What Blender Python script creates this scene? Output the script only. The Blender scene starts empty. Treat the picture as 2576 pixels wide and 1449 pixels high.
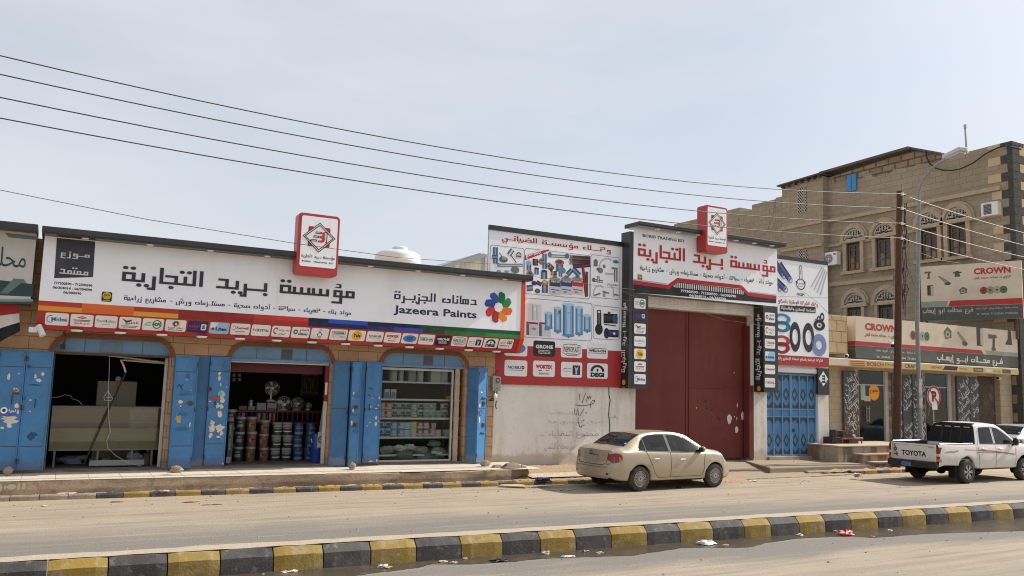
import bpy, bmesh, math, random
from math import sin, cos, tan, atan2, radians, pi, sqrt
from mathutils import Vector, Matrix

S = bpy.context.scene
COL = S.collection
random.seed(7)

# ---------------------------------------------------------------- camera
CAM_H, FOC, CX, CY = 2.5, 2079.0, 1288.0, 724.5      # metres; focal length in pixels of a 2576 px wide frame
YAW, PITCH, ROLL = radians(28.7), radians(6.67), radians(1.63)
_f = Vector((sin(YAW) * cos(PITCH), cos(YAW) * cos(PITCH), sin(PITCH)))
_r = Vector((cos(YAW), -sin(YAW), 0)); _u = _r.cross(_f)
CR = cos(ROLL) * _r + sin(ROLL) * _u
CU = -sin(ROLL) * _r + cos(ROLL) * _u
CF = _f
cd = bpy.data.cameras.new('camera'); cam = bpy.data.objects.new('camera', cd); COL.objects.link(cam)
cd.sensor_width = 36; cd.lens = 36 * FOC / 2576; cd.clip_start = .1; cd.clip_end = 5000
m3 = Matrix((CR, CU, -CF)).transposed()
cam.matrix_world = Matrix.Translation((0, 0, CAM_H)) @ m3.to_4x4()
S.camera = cam
EYE = Vector((0, 0, CAM_H))

# ---------------------------------------------------------------- sky, sun, exposure
SUN = Vector((1, -.085, .785)).normalized()
w = bpy.data.worlds.new('World'); S.world = w; w.use_nodes = True
nt = w.node_tree; bg = nt.nodes['Background']; bg.inputs['Strength'].default_value = .112
sky = nt.nodes.new('ShaderNodeTexSky'); sky.sky_type = 'NISHITA'; sky.sun_disc = False
sky.sun_elevation = math.asin(SUN.z); sky.sun_rotation = atan2(SUN.x, SUN.y)
sky.altitude = 700; sky.air_density = 1.0; sky.dust_density = 3.0; sky.ozone_density = 1.0
tc = nt.nodes.new('ShaderNodeTexCoord'); mp = nt.nodes.new('ShaderNodeMapping'); mp.inputs['Scale'].default_value = (1.3, 1.0, 4.5)
mp.inputs['Rotation'].default_value = (0, .35, .4)
nz = nt.nodes.new('ShaderNodeTexNoise'); nz.inputs['Scale'].default_value = 1.6; nz.inputs['Detail'].default_value = 7; nz.inputs['Roughness'].default_value = .55
mr = nt.nodes.new('ShaderNodeMapRange'); mr.inputs['From Min'].default_value = .3; mr.inputs['From Max'].default_value = .72
mr.inputs['To Min'].default_value = .64; mr.inputs['To Max'].default_value = .95
mx = nt.nodes.new('ShaderNodeMix'); mx.data_type = 'RGBA'; mx.inputs[7].default_value = (5.48, 5.74, 6.12, 1)   # thin bright veil of cloud
L = nt.links
L.new(tc.outputs['Generated'], mp.inputs['Vector']); L.new(mp.outputs['Vector'], nz.inputs['Vector'])
L.new(nz.outputs['Fac'], mr.inputs['Value']); L.new(mr.outputs['Result'], mx.inputs[0])
gm = nt.nodes.new('ShaderNodeVectorMath'); gm.operation = 'DOT_PRODUCT'; gm.inputs[1].default_value = SUN; L.new(tc.outputs['Generated'], gm.inputs[0])   # the haze is brighter round the sun
cr = nt.nodes.new('ShaderNodeFloatCurve'); cc = cr.mapping.curves[0]
for i, (x, y) in enumerate(((0, .20), (.5, .203), (.8, .215), (.9, .25), (1, .5))):
 if i in (0,): cc.points[0].location = (x, y)
 elif i == 4: cc.points[-1].location = (x, y)
 else: cc.points.new(x, y)
cr.mapping.update(); L.new(gm.outputs['Value'], cr.inputs['Value'])
sc5 = nt.nodes.new('ShaderNodeVectorMath'); sc5.operation = 'SCALE'; k5 = nt.nodes.new('ShaderNodeMath'); k5.operation = 'MULTIPLY'; k5.inputs[1].default_value = 5.0
L.new(cr.outputs['Value'], k5.inputs[0]); L.new(mx.outputs[2], sc5.inputs[0]); L.new(k5.outputs[0], sc5.inputs['Scale'])
L.new(sky.outputs['Color'], mx.inputs[6]); L.new(sc5.outputs[0], bg.inputs['Color'])
sd = bpy.data.lights.new('sun', 'SUN'); sd.energy = 5.0; sd.angle = radians(.6); sd.color = (1, .95, .87)
so = bpy.data.objects.new('sun', sd); COL.objects.link(so)
so.rotation_euler = SUN.to_track_quat('Z', 'Y').to_euler(); so.location = (30, -10, 40)
S.view_settings.view_transform = 'Standard'; S.view_settings.look = 'None'
S.view_settings.exposure = .30; S.cycles.filter_width = 1.1; S.view_settings.gamma = 1

# ---------------------------------------------------------------- materials
def lin(h):
 h = h.lstrip('#'); v = [int(h[i:i + 2], 16) / 255 for i in (0, 2, 4)]
 return tuple((c / 12.92 if c <= .04045 else ((c + .055) / 1.055) ** 2.4) for c in v)
def C4(c):
 if isinstance(c, str): c = lin(c)
 return (c[0], c[1], c[2], 1)
MATS = {}
def _mix(nt, a, b, fac):
 n = nt.nodes.new('ShaderNodeMix'); n.data_type = 'RGBA'
 nt.links.new(fac, n.inputs[0])
 for s, v in ((6, a), (7, b)):
  if isinstance(v, bpy.types.NodeSocket): nt.links.new(v, n.inputs[s])
  else: n.inputs[s].default_value = C4(v)
 return n.outputs[2]
def _math(nt, op, a, b=None):
 n = nt.nodes.new('ShaderNodeMath'); n.operation = op; n.use_clamp = True
 for i, v in enumerate((a, b)):
  if v is None: continue
  if isinstance(v, bpy.types.NodeSocket): nt.links.new(v, n.inputs[i])
  else: n.inputs[i].default_value = v
 return n.outputs[0]
def _range(nt, s, lo, hi, to=1.0):
 n = nt.nodes.new('ShaderNodeMapRange'); nt.links.new(s, n.inputs['Value'])
 n.inputs['From Min'].default_value = lo; n.inputs['From Max'].default_value = hi; n.inputs['To Max'].default_value = to
 return n.outputs['Result']
def _noise(nt, vec, scale, detail=5, rough=.6):
 mpn = nt.nodes.new('ShaderNodeMapping'); nt.links.new(vec, mpn.inputs['Vector'])
 mpn.inputs['Scale'].default_value = scale if isinstance(scale, (tuple, list)) else (scale,) * 3
 n = nt.nodes.new('ShaderNodeTexNoise'); n.inputs['Scale'].default_value = 1; n.inputs['Detail'].default_value = detail; n.inputs['Roughness'].default_value = rough
 nt.links.new(mpn.outputs['Vector'], n.inputs['Vector'])
 return n.outputs['Fac']
def mat(name, col, rough=.65, spec=.35, metal=0, layers=(), bump=0, bscale=40, brick=None, coat=0, alpha=1, trans=0, emit=None):
 """layers: (scale, lo, hi, colour, amount) noise patches; ('z', z0, z1, colour, amount, nscale) stains that thin out from z0 to z1.
 brick: (axes, width, height, mortar size, mortar colour, second colour)"""
 m = bpy.data.materials.new(name); m.use_nodes = True; nt = m.node_tree; b = nt.nodes['Principled BSDF']
 co = nt.nodes.new('ShaderNodeTexCoord').outputs['Object']
 c = C4(col); bumpsrc = None
 if brick:
  ax, bw, bh, ms, mc, c2 = brick
  sp = nt.nodes.new('ShaderNodeSeparateXYZ'); nt.links.new(co, sp.inputs[0])
  cb = nt.nodes.new('ShaderNodeCombineXYZ')
  nt.links.new(sp.outputs['XYZ'.index(ax[0].upper())], cb.inputs[0]); nt.links.new(sp.outputs['XYZ'.index(ax[1].upper())], cb.inputs[1])
  bt = nt.nodes.new('ShaderNodeTexBrick'); nt.links.new(cb.outputs[0], bt.inputs['Vector'])
  bt.inputs['Scale'].default_value = 1; bt.inputs['Brick Width'].default_value = bw; bt.inputs['Row Height'].default_value = bh
  bt.inputs['Mortar Size'].default_value = ms; bt.inputs['Mortar Smooth'].default_value = .3; bt.inputs['Bias'].default_value = -.1
  bt.inputs['Color1'].default_value = C4(col); bt.inputs['Color2'].default_value = C4(c2); bt.inputs['Mortar'].default_value = C4(mc)
  c = bt.outputs['Color']; bumpsrc = bt.outputs['Fac']
 for l in layers:
  if l[0] == 'z':
   _, z0, z1, lc, amt, ns = l
   sp = nt.nodes.new('ShaderNodeSeparateXYZ'); nt.links.new(co, sp.inputs[0])
   g = _range(nt, sp.outputs[2], z1, z0)
   n = _noise(nt, co, ns, 6)
   f = _math(nt, 'MULTIPLY', _range(nt, _math(nt, 'ADD', _math(nt, 'MULTIPLY', n, 1.0), g), .75, 1.25), amt)
  else:
   sc, lo, hi, lc, amt = l[:5]
   f = _range(nt, _noise(nt, co, sc, 6, .62), lo, hi, amt)
  c = _mix(nt, c, lc, f)
 if isinstance(c, bpy.types.NodeSocket): nt.links.new(c, b.inputs['Base Color'])
 else: b.inputs['Base Color'].default_value = c
 b.inputs['Roughness'].default_value = rough; b.inputs['Specular IOR Level'].default_value = spec; b.inputs['Metallic'].default_value = metal
 b.inputs['Coat Weight'].default_value = coat; b.inputs['Coat Roughness'].default_value = .08
 if trans: b.inputs['Transmission Weight'].default_value = trans
 if alpha < 1: b.inputs['Alpha'].default_value = alpha
 if emit: b.inputs['Emission Color'].default_value = C4(emit[0]); b.inputs['Emission Strength'].default_value = emit[1]
 if bump or bumpsrc is not None:
  bn = nt.nodes.new('ShaderNodeBump'); bn.inputs['Strength'].default_value = 1; bn.inputs['Distance'].default_value = max(bump, .003)
  h = _noise(nt, co, bscale, 5)
  if bumpsrc is not None:
   h = _math(nt, 'SUBTRACT', _math(nt, 'ADD', _math(nt, 'MULTIPLY', h, .35), .6), _math(nt, 'MULTIPLY', bumpsrc, .55))
  nt.links.new(h, bn.inputs['Height']); nt.links.new(bn.outputs['Normal'], b.inputs['Normal'])
 MATS[name] = m
 return m
def ink(col, rough=.55):
 k = 'print ' + (col if isinstance(col, str) else '%.2f %.2f %.2f' % tuple(col[:3]))
 return MATS.get(k) or mat(k, col, rough, .3, layers=((3.0, .45, .75, (.30, .25, .19), .10),))
def glass_mat(name, tint, fac=.12):
 m = bpy.data.materials.new(name); m.use_nodes = True; nt = m.node_tree
 nt.nodes.remove(nt.nodes['Principled BSDF']); out = nt.nodes['Material Output']
 t = nt.nodes.new('ShaderNodeBsdfTransparent'); t.inputs[0].default_value = C4(tint)
 g = nt.nodes.new('ShaderNodeBsdfGlossy'); g.inputs['Roughness'].default_value = .03; g.inputs['Color'].default_value = (.9, .95, .95, 1)
 fr = nt.nodes.new('ShaderNodeLayerWeight'); fr.inputs['Blend'].default_value = .12
 mxs = nt.nodes.new('ShaderNodeMixShader')
 nt.links.new(_math(nt, 'ADD', _math(nt, 'MULTIPLY', fr.outputs['Facing'], .25), fac), mxs.inputs[0]); nt.links.new(t.outputs[0], mxs.inputs[1]); nt.links.new(g.outputs[0], mxs.inputs[2])
 nt.links.new(mxs.outputs[0], out.inputs['Surface'])
 MATS[name] = m; return m

# ---------------------------------------------------------------- things and parts
def tag(o, label=None, cat=None, group=None, kind=None):
 if label: o['label'] = label
 if cat: o['category'] = cat
 if group: o['group'] = group
 if kind: o['kind'] = kind
 return o
def thing(name, label, cat, loc=(0, 0, 0), group=None, rz=0):
 o = bpy.data.objects.new(name, None); o.empty_display_size = .2; COL.objects.link(o)
 o.location = loc; o.rotation_euler = (0, 0, rz)
 return tag(o, label, cat, group)
def kids(o): return [c for c in o.children]
def dup(o, loc, rz=None, label=None, group=None, parent=None):
 c = o.copy(); COL.objects.link(c)
 if parent is None: c.location = loc
 if rz is not None: c.rotation_euler = (0, 0, rz)
 if label: c['label'] = label
 if group: c['group'] = group
 if parent is not None: c.parent = parent
 for k in kids(o): dup(k, None, parent=c)
 return c

# ---------------------------------------------------------------- picture pixel -> plane of a wall or sign (used to lay out what is printed or fixed on that plane)
def ray(x, y): return CR * ((x - CX) / FOC) - CU * ((y - CY) / FOC) + CF
def atY(x, y, Y): d = ray(x, y); return EYE + d * (Y / d.y)
def atX(x, y, X): d = ray(x, y); return EYE + d * (X / d.x)
def atZ(x, y, Z=0.): d = ray(x, y); return EYE + d * ((Z - CAM_H) / d.z)
def zoom(b, s): return lambda x, y: ((b[0] + x / s) * .638889, (b[1] + y / s) * .638889)   # enlarged crop of the photograph -> frame pixel
class Frame:
 """A plane: p = o + u*U + v*V + n*N"""
 def __init__(s, o, U=(1, 0, 0), V=(0, 0, 1)):
  s.o = Vector(o); s.U = Vector(U).normalized(); s.V = Vector(V).normalized(); s.N = s.U.cross(s.V).normalized()
 def p(s, u, v, n=0.): return s.o + s.U * u + s.V * v + s.N * n
 def px(s, x, y):
  d = ray(x, y); t = (s.o - EYE).dot(s.N) / d.dot(s.N); q = EYE + d * t - s.o
  return (q.dot(s.U), q.dot(s.V))
 def box(s, a, b, c=None, d=None):
  """bounding box (u0,u1,v0,v1) of photo pixels lying on the plane"""
  P = [s.px(*q) for q in (a, b, c, d) if q is not None]
  return (min(q[0] for q in P), max(q[0] for q in P), min(q[1] for q in P), max(q[1] for q in P))
 def slope(s, tl, br):
  """u0,u1,v0,v1 from top-left and bottom-right photo pixels of an upright rectangle on the plane"""
  a, b = s.px(*tl), s.px(*br); return (a[0], b[0], b[1], a[1])

_TXT = {}
def text_mesh(s, off=0., shear=0.):
 k = (s, off, shear)
 if k not in _TXT:
  c = bpy.data.curves.new('txt', 'FONT'); c.body = s; c.size = 1; c.offset = off; c.shear = shear; c.resolution_u = 2; c.fill_mode = 'FRONT'
  o = bpy.data.objects.new('txt', c); COL.objects.link(o)
  dg = bpy.context.evaluated_depsgraph_get()
  me = bpy.data.meshes.new_from_object(o.evaluated_get(dg))
  vs = [(v.co.x, v.co.y) for v in me.vertices]; fs = [tuple(p.vertices) for p in me.polygons]
  bpy.data.objects.remove(o); bpy.data.curves.remove(c); bpy.data.meshes.remove(me)
  _TXT[k] = (vs, fs)
 return _TXT[k]

class MB:
 """collects shapes into ONE mesh; each face carries a material"""
 def __init__(s, m=None): s.v = []; s.f = []; s.fm = []; s.ms = []; s.cur = m
 def mi(s, m):
  m = m or s.cur
  if m not in s.ms: s.ms.append(m)
  return s.ms.index(m)
 def add(s, vs, fs, m=None):
  k = len(s.v); i = s.mi(m); s.v += [Vector(q) for q in vs]
  for f in fs: s.f.append([k + j for j in f]); s.fm.append(i)
  return s
 def quad(s, a, b, c, d, m=None): return s.add((a, b, c, d), ((0, 1, 2, 3),), m)
 def poly(s, pts, m=None): return s.add(pts, (tuple(range(len(pts))),), m)
 def box(s, x0, x1, y0, y1, z0, z1, m=None, mx=None):
  vs = [Vector((x, y, z)) for z in (z0, z1) for y in (y0, y1) for x in (x0, x1)]
  if mx is not None: vs = [mx @ q for q in vs]
  return s.add(vs, ((0, 2, 3, 1), (4, 5, 7, 6), (0, 1, 5, 4), (2, 6, 7, 3), (0, 4, 6, 2), (1, 3, 7, 5)), m)
 def prism(s, base, vec, m=None):
  """closed polygon (3D points) swept along vec"""
  n = len(base); base = [Vector(q) for q in base]; vec = Vector(vec)
  return s.add(base + [q + vec for q in base], [tuple(range(n))[::-1], tuple(range(n, 2 * n))] + [(i, (i + 1) % n, n + (i + 1) % n, n + i) for i in range(n)], m)
 def cyl(s, a, b, r0, r1=None, n=12, m=None, cap=True):
  return s.tube([a, b], [r0, r0 if r1 is None else r1], n, m, cap)
 def tube(s, pts, r, n=6, m=None, cap=True):
  pts = [Vector(p) for p in pts]; N = len(pts)
  rs = r if isinstance(r, (list, tuple)) else [r] * N
  vs = []; up = None
  for i, p in enumerate(pts):
   t = (pts[min(i + 1, N - 1)] - pts[max(i - 1, 0)])
   t = t.normalized() if t.length > 1e-9 else Vector((0, 0, 1))
   if up is None: up = t.orthogonal().normalized()
   up = (up - t * up.dot(t)); up = up.normalized() if up.length > 1e-6 else t.orthogonal().normalized()
   si = t.cross(up)
   vs += [p + (up * cos(2 * pi * k / n) + si * sin(2 * pi * k / n)) * rs[i] for k in range(n)]
  fs = [(i * n + k, i * n + (k + 1) % n, (i + 1) * n + (k + 1) % n, (i + 1) * n + k) for i in range(N - 1) for k in range(n)]
  if cap: fs += [tuple(range(n))[::-1], tuple(range((N - 1) * n, N * n))]
  return s.add(vs, fs, m)
 def lathe(s, prof, c=(0, 0, 0), n=20, m=None, ax=None, ms=None):
  """prof: (radius, height) pairs turned about the vertical (or about axis ax)"""
  c = Vector(c); q = Vector((0, 0, 1)).rotation_difference(Vector(ax)) if ax is not None else None
  vs = []
  for r, h in prof:
   for k in range(n):
    p = Vector((r * cos(2 * pi * k / n), r * sin(2 * pi * k / n), h))
    vs.append(c + (q @ p if q else p))
  for i in range(len(prof) - 1):
   fs = [(i * n + k, i * n + (k + 1) % n, (i + 1) * n + (k + 1) % n, (i + 1) * n + k) for k in range(n)]
   k0 = len(s.v)
   if i == 0: s.v += vs
   base = k0 if i == 0 else base
   mi = s.mi(ms[i] if ms else m)
   for f in fs: s.f.append([base + j for j in f]); s.fm.append(mi)
  return s
 def ball(s, c, r, n=10, m=None, sz=(1, 1, 1), seed=None, amp=0):
  c = Vector(c); rn = random.Random(seed); vs = []; rows = n // 2
  for i in range(rows + 1):
   a = pi * i / rows
   for k in range(n):
    b = 2 * pi * k / n; rr = r * (1 + (amp * (rn.random() - .5) if amp and 0 < i < rows else 0))
    vs.append(c + Vector((sin(a) * cos(b) * sz[0], sin(a) * sin(b) * sz[1], cos(a) * sz[2])) * rr)
  return s.add(vs, [(i * n + k, (i + 1) * n + k, (i + 1) * n + (k + 1) % n, i * n + (k + 1) % n) for i in range(rows) for k in range(n)], m)
 # ---- flat print on a Frame, n metres proud of it
 def frect(s, F, u0, u1, v0, v1, m=None, n=.003): return s.quad(F.p(u0, v0, n), F.p(u1, v0, n), F.p(u1, v1, n), F.p(u0, v1, n), m)
 def fpoly(s, F, pts, m=None, n=.003): return s.poly([F.p(a, b, n) for a, b in pts], m)
 def fpx(s, F, pts, m=None, n=.003): return s.fpoly(F, [F.px(*q) for q in pts], m, n)
 def fround(s, F, u0, u1, v0, v1, r, m=None, n=.003, k=4):
  pts = []
  for cx, cy, a0 in ((u1 - r, v1 - r, 0), (u0 + r, v1 - r, 90), (u0 + r, v0 + r, 180), (u1 - r, v0 + r, 270)):
   pts += [(cx + r * cos(radians(a0 + 90 * i / k)), cy + r * sin(radians(a0 + 90 * i / k))) for i in range(k + 1)]
  return s.fpoly(F, pts, m, n)
 def fdisc(s, F, u, v, r, m=None, n=.003, k=16, ry=None, r0=0, a0=0, a1=360, ry0=None):
  ry = ry or r
  if r0 == 0 and a1 - a0 == 360: return s.fpoly(F, [(u + r * cos(2 * pi * i / k), v + ry * sin(2 * pi * i / k)) for i in range(k)], m, n)
  q = (ry0 or r0 * ry / r); vs = []
  for i in range(k + 1):
   a = radians(a0 + (a1 - a0) * i / k); vs += [F.p(u + r0 * cos(a), v + q * sin(a), n), F.p(u + r * cos(a), v + ry * sin(a), n)]
  return s.add(vs, [(2 * i, 2 * i + 1, 2 * i + 3, 2 * i + 2) for i in range(k)], m)
 def fline(s, F, pts, wd, m=None, n=.003, closed=False):
  P = [Vector(q) for q in pts]; N = len(P); vs = []
  for i, p in enumerate(P):
   a = P[(i - 1) % N] if (closed or i > 0) else p; b = P[(i + 1) % N] if (closed or i < N - 1) else p
   t1 = (p - a).normalized() if (p - a).length > 1e-9 else (b - p).normalized(); t2 = (b - p).normalized() if (b - p).length > 1e-9 else t1
   t = (t1 + t2); t = t.normalized() if t.length > 1e-6 else t1
   nn = Vector((-t.y, t.x)); k = 1 / max(.4, nn.dot(Vector((-t1.y, t1.x))))
   vs += [F.p(*(p + nn * wd / 2 * k), n), F.p(*(p - nn * wd / 2 * k), n)]
  return s.add(vs, [(2 * i, 2 * i + 1, (2 * i + 3) % (2 * N), (2 * i + 2) % (2 * N)) for i in range(N if closed else N - 1)], m)
 def ftext(s, F, txt, box, m=None, n=.004, off=0., shear=0., keep=False):
  vs, fs = text_mesh(txt, off, shear)
  if not vs: return s
  x0 = min(v[0] for v in vs); x1 = max(v[0] for v in vs); y0 = min(v[1] for v in vs); y1 = max(v[1] for v in vs)
  u0, u1, v0, v1 = box; a = (u1 - u0) / (x1 - x0); b = (v1 - v0) / (y1 - y0)
  return s.add([F.p(u0 + (x - x0) * a, v0 + (y - y0) * b, n) for x, y in vs], fs, m)
 def fkufi(s, F, txt, box, m=None, n=.004, rot=False):
  cells, dots = kufi(txt)
  xs = [c[0] for c in cells] + [c[1] for c in cells]; ys = [c[2] for c in cells] + [c[3] for c in cells] + [d[1] + 1.6 for d in dots] + [d[1] - 1.6 for d in dots]
  x0, x1, y0, y1 = min(xs), max(xs), min(ys), max(ys); u0, u1, v0, v1 = box
  if rot: T = lambda x, y: (u1 - (y - y0) / (y1 - y0) * (u1 - u0) if rot < 0 else u0 + (y - y0) / (y1 - y0) * (u1 - u0), (v1 - (x - x0) / (x1 - x0) * (v1 - v0)) if rot > 0 else v0 + (x - x0) / (x1 - x0) * (v1 - v0))
  else: T = lambda x, y: (u0 + (x - x0) / (x1 - x0) * (u1 - u0), v0 + (y - y0) / (y1 - y0) * (v1 - v0))
  for a, b, c, d in cells: s.fpoly(F, [T(a, c), T(b, c), T(b, d), T(a, d)], m, n)
  for x, y in dots: s.fpoly(F, [T(x + 1.5 * cos(2 * pi * i / 8), y + 1.5 * sin(2 * pi * i / 8)) for i in range(8)], m, n)
  return s
 def build(s, name, parent=None, label=None, cat=None, group=None, kind=None, smooth=False, bevel=0, seg=2, loc=None):
  me = bpy.data.meshes.new(name)
  org = Vector(loc) if loc is not None else Vector((0, 0, 0))
  me.from_pydata([tuple(q - org) for q in s.v], [], s.f)
  for m in s.ms: me.materials.append(m)
  me.polygons.foreach_set('material_index', s.fm)
  if smooth: me.polygons.foreach_set('use_smooth', [True] * len(s.f))
  me.validate(); me.update()
  o = bpy.data.objects.new(name, me); COL.objects.link(o)
  o.location = org
  if parent is not None:
   o.parent = parent
   if parent.type == 'EMPTY' and not parent.get('_local'):
    o.matrix_parent_inverse = Matrix.Translation(-Vector(parent.location))
  if bevel:
   b = o.modifiers.new('bevel', 'BEVEL'); b.width = bevel; b.segments = seg; b.limit_method = 'ANGLE'; b.angle_limit = radians(35)
  if smooth:
   try:
    e = o.modifiers.new('split', 'EDGE_SPLIT'); e.split_angle = radians(42 if smooth is True else smooth)
   except Exception: pass
  return tag(o, label, cat, group, kind)

# ---------------------------------------------------------------- square Kufi lettering, drawn cell by cell (stroke = 2 cells)
NOJOIN = set('اأإآدذرزوؤةءى ')
DOTS = {'ب': (1, -1), 'ت': (2, 1), 'ث': (3, 1), 'ن': (1, 1), 'ي': (2, -1), 'ج': (1, -1), 'خ': (1, 1), 'ذ': (1, 1), 'ز': (1, 1), 'ش': (3, 1), 'ض': (1, 1), 'ظ': (1, 1), 'غ': (1, 1), 'ف': (1, 1), 'ق': (2, 1), 'ة': (2, 1)}
HAMZA = [(0, 4, 0, 1), (0, 1.4, 1, 3), (0, 3.4, 3, 4)]
def _ring(a, b, c, d, t=2): return [(a, b, c, c + t), (a, b, d - t, d), (a, a + t, c + t, d - t), (b - t, b, c + t, d - t)]
def glyph(ch, jr, jl):
 """width, rectangles (u leftwards from the right edge, v up from the baseline), dot centres"""
 r = []; W = 5; top = 8; dx = None; low = -2.6
 if ch in 'بتثني' and jl or ch == 'ئ' and jl:
  t0 = 1 if jr else 0; r = [(0, 5, 0, 2), (t0, t0 + 2, 2, 8)]; W = 5; dx = t0 + 1; top = 11
  if ch == 'ئ': r += [(a + t0 - 1, b + t0 - 1, c + 9.5, d + 9.5) for a, b, c, d in HAMZA]
 elif ch in 'بتث':
  W = 10; r = [(0, 10, 0, 2), (8, 10, 2, 7)] + ([] if jr else [(0, 2, 2, 7)]); dx = 5; top = 8 if jr else 5.5
 elif ch == 'ن':
  W = 8; r = [(0, 2, -4, 2 if jr else 7), (0, 8, -6, -4), (6, 8, -4, 4)]; dx = 4; top = 3
 elif ch in 'يى':
  W = 8; r = [(0, 2, -4, 4), (2, 4, 2, 4), (0, 8, -6, -4), (6, 8, -4, 0)]; dx = 4; low = -9
 elif ch in 'سش':
  r = [(0, 11, 0, 2), (0, 2, 2, 7), (4.5, 6.5, 2, 7), (9, 11, 2, 7)]; W = 11; dx = 5.5; top = 10
  if not jl: r[-1] = (9, 11, -4, 7); r += [(9, 17, -6, -4), (15, 17, -4, 4)]; W = 17; r[0] = (0, 9, 0, 2)
  else: W = 12; r[0] = (0, 12, 0, 2)
 elif ch == 'ة' or ch == 'ه' and not jl:
  W = 7; r = _ring(0, 7, 0, 8); dx = 3.5; top = 11
 elif ch == 'ه':
  W = 9; r = _ring(0, 8, 0, 9) + [(3, 5, 2, 7), (8, 9, 0, 2)]
 elif ch in 'وؤ':
  W = 7; r = _ring(0, 6, 0, 7) + [(0, 2, -4, 0), (0, 7, -6, -4)]
  if ch == 'ؤ': r += [(a + 1, b + 1, c + 9, d + 9) for a, b, c, d in HAMZA]
 elif ch in 'رز':
  W = 4; r = [(0, 2, -4, 2 if jr else 6), (0, 4.5, -6, -4)]; dx = 1; top = 9
  if jr: r = [(0, 3, 0, 2), (1, 3, -4, 0), (1, 5, -6, -4), (1, 3, 2, 6)]; W = 4; dx = 2
 elif ch in 'دذ':
  W = 8; r = [(0, 8, 0, 2), (1, 3, 2, 9), (3, 7, 7, 9)]; dx = 4; top = 12
 elif ch in 'اأإ':
  W = 2; r = [(0, 2, 0, 14)]
  if ch == 'أ': r = [(0, 2, 0, 11)] + [(a - 1, b - 1, c + 12.5, d + 12.5) for a, b, c, d in HAMZA]
  if ch == 'إ': r += [(a - 1, b - 1, c - 5.5, d - 5.5) for a, b, c, d in HAMZA]
 elif ch == 'ل':
  W = 4; r = [(0, 2, 0, 14), (2, 4, 0, 2)]
  if not jl: W = 8; r = [(0, 2, -4, 14), (0, 8, -6, -4), (6, 8, -4, 3)]
 elif ch in 'جحخ':
  W = 9; r = [(0, 9, 0, 2), (1, 3, 2, 6), (1, 8, 6, 8)]; dx = 4.5; top = 11
  if not jl: r = [(0, 8, 5, 7), (6, 8, -5, 5), (0, 8, -7, -5)]; W = 8; low = -1 if ch == 'ج' else low; dx = 3; r += [(0, 6, 0, 2)] if jr else []
 elif ch in 'عغ':
  dx = 3; top = 10
  if jl: r = _ring(1, 7, 0, 7) + [(0, 1, 0, 2), (7, 8, 0, 2)] if jr else [(0, 7, 0, 2), (1, 3, 2, 5), (1, 6, 5, 7)]; W = 8 if jr else 7
  else: r = [(0, 6, 5, 7), (4, 6, 2, 5), (0, 6, 0, 2), (4, 6, -5, 0), (0, 6, -7, -5)]; W = 6
 elif ch == 'م':
  if jl: r = _ring(0, 6, 0, 7) + [(6, 8, 0, 2)]; W = 8
  else: r = _ring(0, 6, 0, 7) + [(4, 6, -6, 0)]; W = 6
 elif ch == 'ك':
  W = 10; r = [(0, 9, 11, 13), (0, 2, 6, 11), (2, 8, 6, 8), (6, 8, 2, 6), (0 if jr else 5, 10, 0, 2)]
 elif ch in 'طظ':
  W = 11; r = _ring(0, 10, 0, 7) + [(6, 8, 7, 14), (10, 11, 0, 2)]; dx = 3; top = 10
 elif ch in 'صض':
  W = 14; r = _ring(0, 9, 0, 7) + [(9, 14, 0, 2), (11, 13, 2, 6)]; dx = 4.5; top = 10
 elif ch in 'فق':
  dx = 3; top = 11
  if jl: W = 8; r = _ring(0, 6, 0, 8) + [(6, 8, 0, 2)]
  elif ch == 'ف': W = 13; r = _ring(0, 6, 0, 8) + [(6, 13, 0, 2), (11, 13, 2, 6)]
  else: W = 10; r = _ring(0, 6, 0, 8) + [(0, 2, -4, 0), (0, 9, -6, -4), (7, 9, -4, 3)]
 elif ch == 'ء':
  W = 5; r = [(0, 5, 0, 2), (3, 5, 2, 5), (0, 5, 5, 7)]
 elif ch == 'ـ': W = 6; r = [(0, 6, 0, 2)]
 elif ch == '-': W = 5; r = [(0, 5, 4, 6)]
 elif ch == ' ': W = 4
 else: W = 6; r = [(0, 5, 0, 2), (0, 2, 2, 8)]
 d = []
 if ch in DOTS and dx is not None:
  k, sg = DOTS[ch]; y = top + .6 if sg > 0 else low
  d = [(dx, y)] if k == 1 else [(dx - 2, y), (dx + 2, y)] if k == 2 else [(dx - 2, y), (dx + 2, y), (dx, y + 3.6)]
 return W, r, d
_KUF = {}
def kufi(txt):
 if txt in _KUF: return _KUF[txt]
 cur = 0.; R = []; D = []
 for i, ch in enumerate(txt):
  pv = txt[i - 1] if i else ' '; nx = txt[i + 1] if i + 1 < len(txt) else ' '
  jr = pv not in NOJOIN and pv not in ' -' and ch not in ' -ء'
  jl = ch not in NOJOIN and ch not in ' -' and nx not in ' -ء'
  W, r, d = glyph(ch, jr, jl)
  # glue: a joined letter's baseline reaches the next letter
  R += [(-(cur + b), -(cur + a), c, e) for a, b, c, e in r]; D += [(-(cur + x), y) for x, y in d]
  cur += W + (0 if jl else 1.8)
 _KUF[txt] = (R, D); return _KUF[txt]

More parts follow.
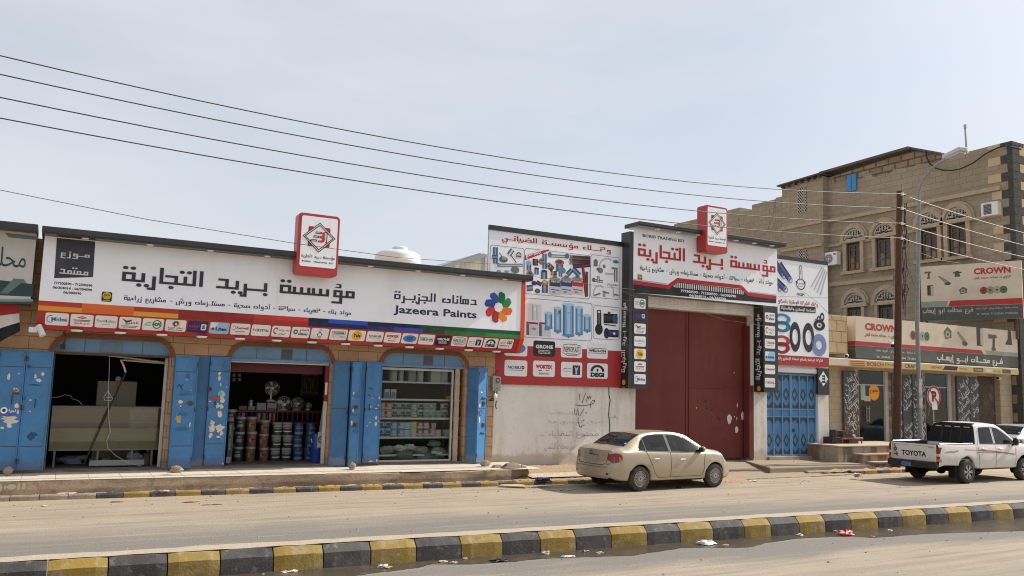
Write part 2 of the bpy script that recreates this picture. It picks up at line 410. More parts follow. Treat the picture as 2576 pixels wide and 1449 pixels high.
# naskh lettering: presentation forms of the built-in font, laid out right to left
_PF = {}
for row in ('ا FE8D FE8E', 'ب FE8F FE90 FE91 FE92', 'ة FE93 FE94', 'ت FE95 FE96 FE97 FE98', 'ج FE9D FE9E FE9F FEA0', 'ح FEA1 FEA2 FEA3 FEA4', 'د FEA9 FEAA', 'ر FEAD FEAE', 'ز FEAF FEB0', 'س FEB1 FEB2 FEB3 FEB4', 'ش FEB5 FEB6 FEB7 FEB8',
   'ص FEB9 FEBA FEBB FEBC', 'ض FEBD FEBE FEBF FEC0', 'ط FEC1 FEC2 FEC3 FEC4', 'ع FEC9 FECA FECB FECC', 'ف FED1 FED2 FED3 FED4', 'ق FED5 FED6 FED7 FED8', 'ك FED9 FEDA FEDB FEDC', 'ل FEDD FEDE FEDF FEE0', 'م FEE1 FEE2 FEE3 FEE4', 'ن FEE5 FEE6 FEE7 FEE8',
   'ه FEE9 FEEA FEEB FEEC', 'و FEED FEEE', 'ي FEF1 FEF2 FEF3 FEF4', 'ء FE80', 'أ FE83 FE84', 'إ FE87 FE88'):
 q = row.split(); _PF[q[0]] = [chr(int(h, 16)) for h in q[1:]]
def naskh(t):
 out = []
 for i, ch in enumerate(t):
  if ch not in _PF: out.append(ch); continue
  pv = t[i - 1] if i else ' '; nx = t[i + 1] if i + 1 < len(t) else ' '
  jr = pv in _PF and pv not in NOJOIN; jl = ch not in NOJOIN and nx in _PF and nx != 'ء'
  f = _PF[ch]; k = (3 if jl else 1) if jr else (2 if jl else 0)
  out.append(f[min(k, len(f) - 1)] if not (k >= 2 and len(f) == 2) else f[k % 2])
 return ''.join(reversed(out))
# ================================================================ palette
DUST = (.42, .33, .245)
m_ground = mat('ground sand', (.46, .35, .24), .95, .1, layers=((.6, .4, .7, (.40, .29, .19), .6), (9, .5, .7, (.33, .25, .17), .5), (40, .55, .8, (.55, .44, .32), .5)), bump=.015, bscale=9)
m_sand = mat('sand strip', (.37, .265, .165), .95, .1, layers=((1.5, .4, .7, (.36, .25, .155), .7), (30, .5, .75, (.30, .22, .15), .6), (60, .6, .75, (.55, .46, .36), .7)), bump=.03, bscale=14)
m_conc = mat('platform concrete', (.38, .275, .185), .9, .2, layers=((1.1, .40, .68, (.47, .36, .25), .9), ((.7, .7, 3), .48, .64, (.17, .125, .09), .85), (2.8, .55, .66, (.13, .10, .075), .6), (12, .5, .75, (.20, .15, .11), .5)), bump=.012, bscale=25)
m_tile = mat('platform tile', (.60, .52, .42), .75, .3, layers=((1.3, .4, .7, (.50, .42, .33), .8), (18, .5, .8, (.45, .37, .29), .4)), bump=.004)
m_rubble = mat('broken concrete', (.25, .19, .14), .95, .1, layers=((8, .4, .7, (.33, .26, .19), .7), (25, .5, .7, (.13, .10, .075), .6)), bump=.03, bscale=18)
m_stone = mat('loose stone', (.30, .24, .18), .9, .2, layers=((6, .4, .7, (.40, .33, .26), .7),), bump=.02, bscale=20)
YEL = dict(layers=((1.3, .42, .62, (.27, .19, .06), .6), (3.5, .45, .72, (.25, .175, .06), .65), (9, .52, .64, (.34, .28, .20), .6), ((2, 2, 9), .58, .72, (.10, .08, .06), .6), (30, .5, .8, (.22, .15, .06), .5)), bump=.006, bscale=30)
m_kyel = mat('kerb yellow paint', (.285, .178, .030), .8, .3, **YEL)
m_kblk = mat('kerb black paint', (.050, .047, .045), .8, .3, layers=((1.3, .42, .62, (.115, .105, .095), .7), (3.5, .45, .7, (.10, .09, .085), .7), (9, .58, .70, (.28, .235, .18), .5), ((2, 2, 9), .58, .72, (.035, .033, .032), .6)), bump=.006, bscale=30)
m_ktop = mat('kerb top dusty concrete', (.38, .32, .245), .9, .2, layers=((5, .45, .7, (.40, .32, .24), .8), (30, .5, .7, (.30, .24, .18), .5)), bump=.012, bscale=18)
m_kbare = mat('kerb bare concrete', (.30, .24, .175), .9, .2, layers=((4, .4, .7, (.22, .175, .13), .8), (14, .55, .7, (.40, .33, .25), .5)), bump=.01, bscale=25)
m_water = mat('dirty gutter water', (.062, .048, .034), .28, .25, layers=((3, .5, .72, (.16, .12, .08), .6),), bump=.0015, bscale=5)
m_black = mat('black plastic', (.016, .016, .018), .45, .4)
m_rust = mat('rusty iron', (.10, .050, .030), .8, .3, layers=((14, .4, .7, (.19, .085, .04), .8), (40, .5, .7, (.05, .03, .022), .6)), bump=.004)
m_steel = mat('galvanised steel', (.36, .37, .38), .45, .5, .6, layers=((8, .4, .7, (.26, .26, .26), .6),))
m_white = mat('white plastic', (.72, .71, .68), .45, .4, layers=((5, .5, .8, (.55, .50, .42), .4),))

def medY(x): return 11.13 - .0464 * (x - 3.1)
def kerbY(x): return 18.86 - .0475 * (x + .7)

# ---------------------------------------------------------------- road: one dusty sheet, bare asphalt showing along the median
def road_mat():
 m = bpy.data.materials.new('dusty asphalt'); m.use_nodes = True; nt = m.node_tree; b = nt.nodes['Principled BSDF']
 co = nt.nodes.new('ShaderNodeTexCoord').outputs['Object']
 sp = nt.nodes.new('ShaderNodeSeparateXYZ'); nt.links.new(co, sp.inputs[0])
 ma = nt.nodes.new('ShaderNodeMath'); ma.operation = 'MULTIPLY_ADD'; nt.links.new(sp.outputs[0], ma.inputs[0]); ma.inputs[1].default_value = .075; nt.links.new(sp.outputs[1], ma.inputs[2])
 edge = _noise(nt, co, (.22, 1.2, 1), 6, .6)
 wob = nt.nodes.new('ShaderNodeMath'); wob.operation = 'MULTIPLY_ADD'; nt.links.new(edge, wob.inputs[0]); wob.inputs[1].default_value = 2.0; nt.links.new(ma.outputs[0], wob.inputs[2])
 def band(a, b_, c_, d_):
  return _math(nt, 'MULTIPLY', _range(nt, wob.outputs[0], a, b_), _range(nt, wob.outputs[0], d_, c_))
 streak = _noise(nt, co, (.35, 5, 1), 6, .62); fine = _noise(nt, co, 16, 8, .78); blot = _noise(nt, co, .55, 5, .55)
 c = _mix(nt, (.345, .283, .212), (.30, .248, .19), _range(nt, blot, .38, .66))
 c = _mix(nt, c, (.385, .305, .215), _range(nt, wob.outputs[0], 17.6, 20.2, .9))                    # sand drifted to the far kerb
 c = _mix(nt, c, (.175, .163, .146), _math(nt, 'MULTIPLY', band(11.0, 11.4, 15.2, 16.6), .92))                 # bare asphalt by the median
 c = _mix(nt, c, (.255, .222, .18), _range(nt, wob.outputs[0], 10.1, 8.6, .8))                        # near lane
 c = _mix(nt, c, (.20, .17, .14), _range(nt, streak, .49, .68, .75))
 c = _mix(nt, c, (.39, .325, .25), _range(nt, streak, .44, .26, .5))
 tr = _noise(nt, co, (.05, 1.9, 1), 4, .5); c = _mix(nt, c, (.27, .225, .18), _range(nt, tr, .54, .66, .55)); c = _mix(nt, c, (.13, .105, .085), _range(nt, fine, .56, .72, .6)); c = _mix(nt, c, (.50, .42, .33), _range(nt, fine, .40, .26, .45))
 nt.links.new(c, b.inputs['Base Color']); b.inputs['Roughness'].default_value = .92; b.inputs['Specular IOR Level'].default_value = .15
 bn = nt.nodes.new('ShaderNodeBump'); bn.inputs['Distance'].default_value = .012; nt.links.new(_noise(nt, co, 22, 6, .7), bn.inputs['Height']); nt.links.new(bn.outputs['Normal'], b.inputs['Normal'])
 return m
b = MB(m_ground); b.quad((-600, -600, -.02), (600, -600, -.02), (600, 600, -.02), (-600, 600, -.02)); b.build('ground', kind='structure')
b = MB(road_mat()); b.quad((-60, -2, 0), (120, -10, 0), (120, kerbY(120) + .1, 0), (-60, kerbY(-60) + .1, 0))
b.build('road', kind='structure')

def sheet(b, x0, x1, y0, y1, zf, nx, ny, m, seed=1, amp=.01):
 r = random.Random(seed)
 y0f = y0 if callable(y0) else (lambda q: y0); y1f = y1 if callable(y1) else (lambda q: y1)
 vs = []
 for j in range(ny + 1):
  for i in range(nx + 1):
   x = x0 + (x1 - x0) * i / nx; t = j / ny; y = y0f(x) + (y1f(x) - y0f(x)) * t
   vs.append((x, y, zf(x, t) + (r.random() - .5) * 2 * amp))
 b.add(vs, [(j * (nx + 1) + i, j * (nx + 1) + i + 1, (j + 1) * (nx + 1) + i + 1, (j + 1) * (nx + 1) + i) for j in range(ny) for i in range(nx)], m)
# ---------------------------------------------------------------- median kerb of painted blocks
kx = [-1.85, -1.2, -.55, .12, .76, 1.42, 2.04, 2.70, 3.35, 4.0, 4.66, 5.34, 6.0, 6.63, 7.25, 7.9, 8.58, 9.24, 9.92, 10.6, 11.2, 11.86, 12.5, 13.15, 13.86, 14.53, 15.2, 15.85, 16.55, 17.25, 17.9, 18.6, 19.3, 20, 20.7, 21.4]
rr = random.Random(3)
b = MB()
def rough_block(b, x0, x1, yf, prof, m_face, m_top, seed, n=5, back=.42):
 """a kerb block: profile (dy, z) swept along x with worn, uneven edges and a dusty top"""
 r = random.Random(seed); rows = []
 for i in range(n + 1):
  x = x0 + (x1 - x0) * i / n; e = i in (0, n)
  rows.append([Vector((x + (r.random() - .5) * .004, yf(x) + dy + (r.random() - .5) * .005 + (.010 if e else 0), z + (r.random() - .5) * (.005 if k else 0) - (.008 if e and k > 1 else 0))) for k, (dy, z) in enumerate(prof)] + [Vector((x, yf(x) + back, prof[-1][1] + (r.random() - .5) * .01)), Vector((x, yf(x) + back, 0))])
 k = len(rows[0]); vs = [p for row in rows for p in row]
 for j in range(k - 1):
  m = m_face if j < len(prof) - 1 else m_top
  b.add(vs, [(i * k + j, (i + 1) * k + j, (i + 1) * k + j + 1, i * k + j + 1) for i in range(n)], m)
 b.poly([rows[0][j] for j in range(k)], m_face); b.poly([rows[-1][j] for j in reversed(range(k))], m_face)
PR = [(0, -.02), (.010, .1), (.018, .202), (.100, .286), (.118, .296)]
for i in range(len(kx) - 1):
 rough_block(b, kx[i] + .008, kx[i + 1] - .008, medY, PR, m_kyel if i % 2 == 1 else m_kblk, m_ktop, i)
sheet(b, -1.8, 21.3, lambda q: medY(q) + .12, lambda q: medY(q) + .43, lambda q, t: .304, 90, 2, m_ktop, 6, .006)
b.build('median_kerb', kind='structure')

# ---------------------------------------------------------------- far kerb: low painted blocks, sand behind
b = MB(); i = 0; x = -6.98
FPR = [(0, -.02), (.006, .075), (.025, .10)]
tones = {0: m_kbare, 1: m_kbare, 2: m_kbare}
while x < 13.4:
 m = (m_kblk, m_kyel)[i % 2] if i > 15 else m_kbare
 rough_block(b, x + .006, x + .489, kerbY, FPR, m, m, 100 + i, 3, .14)
 x += .495; i += 1
b.build('far_kerb', kind='structure')
b = MB(); x = 22.3
for i in range(6):
 rough_block(b, x + .006, x + .60, lambda q: 18.05, FPR, (m_kblk, m_kyel)[i % 2], m_ktop, 300 + i, 3, .14); x += .62
b.build('kerb', kind='structure')

def platY(x): return 18.98 - .030 * (x + .7)
# sand between kerb and platform, and the sandy slope up to the white wall
b = MB(m_sand)
sheet(b, -7, 11, lambda x: kerbY(x) + .10, lambda x: platY(x) + .15, lambda x, t: .085 + .035 * t, 160, 4, m_sand, 1, .018)
b.build('sand_strip', kind='structure', smooth=True)
b = MB(m_sand)
sheet(b, 10.6, 17.4, lambda x: kerbY(x) + (.10 if x < 13.3 else -.3 - .1 * (x - 13.3)), 20.75, lambda x, t: (.09 if x < 13.3 else 0) + .17 * min(1, t * 1.3), 80, 14, m_sand, 2, .014)
b.build('sand_bank', kind='structure', smooth=True)
m_ramp = mat('gateway concrete', (.30, .24, .175), .9, .2, layers=((1.2, .4, .7, (.28, .215, .155), .8), (20, .5, .75, (.42, .34, .26), .5)), bump=.015, bscale=12)
b = MB(m_ramp)
sheet(b, 16.0, 22.6, lambda x: 17.75 + .02 * (x - 16), 21.6, lambda x, t: .012 + .235 * t, 40, 20, m_ramp, 3, .008)
b.build('driveway', kind='structure', smooth=True)
b = MB(m_sand)
sheet(b, 21.2, 44, 18.16, 21.6, lambda x, t: .09 + .16 * t + (.10 * max(0, min(1, (x - 26) / 3)) * t), 120, 14, m_sand, 4, .035)
b.build('sand_verge', kind='structure', smooth=True)

# ---------------------------------------------------------------- raised pavement in front of the shops
b = MB(m_conc)
PT = .375
NX = 60; xs = [-7 + 17.35 * i / NX for i in range(NX + 1)]; rp = random.Random(5)
def jag(x): return 0 if x < 6.2 else (rp.random() * .05 * min(1, (x - 6.2) / 1.5))
rows = []
for x in xs:
 j = jag(x); y = platY(x)
 rows.append([(x, y + .01, .06), (x, y, .2), (x, y + .005, .355 - j * .6), (x, y + .03 + j, .36 - j * .2), (x, 20.45, .36)])
vs = [p for r_ in rows for p in r_]
b.add(vs, [(i * 5 + j, (i + 1) * 5 + j, (i + 1) * 5 + j + 1, i * 5 + j + 1) for i in range(NX) for j in range(4)], m_conc)
b.poly([rows[-1][j] for j in range(5)] + [(xs[-1], 20.45, .0), (xs[-1], platY(10.35), .0)], m_conc)
FPv = Frame((0, platY(-.4) - .004, 0)); rs = random.Random(2)
for px_, r_x, r_z in ((-.72, .03, .07), (-.64, .025, .04), (-.54, .075, .05), (-.42, .03, .07), (-.33, .03, .08), (.23, .012, .06)): b.fpoly(FPv, [(px_ + r_x * (.7 + .5 * rs.random()) * cos(k * .7), .26 + r_z * (.7 + .5 * rs.random()) * sin(k * .7)) for k in range(9)], mat('cream drips %.2f' % px_, (.46, .39, .29), .9), .012)
b.build('raised_pavement', kind='structure')
b = MB(m_tile); rp = random.Random(9)
x = -7.0
while x < 10.6:
 wd = .6 if x < 9.8 else .8
 yj = platY(x) - .005 + (rp.random() * .02 if x < 5 else rp.random() * .07)
 b.prism([(x + .002, yj, .363), (x + wd - .002, yj - .018, .363), (x + wd - .002, 20.42, .363), (x + .002, 20.42, .363)], (0, 0, PT - .363), m_tile); x += wd
b.build('paving', kind='structure', bevel=.004, seg=1)
# old tile paving left over in front of the white wall
m_old = mat('old paving tile', (.52, .44, .36), .85, .2, brick=('xy', .22, .22, .012, (.30, .23, .17), (.45, .38, .31)), layers=((2.5, .5, .7, (.43, .31, .20), .9),))
b = MB(m_old); sheet(b, 10.95, 14.6, 18.62, 19.25, lambda x, t: .150 + .05 * t, 40, 8, m_old, 8, .004); b.build('old_paving', kind='structure')
# concrete slab in front of the blue ornamental door
b = MB(m_ramp)
b.prism([(19.25, 18.55, .02), (23.75, 18.5, .02), (23.9, 20.3, .02), (25.2, 21.3, .02), (20.6, 21.3, .02)], (0, 0, .2), m_ramp)
b.prism([(20.6, 18.30, .0), (22.6, 18.2, .0), (22.7, 18.48, .0), (20.7, 18.53, .0)], (0, 0, .10), m_ramp)
b.build('entrance_slab', kind='structure', bevel=.03)
# gutter water along the median
b = MB(m_water)
edge = [(-2, 10.9), (.5, 10.75), (2, 10.62), (2.96, 10.58), (3.5, 10.54), (3.91, 10.61), (4.46, 10.68), (4.81, 10.84), (5.29, 10.63), (5.88, 10.56), (6.42, 10.59), (6.91, 10.49), (7.86, 10.30), (8.95, 10.50), (9.56, 10.3), (10.04, 10.14), (10.63, 10.32), (11.45, 10.43), (12.38, 10.30), (12.93, 9.99), (14.12, 9.93), (15.3, 9.72), (16.45, 9.45), (18, 9.3), (21, 9.1)]
ed2 = []
for (a, c), (d, e) in zip(edge, edge[1:]):
 for k in range(6): t = k / 6; ed2.append((a + (d - a) * t, c + (e - c) * t + (rr.random() - .5) * .035))
vs = []
for x, y in ed2: vs += [(x, y, .004), (x, medY(x) + .04, .004)]
b.add(vs, [(2 * i, 2 * i + 2, 2 * i + 3, 2 * i + 1) for i in range(len(ed2) - 1)]); b.build('water', kind='structure')
# gravel and small dirt on the road and the sand: nobody could count it
b = MB(); rg = random.Random(21); m_grit = mat('grit', (.20, .15, .11), .9, .1)
def pebble(x, y, z, s, m):
 k = 5; top = [(x + s * cos(2 * pi * i / k + x) * (0.7 + .6 * rg.random()), y + s * sin(2 * pi * i / k + x) * (0.7 + .6 * rg.random()), z) for i in range(k)]
 b.add(top + [(x, y, z + s * .8)], [(i, (i + 1) % k, k) for i in range(k)], m)
for i in range(2300):
 q = rg.random()
 if q < .32: x = rg.uniform(-3, 11); y = kerbY(x) + .15 + rg.random() ** 2 * .3; z = .10
 elif q < .43: x = rg.uniform(11, 16.5); y = rg.uniform(18.7, 20.6); z = .13 + .09 * (y - 18.7) / 2
 elif q < .55: x = rg.uniform(21, 28); y = rg.uniform(17.6, 20.5); z = .02 if y < 18.2 else .12 + .06 * (y - 18.2)
 elif q < .68: x = rg.uniform(-2, 24); y = kerbY(x) - .02 - rg.random() ** 2 * 1.2; z = .0
 else: x = rg.uniform(-2, 24); y = rg.uniform(7.5, 18.4); z = -.004
 pebble(x, y, z, .008 + .028 * rg.random() ** 3, rg.choice((m_grit, m_stone, m_rubble)))
b.build('gravel', kind='stuff')
# ================================================================ the long shop with three arched openings
from mathutils.geometry import tessellate_polygon
YW = 20.4
m_wall = mat('shop stone blocks', (.56, .345, .20), .85, .2, brick=('xz', .52, .27, .007, (.14, .085, .05), (.48, .29, .17)),
             layers=((2.2, .42, .7, (.44, .26, .15), .6), (15, .5, .75, (.29, .18, .11), .45), ('z', .38, .75, (.16, .12, .09), .8, 6)), bump=.006, bscale=30)
m_arch = mat('brown arch stone', (.21, .082, .042), .8, .25, layers=((4, .4, .7, (.27, .115, .06), .7), (22, .5, .75, (.13, .05, .03), .5)), bump=.004)
m_lint = mat('blue lintel paint', (.155, .285, .435), .6, .35, layers=((3, .4, .7, (.13, .23, .36), .7), ((2, 2, 8), .58, .74, (.17, .10, .065), .6)))
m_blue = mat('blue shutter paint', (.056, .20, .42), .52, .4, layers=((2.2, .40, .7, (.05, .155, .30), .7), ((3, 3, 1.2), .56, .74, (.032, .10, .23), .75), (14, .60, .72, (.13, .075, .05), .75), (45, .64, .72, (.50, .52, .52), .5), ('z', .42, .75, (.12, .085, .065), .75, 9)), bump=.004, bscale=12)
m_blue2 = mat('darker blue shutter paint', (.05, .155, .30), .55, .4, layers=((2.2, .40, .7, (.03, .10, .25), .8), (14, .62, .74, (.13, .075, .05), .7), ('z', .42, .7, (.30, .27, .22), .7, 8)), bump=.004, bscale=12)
m_peel = mat('torn paper and bare filler', (.66, .61, .52), .9, .1, layers=((18, .45, .65, (.42, .37, .30), .8), (50, .5, .7, (.75, .72, .66), .5)))
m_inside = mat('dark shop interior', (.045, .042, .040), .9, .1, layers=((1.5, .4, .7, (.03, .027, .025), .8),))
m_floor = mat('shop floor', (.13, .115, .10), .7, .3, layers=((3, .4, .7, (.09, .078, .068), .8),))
m_thresh = mat('threshold', (.17, .13, .105), .85, .25, layers=((3, .4, .7, (.24, .19, .15), .8), (16, .5, .7, (.09, .07, .055), .6)))
m_alu = mat('white aluminium frame', (.50, .48, .44), .5, .4, layers=((6, .45, .7, (.36, .32, .28), .6),))
shop = thing('shop_building', 'tan stone shop row with three arched openings and blue folding metal shutters', 'shop building', (4.8, 20.4, .375))
OPS = [(-.03, 2.30), (3.65, 6.06), (7.42, 9.80)]
def arch_pts(x0, x1, z1, r=.34, top=3.24, g=0):
 """left springing -> right springing"""
 P = [(x0 - g, z1)]; a = top - z1
 for k in range(1, 6): t = radians(90 * k / 6); P.append((x0 - g + (r + g) * (1 - cos(t)), z1 + (a + g) * sin(t)))
 P += [(x0 + r, top + g), (x1 - r, top + g)]
 for k in range(5, 0, -1): t = radians(90 * k / 6); P.append((x1 + g - (r + g) * (1 - cos(t)), z1 + (a + g) * sin(t)))
 P.append((x1 + g, z1)); return P
ZS = 2.90
outer = [(-6, .30)]
for x0, x1 in OPS: outer += [(x0, .30)] + arch_pts(x0, x1, ZS) + [(x1, .30)]
outer += [(10.70, .30), (10.70, 5.35), (-6, 5.35)]
b = MB(m_wall)
tris = tessellate_polygon([[Vector((x, z, 0)) for x, z in outer]])
b.add([(x, YW, z) for x, z in outer], [tuple(t) for t in tris])
for x0, x1 in OPS:
 P = [(x0, .30)] + arch_pts(x0, x1, ZS) + [(x1, .30)]
 for (a, c), (d, e) in zip(P, P[1:]): b.quad((a, YW, c), (d, YW, e), (d, YW + .28, e), (a, YW + .28, c))
b.quad((10.70, YW, .0), (10.70, YW + 6, .0), (10.70, YW + 6, 5.35), (10.70, YW, 5.35))
b.quad((-6, YW, 5.35), (10.7, YW, 5.35), (10.7, YW + 6, 5.35), (-6, YW + 6, 5.35))
b.build('wall', shop)
for i, (x0, x1) in enumerate(OPS):                       # brown trim, lintel panel, room behind
 A = arch_pts(x0, x1, ZS); B = arch_pts(x0, x1, ZS, g=.105)
 b = MB(m_arch)
 vs = [(x, YW - .03, z) for x, z in A] + [(x, YW - .03, z) for x, z in B] + [(x, YW + .001, z) for x, z in A] + [(x, YW + .001, z) for x, z in B]; n = len(A)
 b.add(vs, [(k, n + k, n + k + 1, k + 1) for k in range(n - 1)] + [(n + k, 3 * n + k, 3 * n + k + 1, n + k + 1) for k in range(n - 1)] + [(2 * n + k, k, k + 1, 2 * n + k + 1) for k in range(n - 1)])
 b.build('arch', shop)
 b = MB(m_lint); b.poly([(x, YW + .09, z) for x, z in A])
 b.box(x0 + .001, x1 - .001, YW + .05, YW + .10, ZS - .02, ZS + .035, m_rust if i == 0 else m_lint)
 for k in range(1, 4): b.box(x0 + (x1 - x0) * k / 4 - .004, x0 + (x1 - x0) * k / 4 + .004, YW + .082, YW + .0895, ZS + .04, 3.22, m_rust)
 xc = (x0 + x1) / 2 + (.12 if i else -.05)
 b.box(xc - (.13 if i else .22), xc + (.13 if i else .22), YW + .075, YW + .0889, ZS + .06, 3.20, mat('vent plate %d' % i, (.10, .10, .11) if i else (.15, .22, .31), .8))
 b.build('lintel', shop)
 b = MB(m_thresh); b.box(x0, x1, YW + .02, YW + .35, .30, .42); b.box(x0 - .05, x1 + .05, YW - .10, YW + .02, .30, .40); b.build('threshold', shop, bevel=.01)
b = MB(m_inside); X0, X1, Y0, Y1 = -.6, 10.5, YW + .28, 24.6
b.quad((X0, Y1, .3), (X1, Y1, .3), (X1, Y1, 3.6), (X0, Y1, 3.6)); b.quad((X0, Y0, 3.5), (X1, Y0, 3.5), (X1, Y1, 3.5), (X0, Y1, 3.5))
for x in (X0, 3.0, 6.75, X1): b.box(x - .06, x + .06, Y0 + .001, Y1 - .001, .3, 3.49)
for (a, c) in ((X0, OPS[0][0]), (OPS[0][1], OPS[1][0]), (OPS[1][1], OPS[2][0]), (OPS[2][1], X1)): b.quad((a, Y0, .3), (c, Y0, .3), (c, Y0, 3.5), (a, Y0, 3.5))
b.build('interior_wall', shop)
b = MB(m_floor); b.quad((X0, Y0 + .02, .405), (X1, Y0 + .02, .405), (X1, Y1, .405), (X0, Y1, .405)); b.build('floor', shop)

def blob(cx, cz, rx, rz, seed, n=14, j=.55):
 r = random.Random(seed); return [(cx + rx * (1 - j * r.random()) * cos(2 * pi * i / n), cz + rz * (1 - j * r.random()) * sin(2 * pi * i / n)) for i in range(n)]
def slab(b, p0, p1, t, z0, z1, m=None):
 """upright slab whose front runs from p0 to p1 (left to right seen from the street), t thick away from the street"""
 a, c = Vector((p0[0], p0[1], 0)), Vector((p1[0], p1[1], 0)); d = (c - a).normalized(); n = Vector((-d.y, d.x, 0)) * t
 b.prism([a + Vector((0, 0, z0)), c + Vector((0, 0, z0)), c + n + Vector((0, 0, z0)), a + n + Vector((0, 0, z0))], (0, 0, z1 - z0), m)
def shutter(p0, p1, z0, z1, t=.06, m=None, rails=(.20, .86), hinge=None, rim=True, label=None):
 b = MB(m or m_blue); slab(b, p0, p1, t, z0, z1)
 L_ = (Vector(p1) - Vector(p0)).length
 F = Frame((p0[0], p0[1], 0), (p1[0] - p0[0], p1[1] - p0[1], 0))
 if rim:
  q = .022; e = .012
  for (u0, u1, v0, v1) in ((.004, q + .004, z0 + .01, z1 - .01), (L_ - q - .004, L_ - .004, z0 + .01, z1 - .01), (q + .006, L_ - q - .006, z1 - q - .01, z1 - .01), (q + .006, L_ - q - .006, z0 + .01, z0 + q + .01)):
   o = F.p(u0, v0, e); b.prism([F.p(u0, v0, .0005), F.p(u1, v0, .0005), F.p(u1, v1, .0005), F.p(u0, v1, .0005)], F.N * e)
  for k in rails:
   v = z0 + (z1 - z0) * k; b.prism([F.p(.03, v - .006, .0005), F.p(L_ - .03, v - .006, .0005), F.p(L_ - .03, v + .006, .0005), F.p(.03, v + .006, .0005)], F.N * .006, m_rust)
 o = b.build('shutter', shop, label, bevel=.003, seg=1)
 if hinge is not None:
  for k in (.08, .52, .93):
   h = MB(m_rust); v = z0 + (z1 - z0) * k; c = F.p(hinge * L_, v, .012); h.cyl(c - Vector((0, 0, .05)), c + Vector((0, 0, .05)), .013, n=8); h.build('hinge', o)
 return o, F
def handle(o, F, u, v, h=.12):
 b = MB(m_black); b.tube([F.p(u, v + h, .01), F.p(u, v + h * .85, .035), F.p(u, v + h * .15, .035), F.p(u, v, .01)], .009, 6); b.build('handle', o)
def bolt(o, F, u0, u1, v, m=None):
 b = MB(m or m_blue2); b.prism([F.p(u0, v - .016, .001), F.p(u1, v - .016, .001), F.p(u1, v + .016, .001), F.p(u0, v + .016, .001)], F.N * .035); b.build('bolt', o)
def padlock(o, F, u, v, s=.05):
 b = MB(m_rust); b.prism([F.p(u - s, v - s, .001), F.p(u + s, v - s, .001), F.p(u + s, v + s, .001), F.p(u - s, v + s, .001)], F.N * .03); b.fdisc(F, u, v, s * .55, m_black, .033, 10); b.build('lock', o, bevel=.008)
def peel(o, F, blobs, m=None, n=.004, name='sticker'):
 b = MB(m or m_peel)
 for i, q in enumerate(blobs): b.fpoly(F, blob(*q, seed=i + int(q[0] * 100)), None, n + .0004 * i)
 b.build(name, o)
zA = zoom((0, 1300), 2.415)
def pxb(F, z, cx, cy, rx, ry):
 u, v = F.px(*z(cx, cy)); u2, _ = F.px(*z(cx + rx, cy)); _, v2 = F.px(*z(cx, cy + ry)); return (u, v, abs(u2 - u), abs(v2 - v))
# left pair
o, F = shutter((-1.52, 20.2), (-1.02, 20.2), .44, 2.93, hinge=.97)
o, F = shutter((-1.0, 20.2), (-.53, 20.2), .44, 2.93, hinge=.97)
peel(o, F, [pxb(F, zA, 85, 445, 20, 42), pxb(F, zA, 180, 412, 18, 7), pxb(F, zA, 150, 565, 38, 30), pxb(F, zA, 130, 597, 45, 8), pxb(F, zA, 160, 720, 30, 28), pxb(F, zA, 170, 775, 20, 26), pxb(F, zA, 90, 830, 110, 28), pxb(F, zA, 100, 862, 100, 40), pxb(F, zA, 85, 905, 40, 30), pxb(F, zA, 20, 930, 25, 22)])
b = MB(ink((.05, .12, .38))); u, v, ru, rv = pxb(F, zA, 75, 790, 80, 34); b.fpoly(F, blob(u, v, ru, rv, 5, j=.25), None, .008); u, v, ru, rv = pxb(F, zA, 38, 762, 34, 32); b.fdisc(F, u, v, ru, ink('#e6e2da'), .0095, ry=rv); b.fdisc(F, u, v, ru * .5, ink('#2a2a30'), .011, ry=rv * .5)
b.fkufi(F, 'نيرا', F.slope(zA(85, 748), zA(148, 785)), ink('#e6e2da'), .010); b.build('sticker', o, 'torn blue and white advertisement sticker')
b = MB(ink((.50, .13, .10))); b.fpoly(F, blob(*pxb(F, zA, 150, 570, 28, 22), 3), None, .009); b.build('sticker', o)
handle(o, F, *F.px(*zA(110, 700)), h=.16); bolt(o, F, F.px(*zA(170, 0))[0], F.px(*zA(240, 0))[0], F.px(*zA(200, 600))[1], m_rust)
o, F = shutter((-.525, 20.2), (-.035, 20.2), .44, 2.925, hinge=.05)
peel(o, F, [pxb(F, zA, 335, 440, 16, 32), pxb(F, zA, 405, 415, 20, 26), pxb(F, zA, 370, 478, 28, 24), pxb(F, zA, 290, 665, 18, 10), pxb(F, zA, 285, 773, 14, 9)])
peel(o, F, [pxb(F, zA, 300, 1010, 70, 50), pxb(F, zA, 330, 520, 80, 10)], mat('grime', (.03, .075, .14), .8), .003, 'stain'); handle(o, F, *F.px(*zA(330, 735)), h=.17)
bolt(o, F, .04, .08, 2.6, m_rust); bolt(o, F, .01, .05, 1.93, m_rust)
